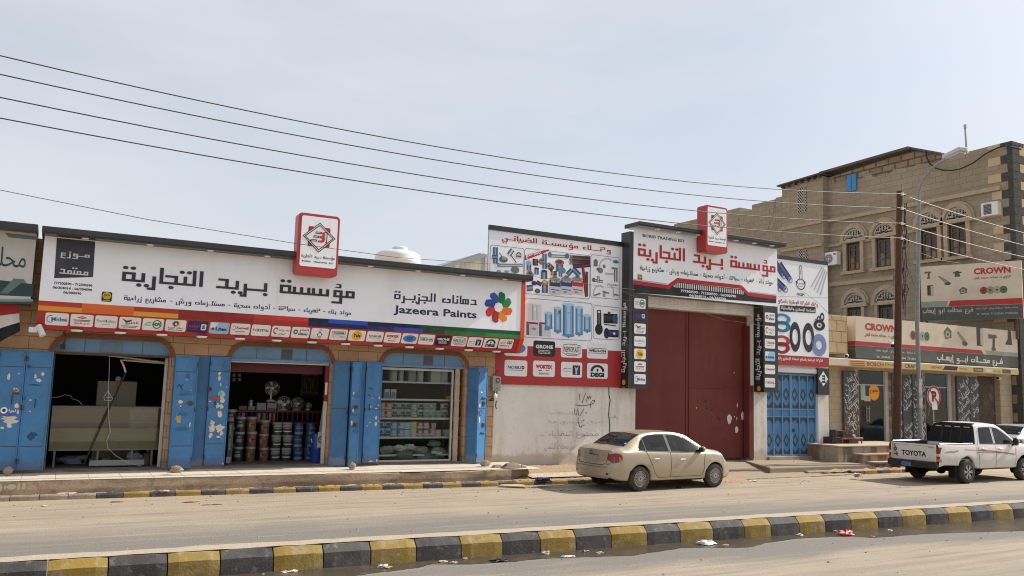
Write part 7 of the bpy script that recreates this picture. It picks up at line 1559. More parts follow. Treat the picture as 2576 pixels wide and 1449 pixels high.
def pickup(loc, rz):
 t = thing('pickup_truck', 'white double cab pickup with large black letters on its tailgate and tan side stripes', 'pickup truck', (0, 0, 0)); t['_local'] = 1
 m_b = paint('white pickup paint', (.66, .64, .60), .22)
 CAB = [(.50, .40, 1.70, .815, 1.13, .66, 1.62), (.60, .38, 1.735, .83, 1.13, .668, 1.65), (1.2, .36, 1.765, .845, 1.12, .675, 1.665), (1.75, .36, 1.745, .845, 1.10, .685, 1.64), (2.15, .36, 1.61, .845, 1.09, .70, 1.50), (2.55, .36, 1.36, .845, 1.08, .735, 1.28), (2.85, .36, 1.17, .85, 1.06, .76, 1.13), (3.15, .38, 1.13, .86, 1.03, .76, 1.09), (3.6, .40, 1.07, .84, .96, .70, 1.03), (3.85, .44, .95, .76, .86, .62, .91), (3.93, .5, .76, .66, .66, .5, .72)]
 fr = lambda y, z: max(0, z - 1.1) * .30
 ff = lambda y, z: -.22 * (y / .75) ** 2
 S_ = Shell(CAB, ((3.0, .36),), .43, (.50, .6, fr), (3.93, .8, ff)); b = MB(m_b); S_.mesh(b, .50, 3.93, .08, m_b); cap(b, S_, .50, fr, m_b, 6, 1.0); cap(b, S_, 3.93, ff, m_b, 5, .7); body = b.build('body', t, smooth=50)
 BED = [(-1.30, .44, 1.12, .80, 1.12, .7, 1.1), (-1.0, .50, 1.12, .83, 1.12, .7, 1.1), (.0, .44, 1.12, .84, 1.12, .7, 1.1), (.47, .40, 1.12, .835, 1.12, .7, 1.1)]
 B_ = Shell(BED, ((0, .36),), .44, bed=.62); b = MB(m_b); B_.mesh(b, -1.30, .47, .07, m_b, vmax=8); b.box(.43, .47, -.72, .72, .62, 1.10); bed = b.build('bed', t, smooth=50)
 b = MB(m_steel)
 for sg in (-1, 1):
  y = sg * .745
  b.tube([(-1.2, y, 1.145), (.42, y, 1.145)], .016, 6);
  for k in range(5): b.box(-1.15 + k * .38, -1.11 + k * .38, y - .02, y + .02, 1.121, 1.15)
 b.build('bed_rail', t); b = MB(m_pblack); b.box(-1.28, .43, -.74, -.69, .7, 1.135); b.box(-1.28, .43, .69, .74, .7, 1.135); b.box(-1.28, .43, -.69, .69, .625, .66); b.build('bed_liner', t)
 b = MB(m_b); b.box(-1.335, -1.285, -.715, .715, .63, 1.115); tg = b.build('tailgate', t, bevel=.015)
 F = Frame((-1.337, 0, 0), (0, -1, 0)); b = MB(ink('#17171a')); b.ftext(F, 'TOYOTA', (-.36, .42, .76, .91), None, .004, .035); b.build('lettering', tg)
 b = MB(ink('#17171a'))
 for pts in (((-.60, 1.05), (-.56, 1.05)), ((-.60, 1.0), (-.54, .99)), ((-.60, .95), (-.53, .95), (-.53, .90), (-.60, .90), (-.60, .95)), ((-.60, .86), (-.52, .84)), ((-.56, .80), (-.50, .72)), ((-.60, .80), (-.58, .74)), ((-.53, .82), (-.47, .76))): b.fline(F, pts, .03, None, .005)
 b.fline(F, [(-.66, .68), (-.66, 1.09)], .008, m_steel, .004); b.fline(F, [(-.63, .68), (-.63, 1.09)], .008, m_steel, .004); b.build('decal', tg)
 b = MB(m_seam); b.frect(F, .50, .66, 1.03, 1.05, m_steel, .004); b.frect(F, -.68, .68, 1.068, 1.073, m_seam, .003); b.build('trim', tg)
 b = MB(m_pblack); b.box(-1.30, -1.24, -.70, .70, 1.116, 1.13); b.build('tailgate_cap', t)
 for sg in (-1, 1):
  b = MB(m_rlens); F2 = Frame((-1.302, 0, 0), (0, -1, 0)); y0, y1 = sorted((-sg * .72, -sg * .80)); b.box(-1.31, -1.15, *sorted((sg * .718, sg * .803)), .64, 1.06); o = b.build('tail_lamp', t, bevel=.015)
  b = MB(m_clens); b.box(-1.314, -1.146, *sorted((sg * .717, sg * .807)), .80, .875); b.build('reversing_lamp', o); b = MB(m_olens); b.box(-1.313, -1.20, *sorted((sg * .72, sg * .805)), .66, .72); b.build('indicator', o)
 b = MB(m_pblack); b.box(-1.44, -1.30, -.775, .775, .44, .63); b.build('bumper', t, bevel=.025)
 FB_ = Frame((-1.452, 0, 0), (0, -1, 0)); b = MB(mat('blue number plate', (.045, .12, .30), .5, layers=((30, .45, .65, (.25, .33, .45), .5),))); b.frect(FB_, -.30, .02, .46, .585, None, .004); b.build('number_plate', t)
 b = MB(m_under); b.box(-1.1, 3.4, -.45, .45, .42, .56); b.cyl((0, -.6, .36), (0, .6, .36), .06, n=8); b.ball((0, 0, .36), .16, 10); b.tube([(-1.0, .35, .40), (.3, .35, .40)], .05, 8); b.box(-.55, -.50, -.80, -.58, .18, .52); b.box(-.55, -.50, .58, .80, .18, .52); b.build('chassis', t)
 # black rear window and rear cab panel with a row of pale marks
 RPc = lambda y, z, o=.006: Vector((.50 + fr(y, z) - o, y, z))
 V = []; rows = 8
 for j in range(rows + 1):
  z = 1.125 + (1.70 - 1.125) * j / rows; y = .765 - .11 * smooth(j / rows) - (.05 if j == rows else 0)
  V += [RPc(-y + 2 * y * i / 10, z - (.02 * (abs(i - 5) / 5) ** 4 if j > 6 else 0)) for i in range(11)]
 b = MB(mat('black rear glass', (.012, .012, .014), .25, .4)); b.add(V, [(j * 11 + i, j * 11 + i + 1, (j + 1) * 11 + i + 1, (j + 1) * 11 + i) for j in range(rows) for i in range(10)]); o = b.build('rear_window', t)
 b = MB(m_clens)
 b.box(.66, .80, -.60, .60, 1.716, 1.735, m_pblack)
 for k in range(4): y = .44 - .30 * k; b.add([RPc(y + .095, 1.60, .012), RPc(y - .095, 1.60, .012), RPc(y - .095, 1.625, .012), RPc(y + .095, 1.625, .012)], [(0, 1, 2, 3)])
 b.build('pale_marks', o)
 b = MB(m_pblack)
 for y in (-.30, .0, .30): b.add([RPc(y + .018, 1.16, .011), RPc(y - .018, 1.16, .011), RPc(y - .018, 1.60, .011), RPc(y + .018, 1.60, .011)], [(0, 1, 2, 3)])
 b.build('window_bar', o)
 m_dec = mat('tan side stripe', (.42, .24, .14), .5); m_dec2 = mat('red side stripe', (.36, .10, .06), .5)
 for sg in (-1, 1):
  for q in ([(.70, 1.16, 1.57), (.78, 1.155, 1.595), (1.1, 1.15, 1.61), (1.42, 1.145, 1.61)], [(1.53, 1.14, 1.61), (1.75, 1.135, 1.585), (2.0, 1.125, 1.49), (2.25, 1.125, 1.36), (2.50, 1.13, 1.22)]):
   g = MB(m_glassd); qq = lerp_list(q, 12); S_.patch(g, [a for a, _, _ in qq], [c for _, c, _ in qq], [e for _, _, e in qq], m_glassd, sgs=(sg,)); g.build('window', t, smooth=True)
  g = MB(m_pblack); S_.line(g, [(.70, 1.145), (1.42, 1.13), (2.5, 1.115)], .02, m_pblack, .006, (sg,), 10); S_.line(g, [(.67, 1.58), (.78, 1.61), (1.45, 1.625), (1.8, 1.59), (2.05, 1.49), (2.5, 1.24)], .014, m_pblack, .005, (sg,), 8); g.build('window_trim', t)
  g = MB(m_seam); S_.line(g, [(.66, .46), (.62, .75), (.60, 1.12), (.64, 1.55)], .011, m_seam, .003, (sg,)); S_.line(g, [(1.47, .40), (1.49, .75), (1.48, 1.12), (1.48, 1.60)], .011, m_seam, .003, (sg,)); S_.line(g, [(2.50, .42), (2.55, .75), (2.55, 1.08)], .011, m_seam, .003, (sg,)); S_.line(g, [(.66, .42), (2.5, .42)], .01, m_seam, .003, (sg,), 16); g.build('door_seam', t)
  g = MB(m_seam); g.box(.471, .497, *sorted((sg * .70, sg * .80)), .45, 1.11); g.build('bed_gap', t)
  for hx in (.76, 1.60):
   h = MB(m_chrome); a = S_.side(hx, .985, 0, sg); c = S_.side(hx + .21, .985, 0, sg); nn = Vector((0, sg, 0)); h.tube([a, a + nn * .04 + Vector((.025, 0, 0)), c + nn * .04 - Vector((.025, 0, 0)), c], .017, 6); m_ = S_.side(hx + .10, .985, -.02, sg); h.ball(m_, .07, 10, None, (1.2, .45, .6)); h.build('door_handle', t, smooth=True)
  mi = MB(m_chrome); c = S_.side(2.42, 1.17, 0, sg) + Vector((0, sg * .15, .03)); mi.ball(c, .14, 12, None, (.5, .8, .95)); o = mi.build('mirror', t, smooth=True); g = MB(m_pblack); g.tube([c + Vector((0, -sg * .05, -.08)), S_.side(2.45, 1.09, -.01, sg)], .035, 8); g.ball(c + Vector((-.035, 0, 0)), .125, 12, m_pblack, (.35, .78, .92)); g.build('mirror_base', o, smooth=True)
  g = MB(m_dec); q = [(.52, .945, .955), (.9, .915, .955), (1.4, .885, .92), (1.9, .845, .885), (2.45, .80, .835)]; qq = lerp_list(q, 20); S_.patch(g, [a for a, _, _ in qq], [c for _, c, _ in qq], [e for _, _, e in qq], m_dec, 3, .004, (sg,)); S_.line(g, [(.55, .965), (1.3, .93), (1.75, .885)], .012, m_dec2, .006, (sg,)); S_.line(g, [(1.3, .92), (2.1, .83), (2.5, .80), (2.58, .95)], .014, m_dec2, .006, (sg,)); S_.line(g, [(.52, .89), (1.2, .875), (1.7, .86)], .014, m_dec2, .006, (sg,)); g.build('side_stripe', t)
  g = MB(m_dec); B_.line(g, [(-1.0, .93), (-.6, .95), (-.40, .96), (-.62, .91), (-1.05, .91)], .014, m_dec2, .004, (sg,)); B_.line(g, [(-.1, .985), (.2, .965), (.45, .95)], .02, m_dec, .004, (sg,)); g.build('side_stripe', t)
  for wx in (0, 3.0): wheel(t, wx, sg * .745, .34, .23, 'alloy')
 g = MB(m_glassd); xs = [1.84 + .98 * k / 10 for k in range(11)]; S_.top(g, xs, [6.3] * 11, m_glassd); g.build('windscreen', t, smooth=True)
 t.location = loc; t.rotation_euler = (0, 0, rz); return t
pk = pickup((23.66, 15.96, 0), radians(1.4))
# ================================================================ goods inside the shops
zL = zoom((0, 1300), 2.07); zS = zoom((900, 1380), 3.0178); z4 = zoom((1450, 1380), 3.0196)
WORD = ['first', 'second', 'third', 'fourth', 'fifth', 'sixth', 'seventh', 'eighth', 'ninth', 'tenth', 'eleventh', 'twelfth']
# ---- first shop: showcase, cupboard and scraps behind it
def rectY(z, x0, y0, x1, y1, Y): a = atY(*z(x0, y1), Y); c = atY(*z(x1, y0), Y); d = atY(*z(x0, y0), Y); return a.x, c.x, a.z, d.z
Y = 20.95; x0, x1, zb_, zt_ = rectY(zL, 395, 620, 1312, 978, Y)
t = thing('display_counter', 'long display counter with painted brown and khaki reflections inside the opening with bare dark walls', 'counter', ((x0 + x1) / 2, Y, .41)); zm = atY(*zL(400, 800), Y).z; xm = atY(*zL(1060, 700), Y).x
b = MB(mat('brown painted reflection', (.105, .058, .050), .35, .5, layers=((2, .45, .7, (.08, .045, .04), .7),))); b.box(x0, xm, Y, Y + .03, zm, zt_ - .02); b.build('top_panel', t)  # dark reflection in the counter glass, painted as a brown panel
b = MB(mat('khaki painted reflection', (.33, .275, .165), .25, .5, layers=(((.5, 1, 5), .42, .7, (.22, .185, .115), .8),))); b.box(x0, x1, Y, Y + .03, zb_, zm - .002); b.build('front_panel', t)  # khaki colour stands in for the sunlit road reflected in the glass
b = MB(mat('grey tiled reflection', (.17, .18, .16), .2, .5, brick=('xz', .22, .16, .008, (.08, .085, .08), (.14, .15, .135)), layers=((3, .5, .7, (.28, .29, .26), .7),))); b.box(xm + .002, x1, Y, Y + .03, zm, zt_ - .02); b.build('tile_panel', t)  # greenish-grey glass, its reflections put into the panel colour
b = MB(mat('dull counter frame', (.16, .155, .14), .5)); b.box(x0, x1, Y - .02, Y + .45, zt_ - .018, zt_ + .012); b.box(x0, x1, Y - .012, Y - .002, zb_ - .02, zb_ + .02)
for x in (x0 + .12, xm - .6, xm + .1, x1 - .12): b.box(x - .02, x + .02, Y, Y + .04, .41, zb_ - .021)
b.build('frame', t)
b = MB(glass_mat('dusty counter glass', (.66, .67, .62), .09)); b.quad((x0, Y - .022, zb_ + .021), (x1, Y - .022, zb_ + .021), (x1, Y - .022, zt_ - .019), (x0, Y - .022, zt_ - .019)); b.build('pane', t)
Y = 22.2; x0, x1, zb_, zt_ = rectY(zL, 778, 412, 1120, 660, Y)
t = thing('cupboard', 'beige cupboard standing behind the display counter', 'cupboard', (x0, Y, .41)); b = MB(mat('beige cupboard board', (.34, .30, .20), .6)); b.box(x0, x1, Y, Y + .5, .41, zt_); b.build('body', t, bevel=.008); b = MB(m_seam); b.box((x0 + x1) / 2 - .004, (x0 + x1) / 2 + .004, Y - .003, Y - .0005, .5, zt_ - .02); b.build('door_gap', t)
b = MB(m_white); q = atY(*zL(963, 398), 22.4); b.ball(q, .07, 10); tag(b.build('bulb', None, smooth=True), 'white bulb resting on the beige cupboard', 'bulb')
P = lambda pts, Y: [atY(*zL(*p), Y) for p in pts]
b = MB(m_black); b.tube(P([(1022, 350), (682, 1092)], 20.72), .018, 8); tag(b.build('rod'), 'black rod leaning across the display counter', 'rod')
b = MB(m_white); b.tube(P([(893, 150), (890, 330), (884, 500), (882, 620), (888, 740), (900, 830), (870, 900), (878, 960), (940, 1020), (1030, 1075), (1150, 1108)], 20.62), .005, 6, m_alu); tag(b.build('cable'), 'thin white cable hanging down over the counter front', 'cable')
b = MB(m_white); b.tube(P([(880, 498), (918, 560), (905, 575), (852, 570), (845, 545), (880, 498)], 20.62), .006, 6, m_alu); b.tube(P([(865, 545), (900, 550)], 20.62), .006, 6, m_alu); tag(b.build('wire_hanger'), 'triangular wire hanger on the thin white cable', 'hanger')
b = MB(m_alu); b.tube(P([(985, 240), (1008, 290), (1024, 345)], 20.75), .022, 8); tag(b.build('pipe'), 'short pale pipe hanging above the black rod', 'pipe')
for p0, p1, l in (((780, 192), (1355, 265), 'upper pale batten sagging under the lintel'), ((1000, 243), (1355, 272), 'lower pale batten sagging under the lintel')):
 b = MB(m_alu); b.tube(P([p0, p1], 20.9), .022, 6); tag(b.build('batten'), l, 'batten', 'sagging battens')
b = MB(m_white); b.tube(P([(410, 548), (480, 545), (530, 526), (575, 535), (590, 560), (640, 575), (670, 610)], 21.5), .007, 6, m_alu); tag(b.build('hose'), 'pale hose curling against the dark back wall', 'hose')
def crumple(name, c, r, sz, m, seed, label, cat, group=None, n=10):
 b = MB(m); b.ball((c[0], c[1], c[2] + r * sz[2] * .75), r, n, None, sz, seed, .75); return tag(b.build(name, None, smooth=25), label, cat, group)
gy = lambda x, y, z=.42: atZ(*zL(x, y), z)
m_bagw = mat('pale plastic bag', (.50, .51, .50), .35, .5, layers=((12, .45, .7, (.35, .36, .36), .6),))
q = gy(600, 1082); crumple('paper', q, .28, (1, .6, .35), mat('blue white paper', (.38, .44, .50), .8, layers=((6, .5, .62, (.08, .16, .32), .8),)), 2, 'folded blue and white paper sheet on the shop sill', 'paper')
b = MB(mat('white foam', (.30, .31, .29), .8)); q = atY(*zL(730, 1040), 20.85); q2 = atY(*zL(1180, 1040), 20.85); b.box(q.x, q2.x, 20.85, 20.95, .44, .56); tag(b.build('foam_strip', None, bevel=.01), 'white foam strip lying under the counter', 'foam')
for i, (x, y, l) in enumerate(((765, 1070, 'small white scrap beside the blue and white paper'), (860, 1078, 'crumpled white scrap below the foam strip'))): q = gy(x, y); crumple('paper', q, .11, (1, .7, .6), m_bagw, 20 + i, l, 'paper')
q = gy(1090, 1090); crumple('bag', q, .17, (1, .7, .9), mat('greyish bag', (.30, .32, .33), .5), 5, 'grey bag next to the cable coil', 'bag'); q = gy(1190, 1085); crumple('bag', q, .15, (1, .8, .9), mat('pinkish bag', (.30, .24, .22), .5), 6, 'dull pink bag under the cable coil', 'bag')
b = MB(m_white); rc = random.Random(3); q = gy(1150, 1075)
for k in range(5): b.tube([(q.x + (.20 + .03 * rc.random()) * cos(a), q.y - .05 + .10 * sin(a), q.z + .26 + (.15 + .03 * k) * sin(a + .3 * k)) for a in [2 * pi * j / 16 for j in range(17)]], .009, 5)
tag(b.build('cable_coil'), 'loose coil of white cable on the shop sill', 'cable coil')

# ---- second shop: stacked buckets, rack with fans, barrel
m_lidw = mat('white bucket lid', (.26, .26, .25), .45, .4); m_bdark = mat('dark grey bucket', (.03, .032, .034), .4, .45); m_borange = mat('orange brown bucket', (.17, .075, .038), .45, .45); m_bgreen = mat('green and white tin', (.025, .06, .04), .4, .45); m_bblue = mat('blue paint bucket', (.03, .055, .13), .4, .45); m_lab = mat('pale label', (.25, .25, .25), .6)
def make_bucket(nm, r, h, body, lid, kind):
 t = thing('paint_bucket', nm, 'paint bucket'); t['_local'] = 1
 b = MB(body); b.lathe([(0, 0), (r * .90, 0), (r * .92, h * .02), (r, h * .80), (r, h * .86)], (0, 0, 0), 20, body); b.build('body', t, smooth=40)
 b = MB(lid); b.lathe([(r * 1.0, h * .84), (r * 1.06, h * .85), (r * 1.06, h * .97), (r * 1.0, h), (0, h)], (0, 0, 0), 20, lid); b.build('lid', t, smooth=40)
 # curved printed label on the street side
 b = MB()
 def lab(a0, a1, z0, z1, m, e=.004): k = 8; V = [];
 def curved(a0, a1, z0, z1, m, e):
  k = 8; V = []
  for i in range(k + 1):
   a = radians(a0 + (a1 - a0) * i / k); V += [((r + e) * cos(a), (r + e) * sin(a), z0 * h), ((r + e) * cos(a), (r + e) * sin(a), z1 * h)]
  b.add(V, [(2 * i, 2 * i + 2, 2 * i + 3, 2 * i + 1) for i in range(k)], m)
 if kind == 'dark': curved(230, 300, .30, .52, m_lab, .004); curved(240, 285, .60, .70, m_lab, .004)
 if kind == 'orange': curved(250, 300, .44, .52, m_black, .004); curved(225, 245, .30, .6, m_lab, .003)
 if kind == 'green': curved(200, 340, .52, .82, m_lab, .003); curved(215, 325, .60, .66, ink('#7a2a2a'), .006); curved(215, 330, .26, .34, ink('#c9c9c4'), .004); curved(235, 275, .36, .42, m_black, .005)
 if kind == 'blue': curved(240, 320, .55, .72, m_lab, .003); curved(245, 310, .60, .66, ink('#1c2648'), .006); curved(225, 330, .10, .30, ink('#6d7f9c'), .004)
 b.build('label', t); return t
cols = [('dark', 125, 1268, 480, 62, 'dark grey bucket with a white lid', m_bdark, m_lidw), ('orange', 265, 1268, 480, 62, 'brown orange bucket with a broad white lid', m_borange, m_lidw), ('orange2', 420, 1268, 440, 60, 'clay orange bucket with a rounded cream lid', m_borange, mat('cream bucket lid', (.27, .24, .19), .45, .4)), ('green', 565, 1265, 410, 62, 'green and white paint tin', m_bgreen, m_lab), ('green', 695, 1265, 410, 62, 'green and white tin', m_bgreen, m_lab), ('blue', 830, 1263, 400, 63, 'blue paint tin', m_bblue, m_bblue), ('blue', 970, 1263, 400, 63, 'blue tin', m_bblue, m_bblue)]
STK = ['by the INSULATION carton', 'next to the dark grey stack', 'in the middle of the shop', 'beside the clay orange stack', 'between green and blue stacks', 'beside the green stacks', 'behind the blue barrel']
POS = ['at the bottom of its stack', 'in the middle of its stack', 'on top of its stack']
proto = {}
for ci, (k, x, yb, hpx, rpx, nm, mb_, ml) in enumerate(cols):
 q = atZ(*zS(x, yb), .405); Yq = min(q.y, 21.9); Yq = 21.55; q = atY(*zS(x, yb), Yq); top = atY(*zS(x, yb - hpx), Yq).z; r = abs(atY(*zS(x + rpx, yb), Yq).x - q.x) * .92; h = (top - .405) / 3
 pr = make_bucket(nm, r, h - .004, mb_, ml, 'orange' if k == 'orange2' else k)
 for j in range(3):
  lab = '%s %s %s' % (nm, ('lowest', 'middle', 'topmost')[j], STK[ci]); c = pr if j == 0 else dup(pr, (0, 0, 0)); c.location = (q.x + .012 * ((j * 7 + ci) % 3 - 1), Yq + r, .405 + j * h); c['label'] = lab; c['group'] = 'paint buckets stacked in the open shop'; c.rotation_euler = (0, 0, .12 * ((j * 5 + ci * 3) % 5 - 2))
Yq = 21.5; q = atY(*zS(28, 1268), Yq); pr = make_bucket('x', .13, .42, m_bdark, m_lidw, 'dark')
for j in range(3):
 c = pr if j == 0 else dup(pr, (0, 0, 0)); c.location = (q.x - .02, 21.8, .405 + j * .43); c['label'] = 'black bucket half hidden behind the INSULATION carton, ' + ('lowest', 'middle', 'topmost')[j]; c['group'] = 'paint buckets stacked in the open shop'
Y = 20.78; a = atY(*zS(2, 1342), Y); c = atY(*zS(66, 862), Y)
t = thing('carton', 'tall dark green carton with sideways INSULATION lettering by the shutter', 'carton', (a.x, Y, .42)); b = MB(mat('dark green carton', (.035, .060, .048), .6)); b.box(a.x - .05, c.x, Y, Y + .25, .42, c.z); b.build('box', t); FQ = Frame((0, Y, 0)); b = MB(m_lab)
FV = Frame((c.x - .05, Y, .55), (0, 0, 1), (-1, 0, 0)); FV.N = Vector((0, -1, 0)); b.ftext(FV, 'INSULATION', (.22, .80, -.005, .045), ink('#8f928c'), .003, .02); b.frect(FQ, c.x - .13, c.x - .03, .46, .60, m_lab, .003); b.frect(FQ, a.x - .04, c.x - .02, c.z - .35, c.z - .28, ink('#3f7a4c'), .003); b.build('print', t)
q = atY(*zS(1068, 1315), 21.0); r = .165; t = thing('barrel', 'bright blue plastic barrel with a round emblem notice', 'barrel', (q.x, 21.15, .41)); h = atY(*zS(1068, 990), 21.0).z - .41
b = MB(mat('bright blue plastic', (.018, .055, .30), .4, .45)); b.lathe([(0, 0), (r * .96, 0), (r, .03), (r, h * .45), (r * 1.03, h * .47), (r, h * .5), (r, h * .93), (r * .95, h * .97), (r * .95, h), (0, h)], (q.x, 21.15, .41), 22); b.build('body', t, smooth=40)
FQ = Frame((0, 21.15 - r - .012, 0)); u = q.x + .04; b = MB(ink('#d8d4cc')); b.frect(FQ, u - .10, u + .13, .78, 1.17, None, 0); b.fdisc(FQ, u + .015, .98, .10, ink('#2c2c30'), .002, 18, r0=.075); b.fdisc(FQ, u + .015, .98, .05, ink('#a8322c'), .002, 12); b.build('notice', t); b = MB(m_white); b.tube([(q.x - r, 21.1, h + .24), (q.x - r - .03, 21.05, h + .28), (q.x - r - .02, 21.02, h + .18)], .01, 6); b.build('handle', t)
# rack
Y = 22.1; zr0 = atY(*zS(500, 735), Y).z; xa, xb = atY(*zS(-20, 720), Y).x, atY(*zS(1105, 720), Y).x
t = thing('rack', 'dark red wooden rack behind the stacked buckets', 'rack', (xa, Y, .41)); m_rk = mat('dark red wood', (.085, .020, .018), .5)
b = MB(m_rk); b.box(xa, xb, Y, Y + .45, zr0, zr0 + .05); b.build('shelf', t); b = MB(m_rk); z0_ = atY(*zS(500, 845), Y).z; b.box(xa, xb, Y, Y + .45, z0_ - .05, z0_); b.build('shelf', t)
for k in range(18): b = MB(m_rk); x = xa + .1 + (xb - xa - .2) * k / 17; b.lathe([(.018, z0_), (.03, z0_ + .06), (.016, z0_ + .15), (.03, zr0 - .06), (.018, zr0)], (x, Y + .03, 0), 8); b.build('spindle', t)
for x in (xa + .05, xb - .05): b = MB(m_rk); b.box(x - .03, x + .03, Y + .05, Y + .4, .41, z0_ - .051); b.build('leg', t)
def fan(px, py, rpx, Y, blades, m_bl, label, stand=None, tilt=0):
 c = atY(*zS(px, py), Y); r = abs(atY(*zS(px + rpx, py), Y).x - c.x); t = thing('fan', label, 'fan', (c.x, Y, zr0)); F = Frame((c.x, Y, c.z))
 b = MB(m_steel)
 for rr_ in (1, .8, .6, .4): b.tube([F.p(r * rr_ * cos(a), r * rr_ * sin(a), .05 * (1.2 - rr_)) for a in [2 * pi * k / 24 for k in range(25)]], .004, 4)
 for k in range(20): a = 2 * pi * k / 20; b.tube([F.p(r * .15 * cos(a), r * .15 * sin(a), .06), F.p(r * cos(a), r * sin(a), .0)], .0025, 4)
 b.build('guard', t)
 b = MB(m_bl)
 for k in range(blades):
  a0 = 2 * pi * k / blades + .3; V = []; wdt = 2.6 / blades
  for i in range(7):
   s_ = i / 6; rad = r * (.16 + .72 * s_); w_ = wdt * (.35 + .65 * sin(pi * min(1, s_ * .85 + .12))) * .5; off = .35 * s_
   V += [F.p(rad * cos(a0 + off - w_), rad * sin(a0 + off - w_), .012), F.p(rad * cos(a0 + off + w_), rad * sin(a0 + off + w_), -.015)]
  b.add(V, [(2 * i, 2 * i + 1, 2 * i + 3, 2 * i + 2) for i in range(6)])
 b.build('blade_wheel', t); b = MB(m_white); b.cyl(F.p(0, 0, .03), F.p(0, 0, .07), r * .17, n=12); b.cyl(F.p(0, 0, -.03), F.p(0, 0, -.16), r * .22, n=12); b.build('hub', t)
 zf = stand if stand is not None else zr0 + .05
 b = MB(m_white); b.cyl((c.x, Y + .1, zf + .03), (c.x, Y + .1, c.z - .02), .022, n=8); b.lathe([(0, .05), (.05, .045), (r * .62, .02), (r * .65, 0)], (c.x, Y + .1, zf), 16); b.build('stand', t)
 return t
m_fb = mat('cream fan blade', (.50, .47, .36), .4); m_fw = mat('white fan blade', (.55, .56, .55), .35)
bx1 = rectY(zS, 458, 602, 572, 708, 22.15); b = MB(m_lab); t = thing('carton', 'white fronted carton under the white table fan', 'carton', (bx1[0], 22.15, zr0)); b.box(bx1[0], bx1[1], 22.15, 22.45, zr0 + .051, bx1[3]); b.build('box', t); b = MB(ink('#2a2c34')); F_ = Frame((0, 22.15, 0)); b.frect(F_, bx1[0] + .02, bx1[1] - .02, bx1[3] - .05, bx1[3] - .01, None, .003); b.frect(F_, bx1[0] + .02, bx1[1] - .02, zr0 + .07, zr0 + .10, None, .003); b.build('print', t)
fan(520, 448, 86, 22.25, 5, m_fw, 'white table fan standing on the tall carton', bx1[3]); fan(658, 640, 92, 22.2, 3, m_fb, 'large fan with three cream blades on the rack'); fan(822, 632, 76, 22.3, 4, mat('brown fan blade', (.16, .11, .09), .4), 'dark fan with a pale hub on the rack'); fan(956, 655, 36, 22.3, 4, m_fw, 'small pale fan at the end of the rack')
for i, (q, l, m) in enumerate((((335, 622, 450, 702), 'flat white carton between the rack and the table fan', m_lab), ((236, 676, 316, 705), 'low grey carton under the steel can', mat('grey carton', (.24, .24, .24), .7)), ((125, 670, 222, 702), 'low brown carton at the left of the rack', mat('brown carton', (.20, .13, .09), .8)), ((480, 738, 560, 832), 'yellowish carton on the lower rack shelf', mat('yellow carton', (.34, .20, .06), .7)), ((120, 736, 200, 768), 'pale boxes low on the rack', m_lab), ((335, 740, 385, 800), 'white printed packet on the lower rack shelf', m_lab), ((388, 745, 450, 815), 'greenish packet on the lower rack shelf', mat('green packet', (.16, .22, .15), .7)))):
 r_ = rectY(zS, *q, 22.15); b = MB(m); zb2 = zr0 + .051 if q[3] < 720 else z0_ + .001; b.box(r_[0], r_[1], 22.17, 22.4, zb2, max(r_[3], zb2 + .1)); tag(b.build('carton', None, bevel=.004), l, 'carton')
q = atY(*zS(270, 672), 22.2); b = MB(m_steel); b.lathe([(0, 0), (.06, 0), (.06, .20), (.05, .22), (0, .22)], (q.x, 22.3, zr0 + .09), 14); tag(b.build('can', None, smooth=40), 'steel can on the low grey carton', 'can')
Y = 22.9; F_ = Frame((0, Y, 0)); t = thing('switch_board', 'dark board with six pale switch plates on the wall', 'switch board', F_.p(*F_.px(*zS(95, 380)))); b = MB(m_under); bq = rectY(zS, 20, 205, 165, 385, Y); b.box(bq[0], bq[1], Y, Y + .03, bq[2], bq[3]); b.build('board', t)
for yy in (240, 293, 346):
 for xx in (63, 130): r_ = rectY(zS, xx - 18, yy - 18, xx + 18, yy + 18, Y); b = MB(m_lab); b.box(r_[0], r_[1], Y - .02, Y - .001, r_[2], r_[3]); b.build('switch_plate', t)
Y = 23.6; F_ = Frame((0, Y, 0)); t = thing('wall_display', 'wall board hung with rows of small tools in packets', 'display', F_.p(*F_.px(*zS(950, 540)))); bq = rectY(zS, 850, 220, 1075, 545, Y); b = MB(mat('display board', (.055, .050, .05), .7)); b.box(bq[0], bq[1], Y, Y + .03, bq[2], bq[3]); b.build('board', t)
rt = random.Random(5)
for j in range(6):
 for i in range(8):
  w_ = (bq[1] - bq[0]) / 8; x = bq[0] + (i + .5) * w_; z = bq[3] - .15 - j * (bq[3] - bq[2] - .2) / 6; b = MB(m_lab if i < 4 else MATS['yellow carton']) ; b.box(x - w_ * .28, x + w_ * .28, Y - .03, Y - .001, z - .05 - .05 * rt.random(), z + .06); b.build('packet', t)
b = MB(m_alu); b.prism([atY(*zS(*p), 21.3) for p in ((1075, 980), (1108, 980), (1145, 600), (1128, 600))], (0, .02, 0)); tag(b.build('plank'), 'plank leaning behind the blue barrel', 'plank')
b = MB(m_white); q = atY(*zS(635, 195), 21.6); b.ball(q, .07, 10); b.cyl(q, q + Vector((0, 0, .14)), .02, n=6); tag(b.build('bulb', None, smooth=True), 'bulb hanging from the dark red fascia', 'bulb')

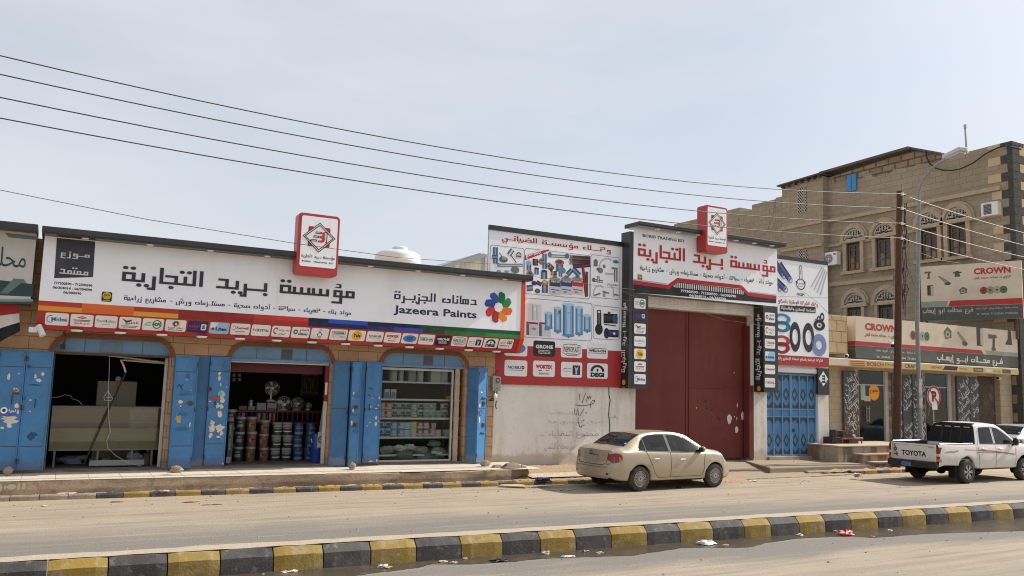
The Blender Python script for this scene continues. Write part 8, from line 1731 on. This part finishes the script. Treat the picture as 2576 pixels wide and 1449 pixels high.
# ---- third shop: shelves of tins
Y3 = 20.72; xr = atY(*z4(1108, 600), Y3).x; xl = OPS[2][0] + .02
t = thing('shelf_unit', 'pale metal shelving with tins behind the third opening', 'shelves', ((xl + xr) / 2, Y3, .41)); m_shelf = mat('pale shelf metal', (.48, .46, .40), .5, .4, layers=((5, .45, .7, (.36, .34, .29), .6),))
SZ = [atY(*z4(600, y), Y3).z for y in (372, 578, 800, 1024)]
for z in SZ + [.60]: b = MB(m_shelf); b.box(xl, xr, Y3 - .02, Y3 + .40, z - .045, z); b.build('shelf', t)
for x in (xr - .04, xr - .30): b = MB(MATS['dark steel ornament']); b.box(x - .02, x + .02, Y3 + .42, Y3 + .46, .41, 2.88); b.build('upright', t)
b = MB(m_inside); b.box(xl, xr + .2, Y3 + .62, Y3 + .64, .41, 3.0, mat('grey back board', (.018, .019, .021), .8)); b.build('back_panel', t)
def make_tin(nm, r, h, body, lid, band):
 t = thing('paint_tin', nm, 'paint tin'); t['_local'] = 1; b = MB(body); b.lathe([(0, 0), (r, 0), (r, h * .94)], (0, 0, 0), 14, body); V = []; b.build('body', t, smooth=40)
 b = MB(lid); b.lathe([(r * 1.03, h * .92), (r * 1.03, h), (0, h)], (0, 0, 0), 14); b.build('lid', t)
 b = MB(band)
 for a0, a1, z0, z1 in ((212, 328, .12, .42), (238, 302, .48, .84)):
  V = []
  for i in range(7): a = radians(a0 + (a1 - a0) * i / 6); V += [((r + .003) * cos(a), (r + .003) * sin(a), z0 * h), ((r + .003) * cos(a), (r + .003) * sin(a), z1 * h)]
  b.add(V, [(2 * i, 2 * i + 2, 2 * i + 3, 2 * i + 1) for i in range(6)])
 b.build('label', t); return t
tm = lambda n, c: MATS.get('tin ' + n) or mat('tin ' + n, c, .4, .45)
TW = tm('white', (.33, .32, .31)); TR = tm('red', (.36, .035, .035)); TB = tm('blue', (.08, .16, .36)); TLB = tm('light blue', (.16, .34, .52)); TC = tm('cream', (.48, .40, .26)); TD = tm('dark red', (.20, .05, .045)); TG = tm('grey', (.10, .105, .11)); TY = tm('yellow', (.55, .36, .06)); TO = tm('orange', (.48, .24, .05)); TN = tm('navy ink', (.045, .045, .07)); TGR = tm('green ink', (.12, .20, .14))
kindd = {'red': ('red and white tin', TR, TW, TW), 'white': ('white tin with a black arch print', TW, TW, TN), 'grey': ('grey tin with a white lid', TG, TW, TW), 'dots': ('white tin with green print', TW, TW, TGR), 'pail': ('plain white pail with a black mark', TW, TW, TN), 'lblue': ('light blue tin', TLB, TW, TN), 'blue': ('dark blue tin with a white swoosh', TB, TB, TW), 'cream': ('cream tin with a blue label', TC, TN, TLB), 'yellow': ('yellow topped tin', TY, TY, TW), 'dred': ('dark red tin', TD, TD, TW), 'orange': ('orange tin with a navy lid', TO, TN, TW)}
PT_ = {}
def row(shelf, xs, tier, zbase, hpx):
 for i, (x, k) in enumerate(xs):
  nm, bo, li, ba = kindd[k]; hh = hpx
  if k not in PT_: PT_[k] = make_tin(nm, .112, .24, bo, li, ba); c = PT_[k]
  else: c = dup(PT_[k], (0, 0, 0))
  q = atY(*z4(x, 760), Y3); c.location = (q.x, Y3 + .13, zbase); c.scale = (1, 1, hpx / .24)
  c['label'] = '%s, %s tier of %s shelf, %s along' % (nm, tier, shelf, WORD[i]); c['group'] = 'tins on the shelves'; c.rotation_euler = (0, 0, .1 * ((i * 3) % 5 - 2))
h3 = .19
b3 = [(175, 'red'), (250, 'red'), (325, 'white'), (405, 'white'), (480, 'white'), (555, 'grey'), (628, 'white'), (705, 'dots'), (780, 'dots'), (850, 'dots'), (922, 'pail')]
row('third', b3, 'lower', SZ[2] + .001, h3); row('third', [q for q in b3 if q[0] != 850], 'upper', SZ[2] + h3 + .003, h3)
b4 = [(165, 'lblue'), (247, 'lblue'), (325, 'blue'), (407, 'blue'), (480, 'cream'), (555, 'yellow'), (630, 'dred'), (707, 'dred'), (780, 'red'), (848, 'orange')]
row('fourth', b4, 'lower', SZ[3] + .001, h3); row('fourth', b4[:8], 'upper', SZ[3] + h3 + .003, h3)
def onshelf(q, z, d, m, name, label, cat, cyl=False):
 r_ = rectY(z4, *q, Y3 + .05); b = MB(m)
 if cyl: r = (r_[1] - r_[0]) / 2; h = r_[3] - z; b.lathe([(0, 0), (r * .9, 0), (r, .04), (r, h - .06), (r * .7, h), (0, h)], ((r_[0] + r_[1]) / 2, Y3 + .07 + r, z + .001), 16)
 else: b.box(r_[0], r_[1], Y3 + .07, Y3 + .07 + d, z + .001, r_[3])
 return tag(b.build(name, None, bevel=0 if cyl else .006, smooth=40 if cyl else False), label, cat)
m_ht = mat('cream enamel', (.38, .38, .30), .4); m_bx = mat('white carton', (.42, .40, .36), .7)
onshelf((262, 205, 368, 355), SZ[0], .3, m_ht, 'water_heater', 'wide cream water heater on the top shelf near the shutter', 'water heater', True); onshelf((372, 205, 438, 355), SZ[0], .3, m_ht, 'water_heater', 'narrow cream water heater next to the wide one', 'water heater', True); onshelf((590, 215, 678, 362), SZ[0], .3, m_ht, 'water_heater', 'cream water heater with a white tag beside the glass jar box', 'water heater', True)
onshelf((480, 212, 572, 365), SZ[0], .3, mat('clear tub', (.22, .225, .21), .3), 'tub', 'grey clear tub on the top shelf between heaters', 'tub'); onshelf((748, 222, 870, 366), SZ[0], .3, m_bx, 'carton', 'white carton on the top shelf with small print', 'carton'); onshelf((872, 220, 952, 366), SZ[0], .3, m_bx, 'carton', 'narrower white carton at the end of the top shelf', 'carton')
for x, l in ((193, 'white carton with a blue label nearest the shutter'), (270, 'second white carton with a blue label')):
 o = onshelf((x, 460, x + 69, 570), SZ[1], .2, m_bx, 'carton', l + ' on the second shelf', 'carton'); r_ = rectY(z4, x + 8, 495, x + 58, 562, Y3 + .05); b = MB(TB); b.frect(Frame((0, Y3 + .07, 0)), r_[0], r_[1], r_[2], r_[3], None, .008); b.build('label', o)
onshelf((938, 542, 1002, 575), SZ[1], .1, TO, 'carton', 'small orange carton on the second shelf', 'carton'); onshelf((1012, 510, 1075, 570), SZ[1], .15, TD, 'carton', 'small dark red carton at the end of the second shelf', 'carton'); onshelf((755, 862, 812, 938), SZ[3] + .195, .12, MATS['grey carton'], 'carton', 'grey carton on top of a red and white tin', 'carton')
r_ = rectY(z4, 888, 945, 1078, 1015, Y3 + .05); b = MB(mat('grey basin', (.26, .27, .26), .35)); R_ = (r_[1] - r_[0]) / 2; b.lathe([(0, 0), (R_ * .8, 0), (R_, .17), (R_ * .97, .17), (R_ * .78, .02), (0, .02)], ((r_[0] + r_[1]) / 2, Y3 + .22, SZ[3] + .002), 20); tag(b.build('basin', None, smooth=40), 'grey plastic basin on the fourth shelf', 'basin')
q = atY(*z4(1045, 788), Y3 - .02); b = MB(TGR); b.cyl(q + Vector((-.08, .05, -.05)), q + Vector((.07, .12, .03)), .075, n=14); b.cyl(q + Vector((-.09, .045, -.055)), q + Vector((-.08, .05, -.05)), .078, n=14, m=TW); tag(b.build('paint_tin', None), 'green tin tipped over at the edge of the third shelf', 'paint tin')
m_sack = [mat('olive plastic sack', (.20, .20, .145), .45, .45, layers=((9, .45, .7, (.12, .12, .09), .7),)), mat('pale plastic sack', (.40, .40, .34), .4, .45, layers=((9, .45, .7, (.25, .25, .2), .7),)), mat('dark plastic sack', (.09, .095, .085), .4, .45)]
for i, (x, y, rx, m, l) in enumerate(((215, 1180, 85, 0, 'olive plastic sack nearest the shutter under the shelves'), (380, 1160, 75, 1, 'pale folded sack in front of the heap'), (500, 1150, 70, 1, 'pale sack with a printed white corner'), (620, 1190, 90, 0, 'olive sack in the middle of the heap'), (790, 1110, 80, 2, 'dark glossy sack on top of the heap'), (830, 1195, 80, 0, 'olive sack beside the white printed box'), (450, 1240, 110, 2, 'dark sack at the bottom of the heap'), (700, 1260, 110, 2, 'flat dark sack on the window sill'))):
 q = atY(*z4(x, y), Y3 + .02); r = abs(atY(*z4(x + rx, y), Y3).x - q.x); b = MB(m_sack[m]); b.ball((q.x, Y3 + .05, max(q.z, .50)), r, 12, None, (1.1, .5, .50), 30 + i, .6); tag(b.build('sack', None, smooth=25), l, 'sack', 'plastic sacks under the shelves')
b = MB(TW); P4 = [atY(*z4(*p), Y3 - .15) for p in ((762, 1190), (885, 1212), (870, 1242), (752, 1222))]; b.prism(P4, (0, .06, 0)); tag(b.build('packet'), 'white printed packet lying on the sack heap', 'packet')
b = MB(m_gl); b.box(xl, xr + .0, YW + .16, YW + .168, .48, 2.79); b.build('pane', shop)
# ================================================================ poles, wires, roof tank, meter, stones, litter
YPO = 18.5
tp = atY(2263, 481, YPO); bt = atY(2256, 1112, YPO); dxz = (tp.x - bt.x) / (tp.z - bt.z)
pole = thing('utility_pole', 'rusty brown utility pole with four wires in front of the tool shop', 'utility pole', (bt.x - dxz * bt.z, YPO, 0))
X_ = lambda z: bt.x + dxz * (z - bt.z)
m_pole = mat('rusty pole', (.085, .040, .024), .85, .25, layers=((6, .42, .7, (.13, .06, .035), .8), (30, .5, .7, (.045, .025, .018), .6)), bump=.006, bscale=20)
b = MB(m_pole); b.tube([(X_(0), YPO, 0), (X_(4), YPO, 4), (X_(tp.z), YPO, tp.z)], [.135, .125, .095], 14); b.build('post', pole, smooth=50)
LW = [(140, 400, 487), (187, 432.5, 523), (245, 475, 561.5), (297, 512, 598.5)]; REND = [586, 617, 646.5, 678]
m_wire = mat('weathered wire', (.05, .045, .045), .6); m_wire2 = mat('pale insulated wire', (.34, .27, .20), .6)
for i, (l, mid, p) in enumerate(LW):
 A, M_, P_ = atY(0, l, YPO - .1), atY(1288, mid, YPO - .1), atY(2262, p, YPO - .1)
 x0, x1, x2 = A.x, M_.x, P_.x; z0, z1_, z2_ = A.z, M_.z, P_.z
 def q3(x): return z0 * (x - x1) * (x - x2) / ((x0 - x1) * (x0 - x2)) + z1_ * (x - x0) * (x - x2) / ((x1 - x0) * (x1 - x2)) + z2_ * (x - x0) * (x - x1) / ((x2 - x0) * (x2 - x1))
 b = MB(m_wire); N = 40; xa = -9.
 b.tube([(xa + (x2 - xa) * k / N, YPO - .1, q3(xa + (x2 - xa) * k / N)) for k in range(N + 1)], .013, 5)
 tag(b.build('power_line'), '%s long wire running from the upper left to the rusty pole' % ('topmost', 'second from top', 'third from top', 'lowest')[i], 'wire', 'power lines left of the pole')
 E_ = atY(2576, REND[i], YPO - .1); d = (E_ - P_); b = MB(m_wire2); b.tube([P_ + d * t + Vector((0, 0, -.25 * t * (1 - t))) for t in [k / 10 * 1.6 for k in range(11)]], .016, 5)
 tag(b.build('power_line'), '%s wire running from the rusty pole over the cream signs' % ('topmost', 'second from top', 'third from top', 'lowest')[i], 'wire', 'power lines right of the pole')
 b = MB(m_white); b.cyl((X_(P_.z), YPO - .1, P_.z - .05), (X_(P_.z), YPO - .1, P_.z + .05), .05, n=8); b.cyl((X_(P_.z) + .02, YPO - .1, P_.z - .03), (X_(P_.z) + .16, YPO - .1, P_.z), .04, n=8, m=m_black); b.build('insulator', pole)
rw = random.Random(8)
for k in range(4):
 pts = []; z = tp.z - .4
 while z > 5.2: pts.append((X_(z) + .12 + .10 * k * .6 + .10 * rw.random(), YPO - .06 + .1 * rw.random(), z)); z -= .28 + .2 * rw.random()
 b = MB(m_black); b.tube(pts, .014, 5); b.build('hanging_cable', pole)
for zc in (6.2, 6.8, 7.9): b = MB(m_black); b.tube([(X_(zc) + .22 + (.14 + .03 * rw.random()) * cos(a), YPO - .1, zc + (.18 + .04 * rw.random()) * sin(a)) for a in [2 * pi * j / 12 for j in range(26)]], .012, 5); b.build('cable_coil', pole)
for pts, l, m, r in ((((0, 478, 19.0), (370, 552, 19.0), (740, 612, 19.0), (1000, 648, 19.0), (1235, 664, 19.6)), 'thin grey wire sagging in front of the first emblem box', m_wire, .007), (((480, 640, 0), (560, 655, 0)), None, None, 0)):
 if l: b = MB(m); b.tube([atY(*p) for p in pts], r, 5); tag(b.build('wire'), l, 'wire')
z5w = lambda x, y, Y: atY(*z5(x, y), Y); z6w = lambda x, y, Y: atY(*z6(x, y), Y); z7w = lambda x, y, Y: atY(*z7(x, y), Y); z8w = lambda x, y, Y: atY(*z8(x, y), Y)
for f, Y, pts, l, m in ((z5w, 19.2, ((430, 595), (560, 640), (750, 690), (1000, 740), (1240, 775)), 'thin pale wire crossing the lower part of the product poster', m_white), (z5w, 19.1, ((420, 495), (700, 530), (1000, 580), (1240, 600)), 'thin grey wire crossing the middle of the product poster', m_wire), (z6w, 19.3, ((0, 652), (245, 765), (560, 815), (800, 815), (1100, 795), (1240, 785)), 'pale wire crossing the top of the red gate', m_white), (z6w, 19.35, ((0, 735), (240, 770), (500, 780), (580, 815), (800, 890), (1090, 935)), 'thin wire sagging across the red gate', m_white), (z6w, 19.9, ((1375, 680), (1500, 775), (1640, 930)), 'dark wire hanging over the hose poster', m_black), (z7w, 20.5, ((1260, 920), (1090, 1000), (930, 1105), (740, 1215), (545, 1310)), 'slack dark wire below the arched windows', m_wire), (z7w, 19.0, ((1150, 905), (1300, 1030), (1450, 1085), (1620, 1110)), 'twisted dark wire running down to the upper cream sign', m_black), (z7w, 20.2, ((1260, 860), (1190, 1000), (1200, 1150), (1240, 1300)), 'black drop wire beside the lamp post', m_black), (z6w, 27, ((1180, 0), (1160, 120), (1120, 230), (1075, 290)), 'black cable hanging in front of the bay of the stone house', m_black), (z6w, 24, ((905, 140), (915, 220), (935, 275)), 'short black cable behind the portal sign', m_black), (z8w, 20.6, ((125, 330), (250, 395), (400, 440), (600, 455), (740, 420)), 'pale wire strung along the lower cream sign', m_white)):
 b = MB(m); b.tube([f(*p, Y) for p in pts], .003 if m is m_white else .006, 5, m_wire if m is m_white else m); tag(b.build('wire'), l, 'wire')
# street lamp
q = atY(2315, 1085, YPO); lx = q.x; lamp = thing('street_lamp', 'grey street lamp with a curved arm and flat head beside the rusty pole', 'street lamp', (lx, YPO, 0))
m_lp = mat('grey lamp post', (.24, .255, .27), .5, .4, .3, layers=((8, .45, .7, (.17, .18, .19), .7), (25, .6, .75, (.35, .33, .3), .5)))
P1 = atY(2310, 475, YPO); HZ = atY(2385, 398, YPO - 1.5)
b = MB(m_lp); b.tube([(lx, YPO, 0), (lx, YPO, 1.2)], .105, 14); arc = [(lx, YPO, 1.15), (lx, YPO, 5), (P1.x + .02, YPO, P1.z - .6)]
for k in range(9): a = radians(90 * k / 8); arc.append((P1.x + (HZ.x - P1.x) * (1 - cos(a)), YPO - 1.5 * (1 - cos(a)), P1.z - .3 + (HZ.z - P1.z + .3) * sin(a)))
b.tube(arc, [.075, .07, .062] + [.05] * 9, 12); b.build('post', lamp, smooth=50)
d = Vector(arc[-1]) - Vector(arc[-3]); d.z *= .6; d.normalize(); h0 = Vector(arc[-1]); sd_ = d.cross(Vector((0, 0, 1))).normalized(); up = sd_.cross(d)
b = MB(mat('lamp head', (.48, .49, .48), .4, .4)); M4 = Matrix((d, sd_, up)).transposed().to_4x4(); M4.translation = h0
b.box(-.1, .75, -.16, .16, 0, .14, None, M4); b.build('head', lamp, bevel=.03); b = MB(mat('lamp glass', (.42, .45, .44), .15, .5)); b.box(.05, .70, -.13, .13, -.06, -.001, None, M4); b.build('diffuser', lamp, bevel=.02)
b = MB(m_steel); b.box(lx - .16, lx + .02, YPO - .11, YPO - .10, 2.1, 3.1, mat('old bill paper', (.42, .38, .34), .9, layers=((7, .45, .6, (.20, .2, .2), .8),))); b.build('poster_scrap', lamp)
# white roof tank and tin shed behind the long sign
Y_ = 25.5; a, c = atY(965, 665, Y_), atY(1075, 665, Y_); top = atY(1020, 636, Y_).z + .24; R_ = (c.x - a.x) / 2; X0 = (a.x + c.x) / 2
t = thing('water_tank', 'white plastic water tank with a raised lid on the shop roof', 'water tank', (X0, Y_ + R_, top - 1.3)); m_tank = mat('white tank plastic', (.66, .68, .68), .4, .4, layers=((3, .5, .8, (.55, .56, .55), .6),))
b = MB(m_tank); b.lathe([(0, -1.2), (R_, -1.2), (R_, -.42), (R_ * 1.02, -.39), (R_, -.36), (R_, -.24), (R_ * .96, -.16), (R_ * .80, -.07), (R_ * .45, -.01), (0, 0)], (X0, Y_ + R_, top - .06), 32); b.build('body', t, smooth=40)
b = MB(m_tank); b.lathe([(.26, -.10), (.26, .05), (.23, .08), (0, .09)], (X0 + .02, Y_ + R_ - .12, top - .04), 20); b.build('lid', t, smooth=40)
YH = 26.5; m_cor = mat('pale corrugated sheet', (.62, .58, .50), .6, .35, layers=(((7.5, 7.5, .1), .44, .56, (.42, .39, .33), .9), (2, .5, .7, (.34, .29, .22), .6))); z2w = lambda x, y: atY(*z2(x, y), YH)
sh = thing('tin_shed', 'pale corrugated shed with a sloping roof between the long sign and the poster', 'shed', z2w(2000, 700)); p = [z2w(*q) for q in ((1740, 592), (2090, 482), (2150, 480), (2150, 760), (1740, 760))]
b = MB(m_cor); b.prism(p, (0, 5, 0)); b.build('wall', sh); b = MB(m_steel); p0, p1, p2 = z2w(1715, 592), z2w(2088, 468), z2w(2112, 490); b.prism([p0, p1, p2, p2 - Vector((0, 0, .06)), p1 - Vector((.02, 0, .17)), p0 - Vector((0, 0, .06))], (0, -.25, 0)); b.prism([p0 + Vector((0, .001, 0)), p1 + Vector((0, .001, 0)), p1 + Vector((0, .001, .05)), p0 + Vector((0, .001, .05))], (0, 5, 0)); b.build('roof', sh)
b = MB(m_alu); b.box(z2w(2118, 480).x, z2w(2160, 480).x, YH - .1, YH - .001, 4, z2w(2118, 470).z); b.build('gutter', sh)
b = MB(m_black); rk = random.Random(2)
b.tube([atY(*z1(x, y), 20.6) for x, y in ((470, 238), (520, 236), (580, 240), (640, 252), (680, 262), (620, 262), (540, 248), (480, 244))], .018, 5); tag(b.build('cable_coil'), 'loose black cable lying on top of the long sign', 'cable coil')
# electricity meter at the stone pier
zk = zoom((1900, 1480), 2.453); Ym = 20.25; a = atY(*zk(96, 145), Ym); c = atY(*zk(180, 8), Ym)
mt_ = thing('electricity_meter', 'grey electricity meter box on the stone pier beside the poster', 'meter', (a.x, Ym, a.z)); m_mt = mat('grey meter box', (.27, .26, .24), .5, .4, layers=((6, .45, .7, (.2, .19, .17), .6),))
b = MB(m_mt); b.box(a.x, c.x, Ym, YW - .002, a.z, c.z); b.build('box', mt_, bevel=.012); F = Frame((0, Ym, 0)); b = MB(m_pane); q = bx(F, zk, 130, 22, 65, 165, 26); b.frect(F, *q, None, .004); b.frect(F, q[0] + .02, q[1] - .02, q[2] + .03, q[3] - .03, m_lab, .006); b.build('window', mt_); b = MB(m_rust); b.fdisc(F, q[0] + .04, q[2] - .16, .02, None, .004, 10); b.build('lock', mt_)
b = MB(m_black); G = lambda *P: [atY(*zk(x, y), Ym + .05) for x, y in P]
b.tube(G((140, 145), (138, 175), (128, 185), (110, 190), (100, 215), (70, 235)), .016, 5); b.tube(G((120, 145), (108, 200), (105, 240), (60, 235)), .016, 5); b.tube(G((135, 240), (125, 290), (135, 320)), .014, 5); b.tube(G((150, -60), (120, -20), (95, -8)), .012, 5); b.build('cable', mt_); b = MB(m_white); b.ball(atY(*zk(122, 198), Ym), .075, 10, None, (.8, .6, 1.2), 3, .4); b.build('taped_joint', mt_, smooth=True)
z4b = zoom((900, 1300), 2.342)
# camera-like lamp and bracket at the left end of the long sign, arch bracket
zA2 = zA
t = thing('flood_light', 'small white flood light hanging at the left end of the long sign', 'flood light', atY(*z1(380, 1165), 19.9)); q = atY(*z1(400, 1240), 19.75); d = Vector((.35, -.3, -.8)).normalized()
b = MB(m_white); b.cyl(q - d * .2, q + d * .05, .05, .065, 10); b.build('housing', t); b = MB(m_white); q2 = atY(*z1(305, 1200), 19.8); b.box(q2.x - .06, q2.x + .10, 19.78, 19.86, q2.z - .06, q2.z + .05); b.build('junction_box', t); b = MB(m_white); b.tube([q2, atY(*z1(350, 1170), 19.8), atY(*z1(400, 1165), 19.8), q - d * .2], .012, 5); b.build('cable', t)
t = thing('bracket', 'rusty strut with a hook holding the long sign above the first arch', 'bracket', atY(*zA(600, 60), 20.1)); b = MB(m_rust); b.tube([atY(*zA(640, 30), 19.95), atY(*zA(600, 150), 20.36)], .022, 6); b.tube([atY(*zA(610, 20), 19.98), atY(*zA(612, 60), 20.1)], .03, 6); b.build('strut', t); b = MB(m_black); q = atY(*zA(597, 160), 20.33); b.box(q.x - .05, q.x + .05, 20.30, 20.39, q.z - .05, q.z + .06); b.build('plate', t)
# loose stones that hold the shutters
def stone(x, y, zf, z, r, sz, seed, label, m=None):
 q = atZ(*zf(x, y), z); b = MB(m or m_stone); b.ball((q.x, q.y, z + r * sz[2] * .9), r, 10, None, sz, seed, .35); tag(b.build('stone', None, smooth=30), label, 'stone')
def onP(x, y, zf, r, sz, seed, label, dy=0): stone(x, y, zf, PT, r * .78, sz, seed, label)
z3 = zoom((0, 1300), 2.07)
onP(62, 1185, z3, .11, (1.1, .9, 1.1), 1, 'squarish stone under the shutter at the left edge'); onP(1445, 1160, z3, .14, (1.3, .8, .45), 2, 'flat stone under the shutter right of the first opening'); stone(1430, 1140, z3, PT + .10, .10, (1.1, .8, .5), 3, 'brick piece lying on a flat stone'); onP(1140, 1285, z4b, .115, (1, 1, 1.0), 4, 'round grey stone propping the middle shutters'); onP(2365, 1255, z4b, .13, (1.5, .8, .8), 5, 'oblong pale stone under the sunlit shutter')
r4 = zoom((1200, 1800), 1.98154); r5 = zoom((2500, 1800), 1.6815); r3 = zoom((0, 1750), 1.98154)
for i, (x, y, r, sz, l) in enumerate(((1510, 160, .22, (1.1, .7, .8), 'broken concrete chunk at the end of the raised pavement'), (1610, 165, .24, (1.3, .7, .9), 'largest concrete chunk beyond the raised pavement'), (1690, 160, .19, (1, .8, .9), 'dark concrete chunk farthest along the kerb'), (1630, 95, .10, (1, .8, .9), 'small tan stone on the broken pavement edge'))): stone(x, y, r4, .12, r, sz, 10 + i, l, m_rubble)
# litter
def crump(zf, x, y, z, r, sz, col, seed, name, label, cat='litter'):
 r *= .62; q = atZ(*zf(x, y), z); k = 'litter %.2f %.2f %.2f' % col; m = MATS.get(k) or mat(k, col, .5, .4, layers=((14, .45, .7, tuple(c * .6 for c in col), .5),)); b = MB(m); b.ball((q.x, q.y, z + r * sz[2] * .4), r, 14, None, (sz[0], sz[1], sz[2] * .7), seed, 1.15); tag(b.build(name, None, smooth=25), label, cat)
for i, a in enumerate(((r4, 610, 862, .004, .085, (1.2, .8, .7), (.55, .55, .54), 'plastic_bag', 'white crumpled bag in the gutter with yellow scrap beside it'), (r4, 660, 866, .004, .05, (1.3, .8, .6), (.60, .42, .04), 'plastic_bag', 'yellow scrap next to the white bag in the gutter'), (r4, 1075, 818, .004, .07, (1.4, .6, .4), (.55, .44, .30), 'cardboard', 'tan card piece in the gutter water'), (r4, 1160, 824, .004, .06, (1.4, .6, .4), (.50, .38, .30), 'wrapper', 'brownish wrapper beside the tan card piece'), (r4, 1255, 795, .004, .045, (1, .7, .7), (.55, .52, .48), 'wrapper', 'pale wrapper against the median kerb'), (r4, 1520, 812, .004, .14, (1.5, .6, .35), (.012, .012, .014), 'plastic_bag', 'black torn bag in the gutter'), (r4, 1880, 755, .004, .09, (1.3, .7, .6), (.62, .50, .46), 'plastic_bag', 'pinkish white bag against the median kerb'), (r4, 2050, 780, .004, .12, (1.6, .5, .25), (.60, .57, .52), 'paper', 'flat white paper at the edge of the gutter water'), (r4, 2180, 738, .004, .08, (1.6, .6, .4), (.20, .17, .14), 'wrapper', 'dark wrapper in the gutter beyond the white paper'), (r4, 2300, 750, .004, .07, (1.5, .6, .4), (.52, .30, .38), 'wrapper', 'pink wrapper in the gutter'),
 (r5, 475, 578, .004, .16, (1.6, .7, .6), (.66, .65, .63), 'plastic_bag', 'large white plastic bag lying in the gutter'), (r5, 600, 585, .004, .08, (1.4, .6, .35), (.45, .22, .12), 'wrapper', 'orange wrapper beside the large white bag'), (r5, 1090, 520, .004, .10, (.9, .9, .5), (.50, .45, .38), 'paper', 'curled tan paper against the kerb'), (r5, 1400, 515, .004, .16, (1.3, .8, .7), (.55, .045, .05), 'plastic_bag', 'bright red plastic bag in the gutter'), (r5, 1570, 527, .004, .06, (1.2, .7, .4), (.42, .14, .10), 'wrapper', 'small red brown wrapper past the red bag'), (r5, 1330, 494, .01, .06, (1, .7, .7), (.35, .28, .2), 'wrapper', 'tan scrap between kerb and red bag'), (r5, 1690, 487, .004, .06, (1.3, .7, .5), (.55, .5, .45), 'wrapper', 'pale scrap floating in the gutter'),
 (r3, 2220, 1000, .004, .05, (1.5, .8, .6), (.62, .61, .58), 'paper', 'white torn paper by the median kerb near the bottom edge'), (r3, 2285, 992, .004, .06, (1.3, .8, .5), (.62, .61, .58), 'paper', 'second white torn paper by the median kerb near the bottom edge'), (r5, 1470, 125, .10, .17, (1.2, .8, .7), (.50, .27, .25), 'plastic_bag', 'pink bag on the verge in front of the steps'), (r5, 790, 156, .01, .18, (1.3, .5, .12), (.62, .58, .5), 'paper', 'flat white paper on the road beyond the sedan'), (r4, 1850, 195, .12, .28, (1.3, .7, .5), (.045, .038, .040), 'cloth', 'dark rag hanging over the far kerb'), (r4, 2040, 262, .004, .13, (1.6, .6, .35), (.40, .36, .31), 'plastic_bag', 'grey crushed bottle bag in the shadow of the sedan'), (r5, 290, 205, .004, .10, (1.2, .8, .7), (.035, .03, .03), 'wrapper', 'dark lump under the sedan'), (r4, 545, 208, .10, .10, (1.0, .8, .8), (.42, .31, .2), 'stone', 'tan stone on the sand strip by the far kerb'), (r3, 910, 450, .004, .09, (1.6, .5, .3), (.26, .15, .08), 'wrapper', 'brown scrap on the road by the far kerb'), (r3, 1490, 450, .004, .12, (1.6, .5, .2), (.36, .18, .09), 'wrapper', 'orange brown scrap on the road'), (r3, 1665, 470, .004, .14, (1.8, .3, .12), (.33, .13, .07), 'stick', 'thin reddish stick on the road'), (r3, 355, 482, .004, .07, (1.4, .6, .3), (.55, .5, .42), 'paper', 'pale scrap on the road at the left'), (r3, 520, 384, .10, .14, (1.6, .5, .25), (.55, .47, .37), 'paper', 'pale paper on the sand strip at the left'), (r3, 1275, 368, .10, .09, (1.5, .6, .5), (.55, .42, .33), 'wrapper', 'peach wrapper on the sand strip'))):
 zf, x, y, z, r, sz, col, nm, l = a; crump(zf, x, y, z, r, sz, col, 50 + i, nm, l)
q = [atZ(*r4(*p), .02) for p in ((1508, 228), (1730, 238), (1710, 222), (1620, 214), (1540, 220))]; b = MB(mat('flattened cardboard', (.50, .33, .19), .9, layers=((5, .45, .7, (.42, .3, .2), .6),))); b.prism(q, (0, 0, .025)); tag(b.build('cardboard'), 'flattened cardboard sheet lying at the foot of the far kerb', 'cardboard')
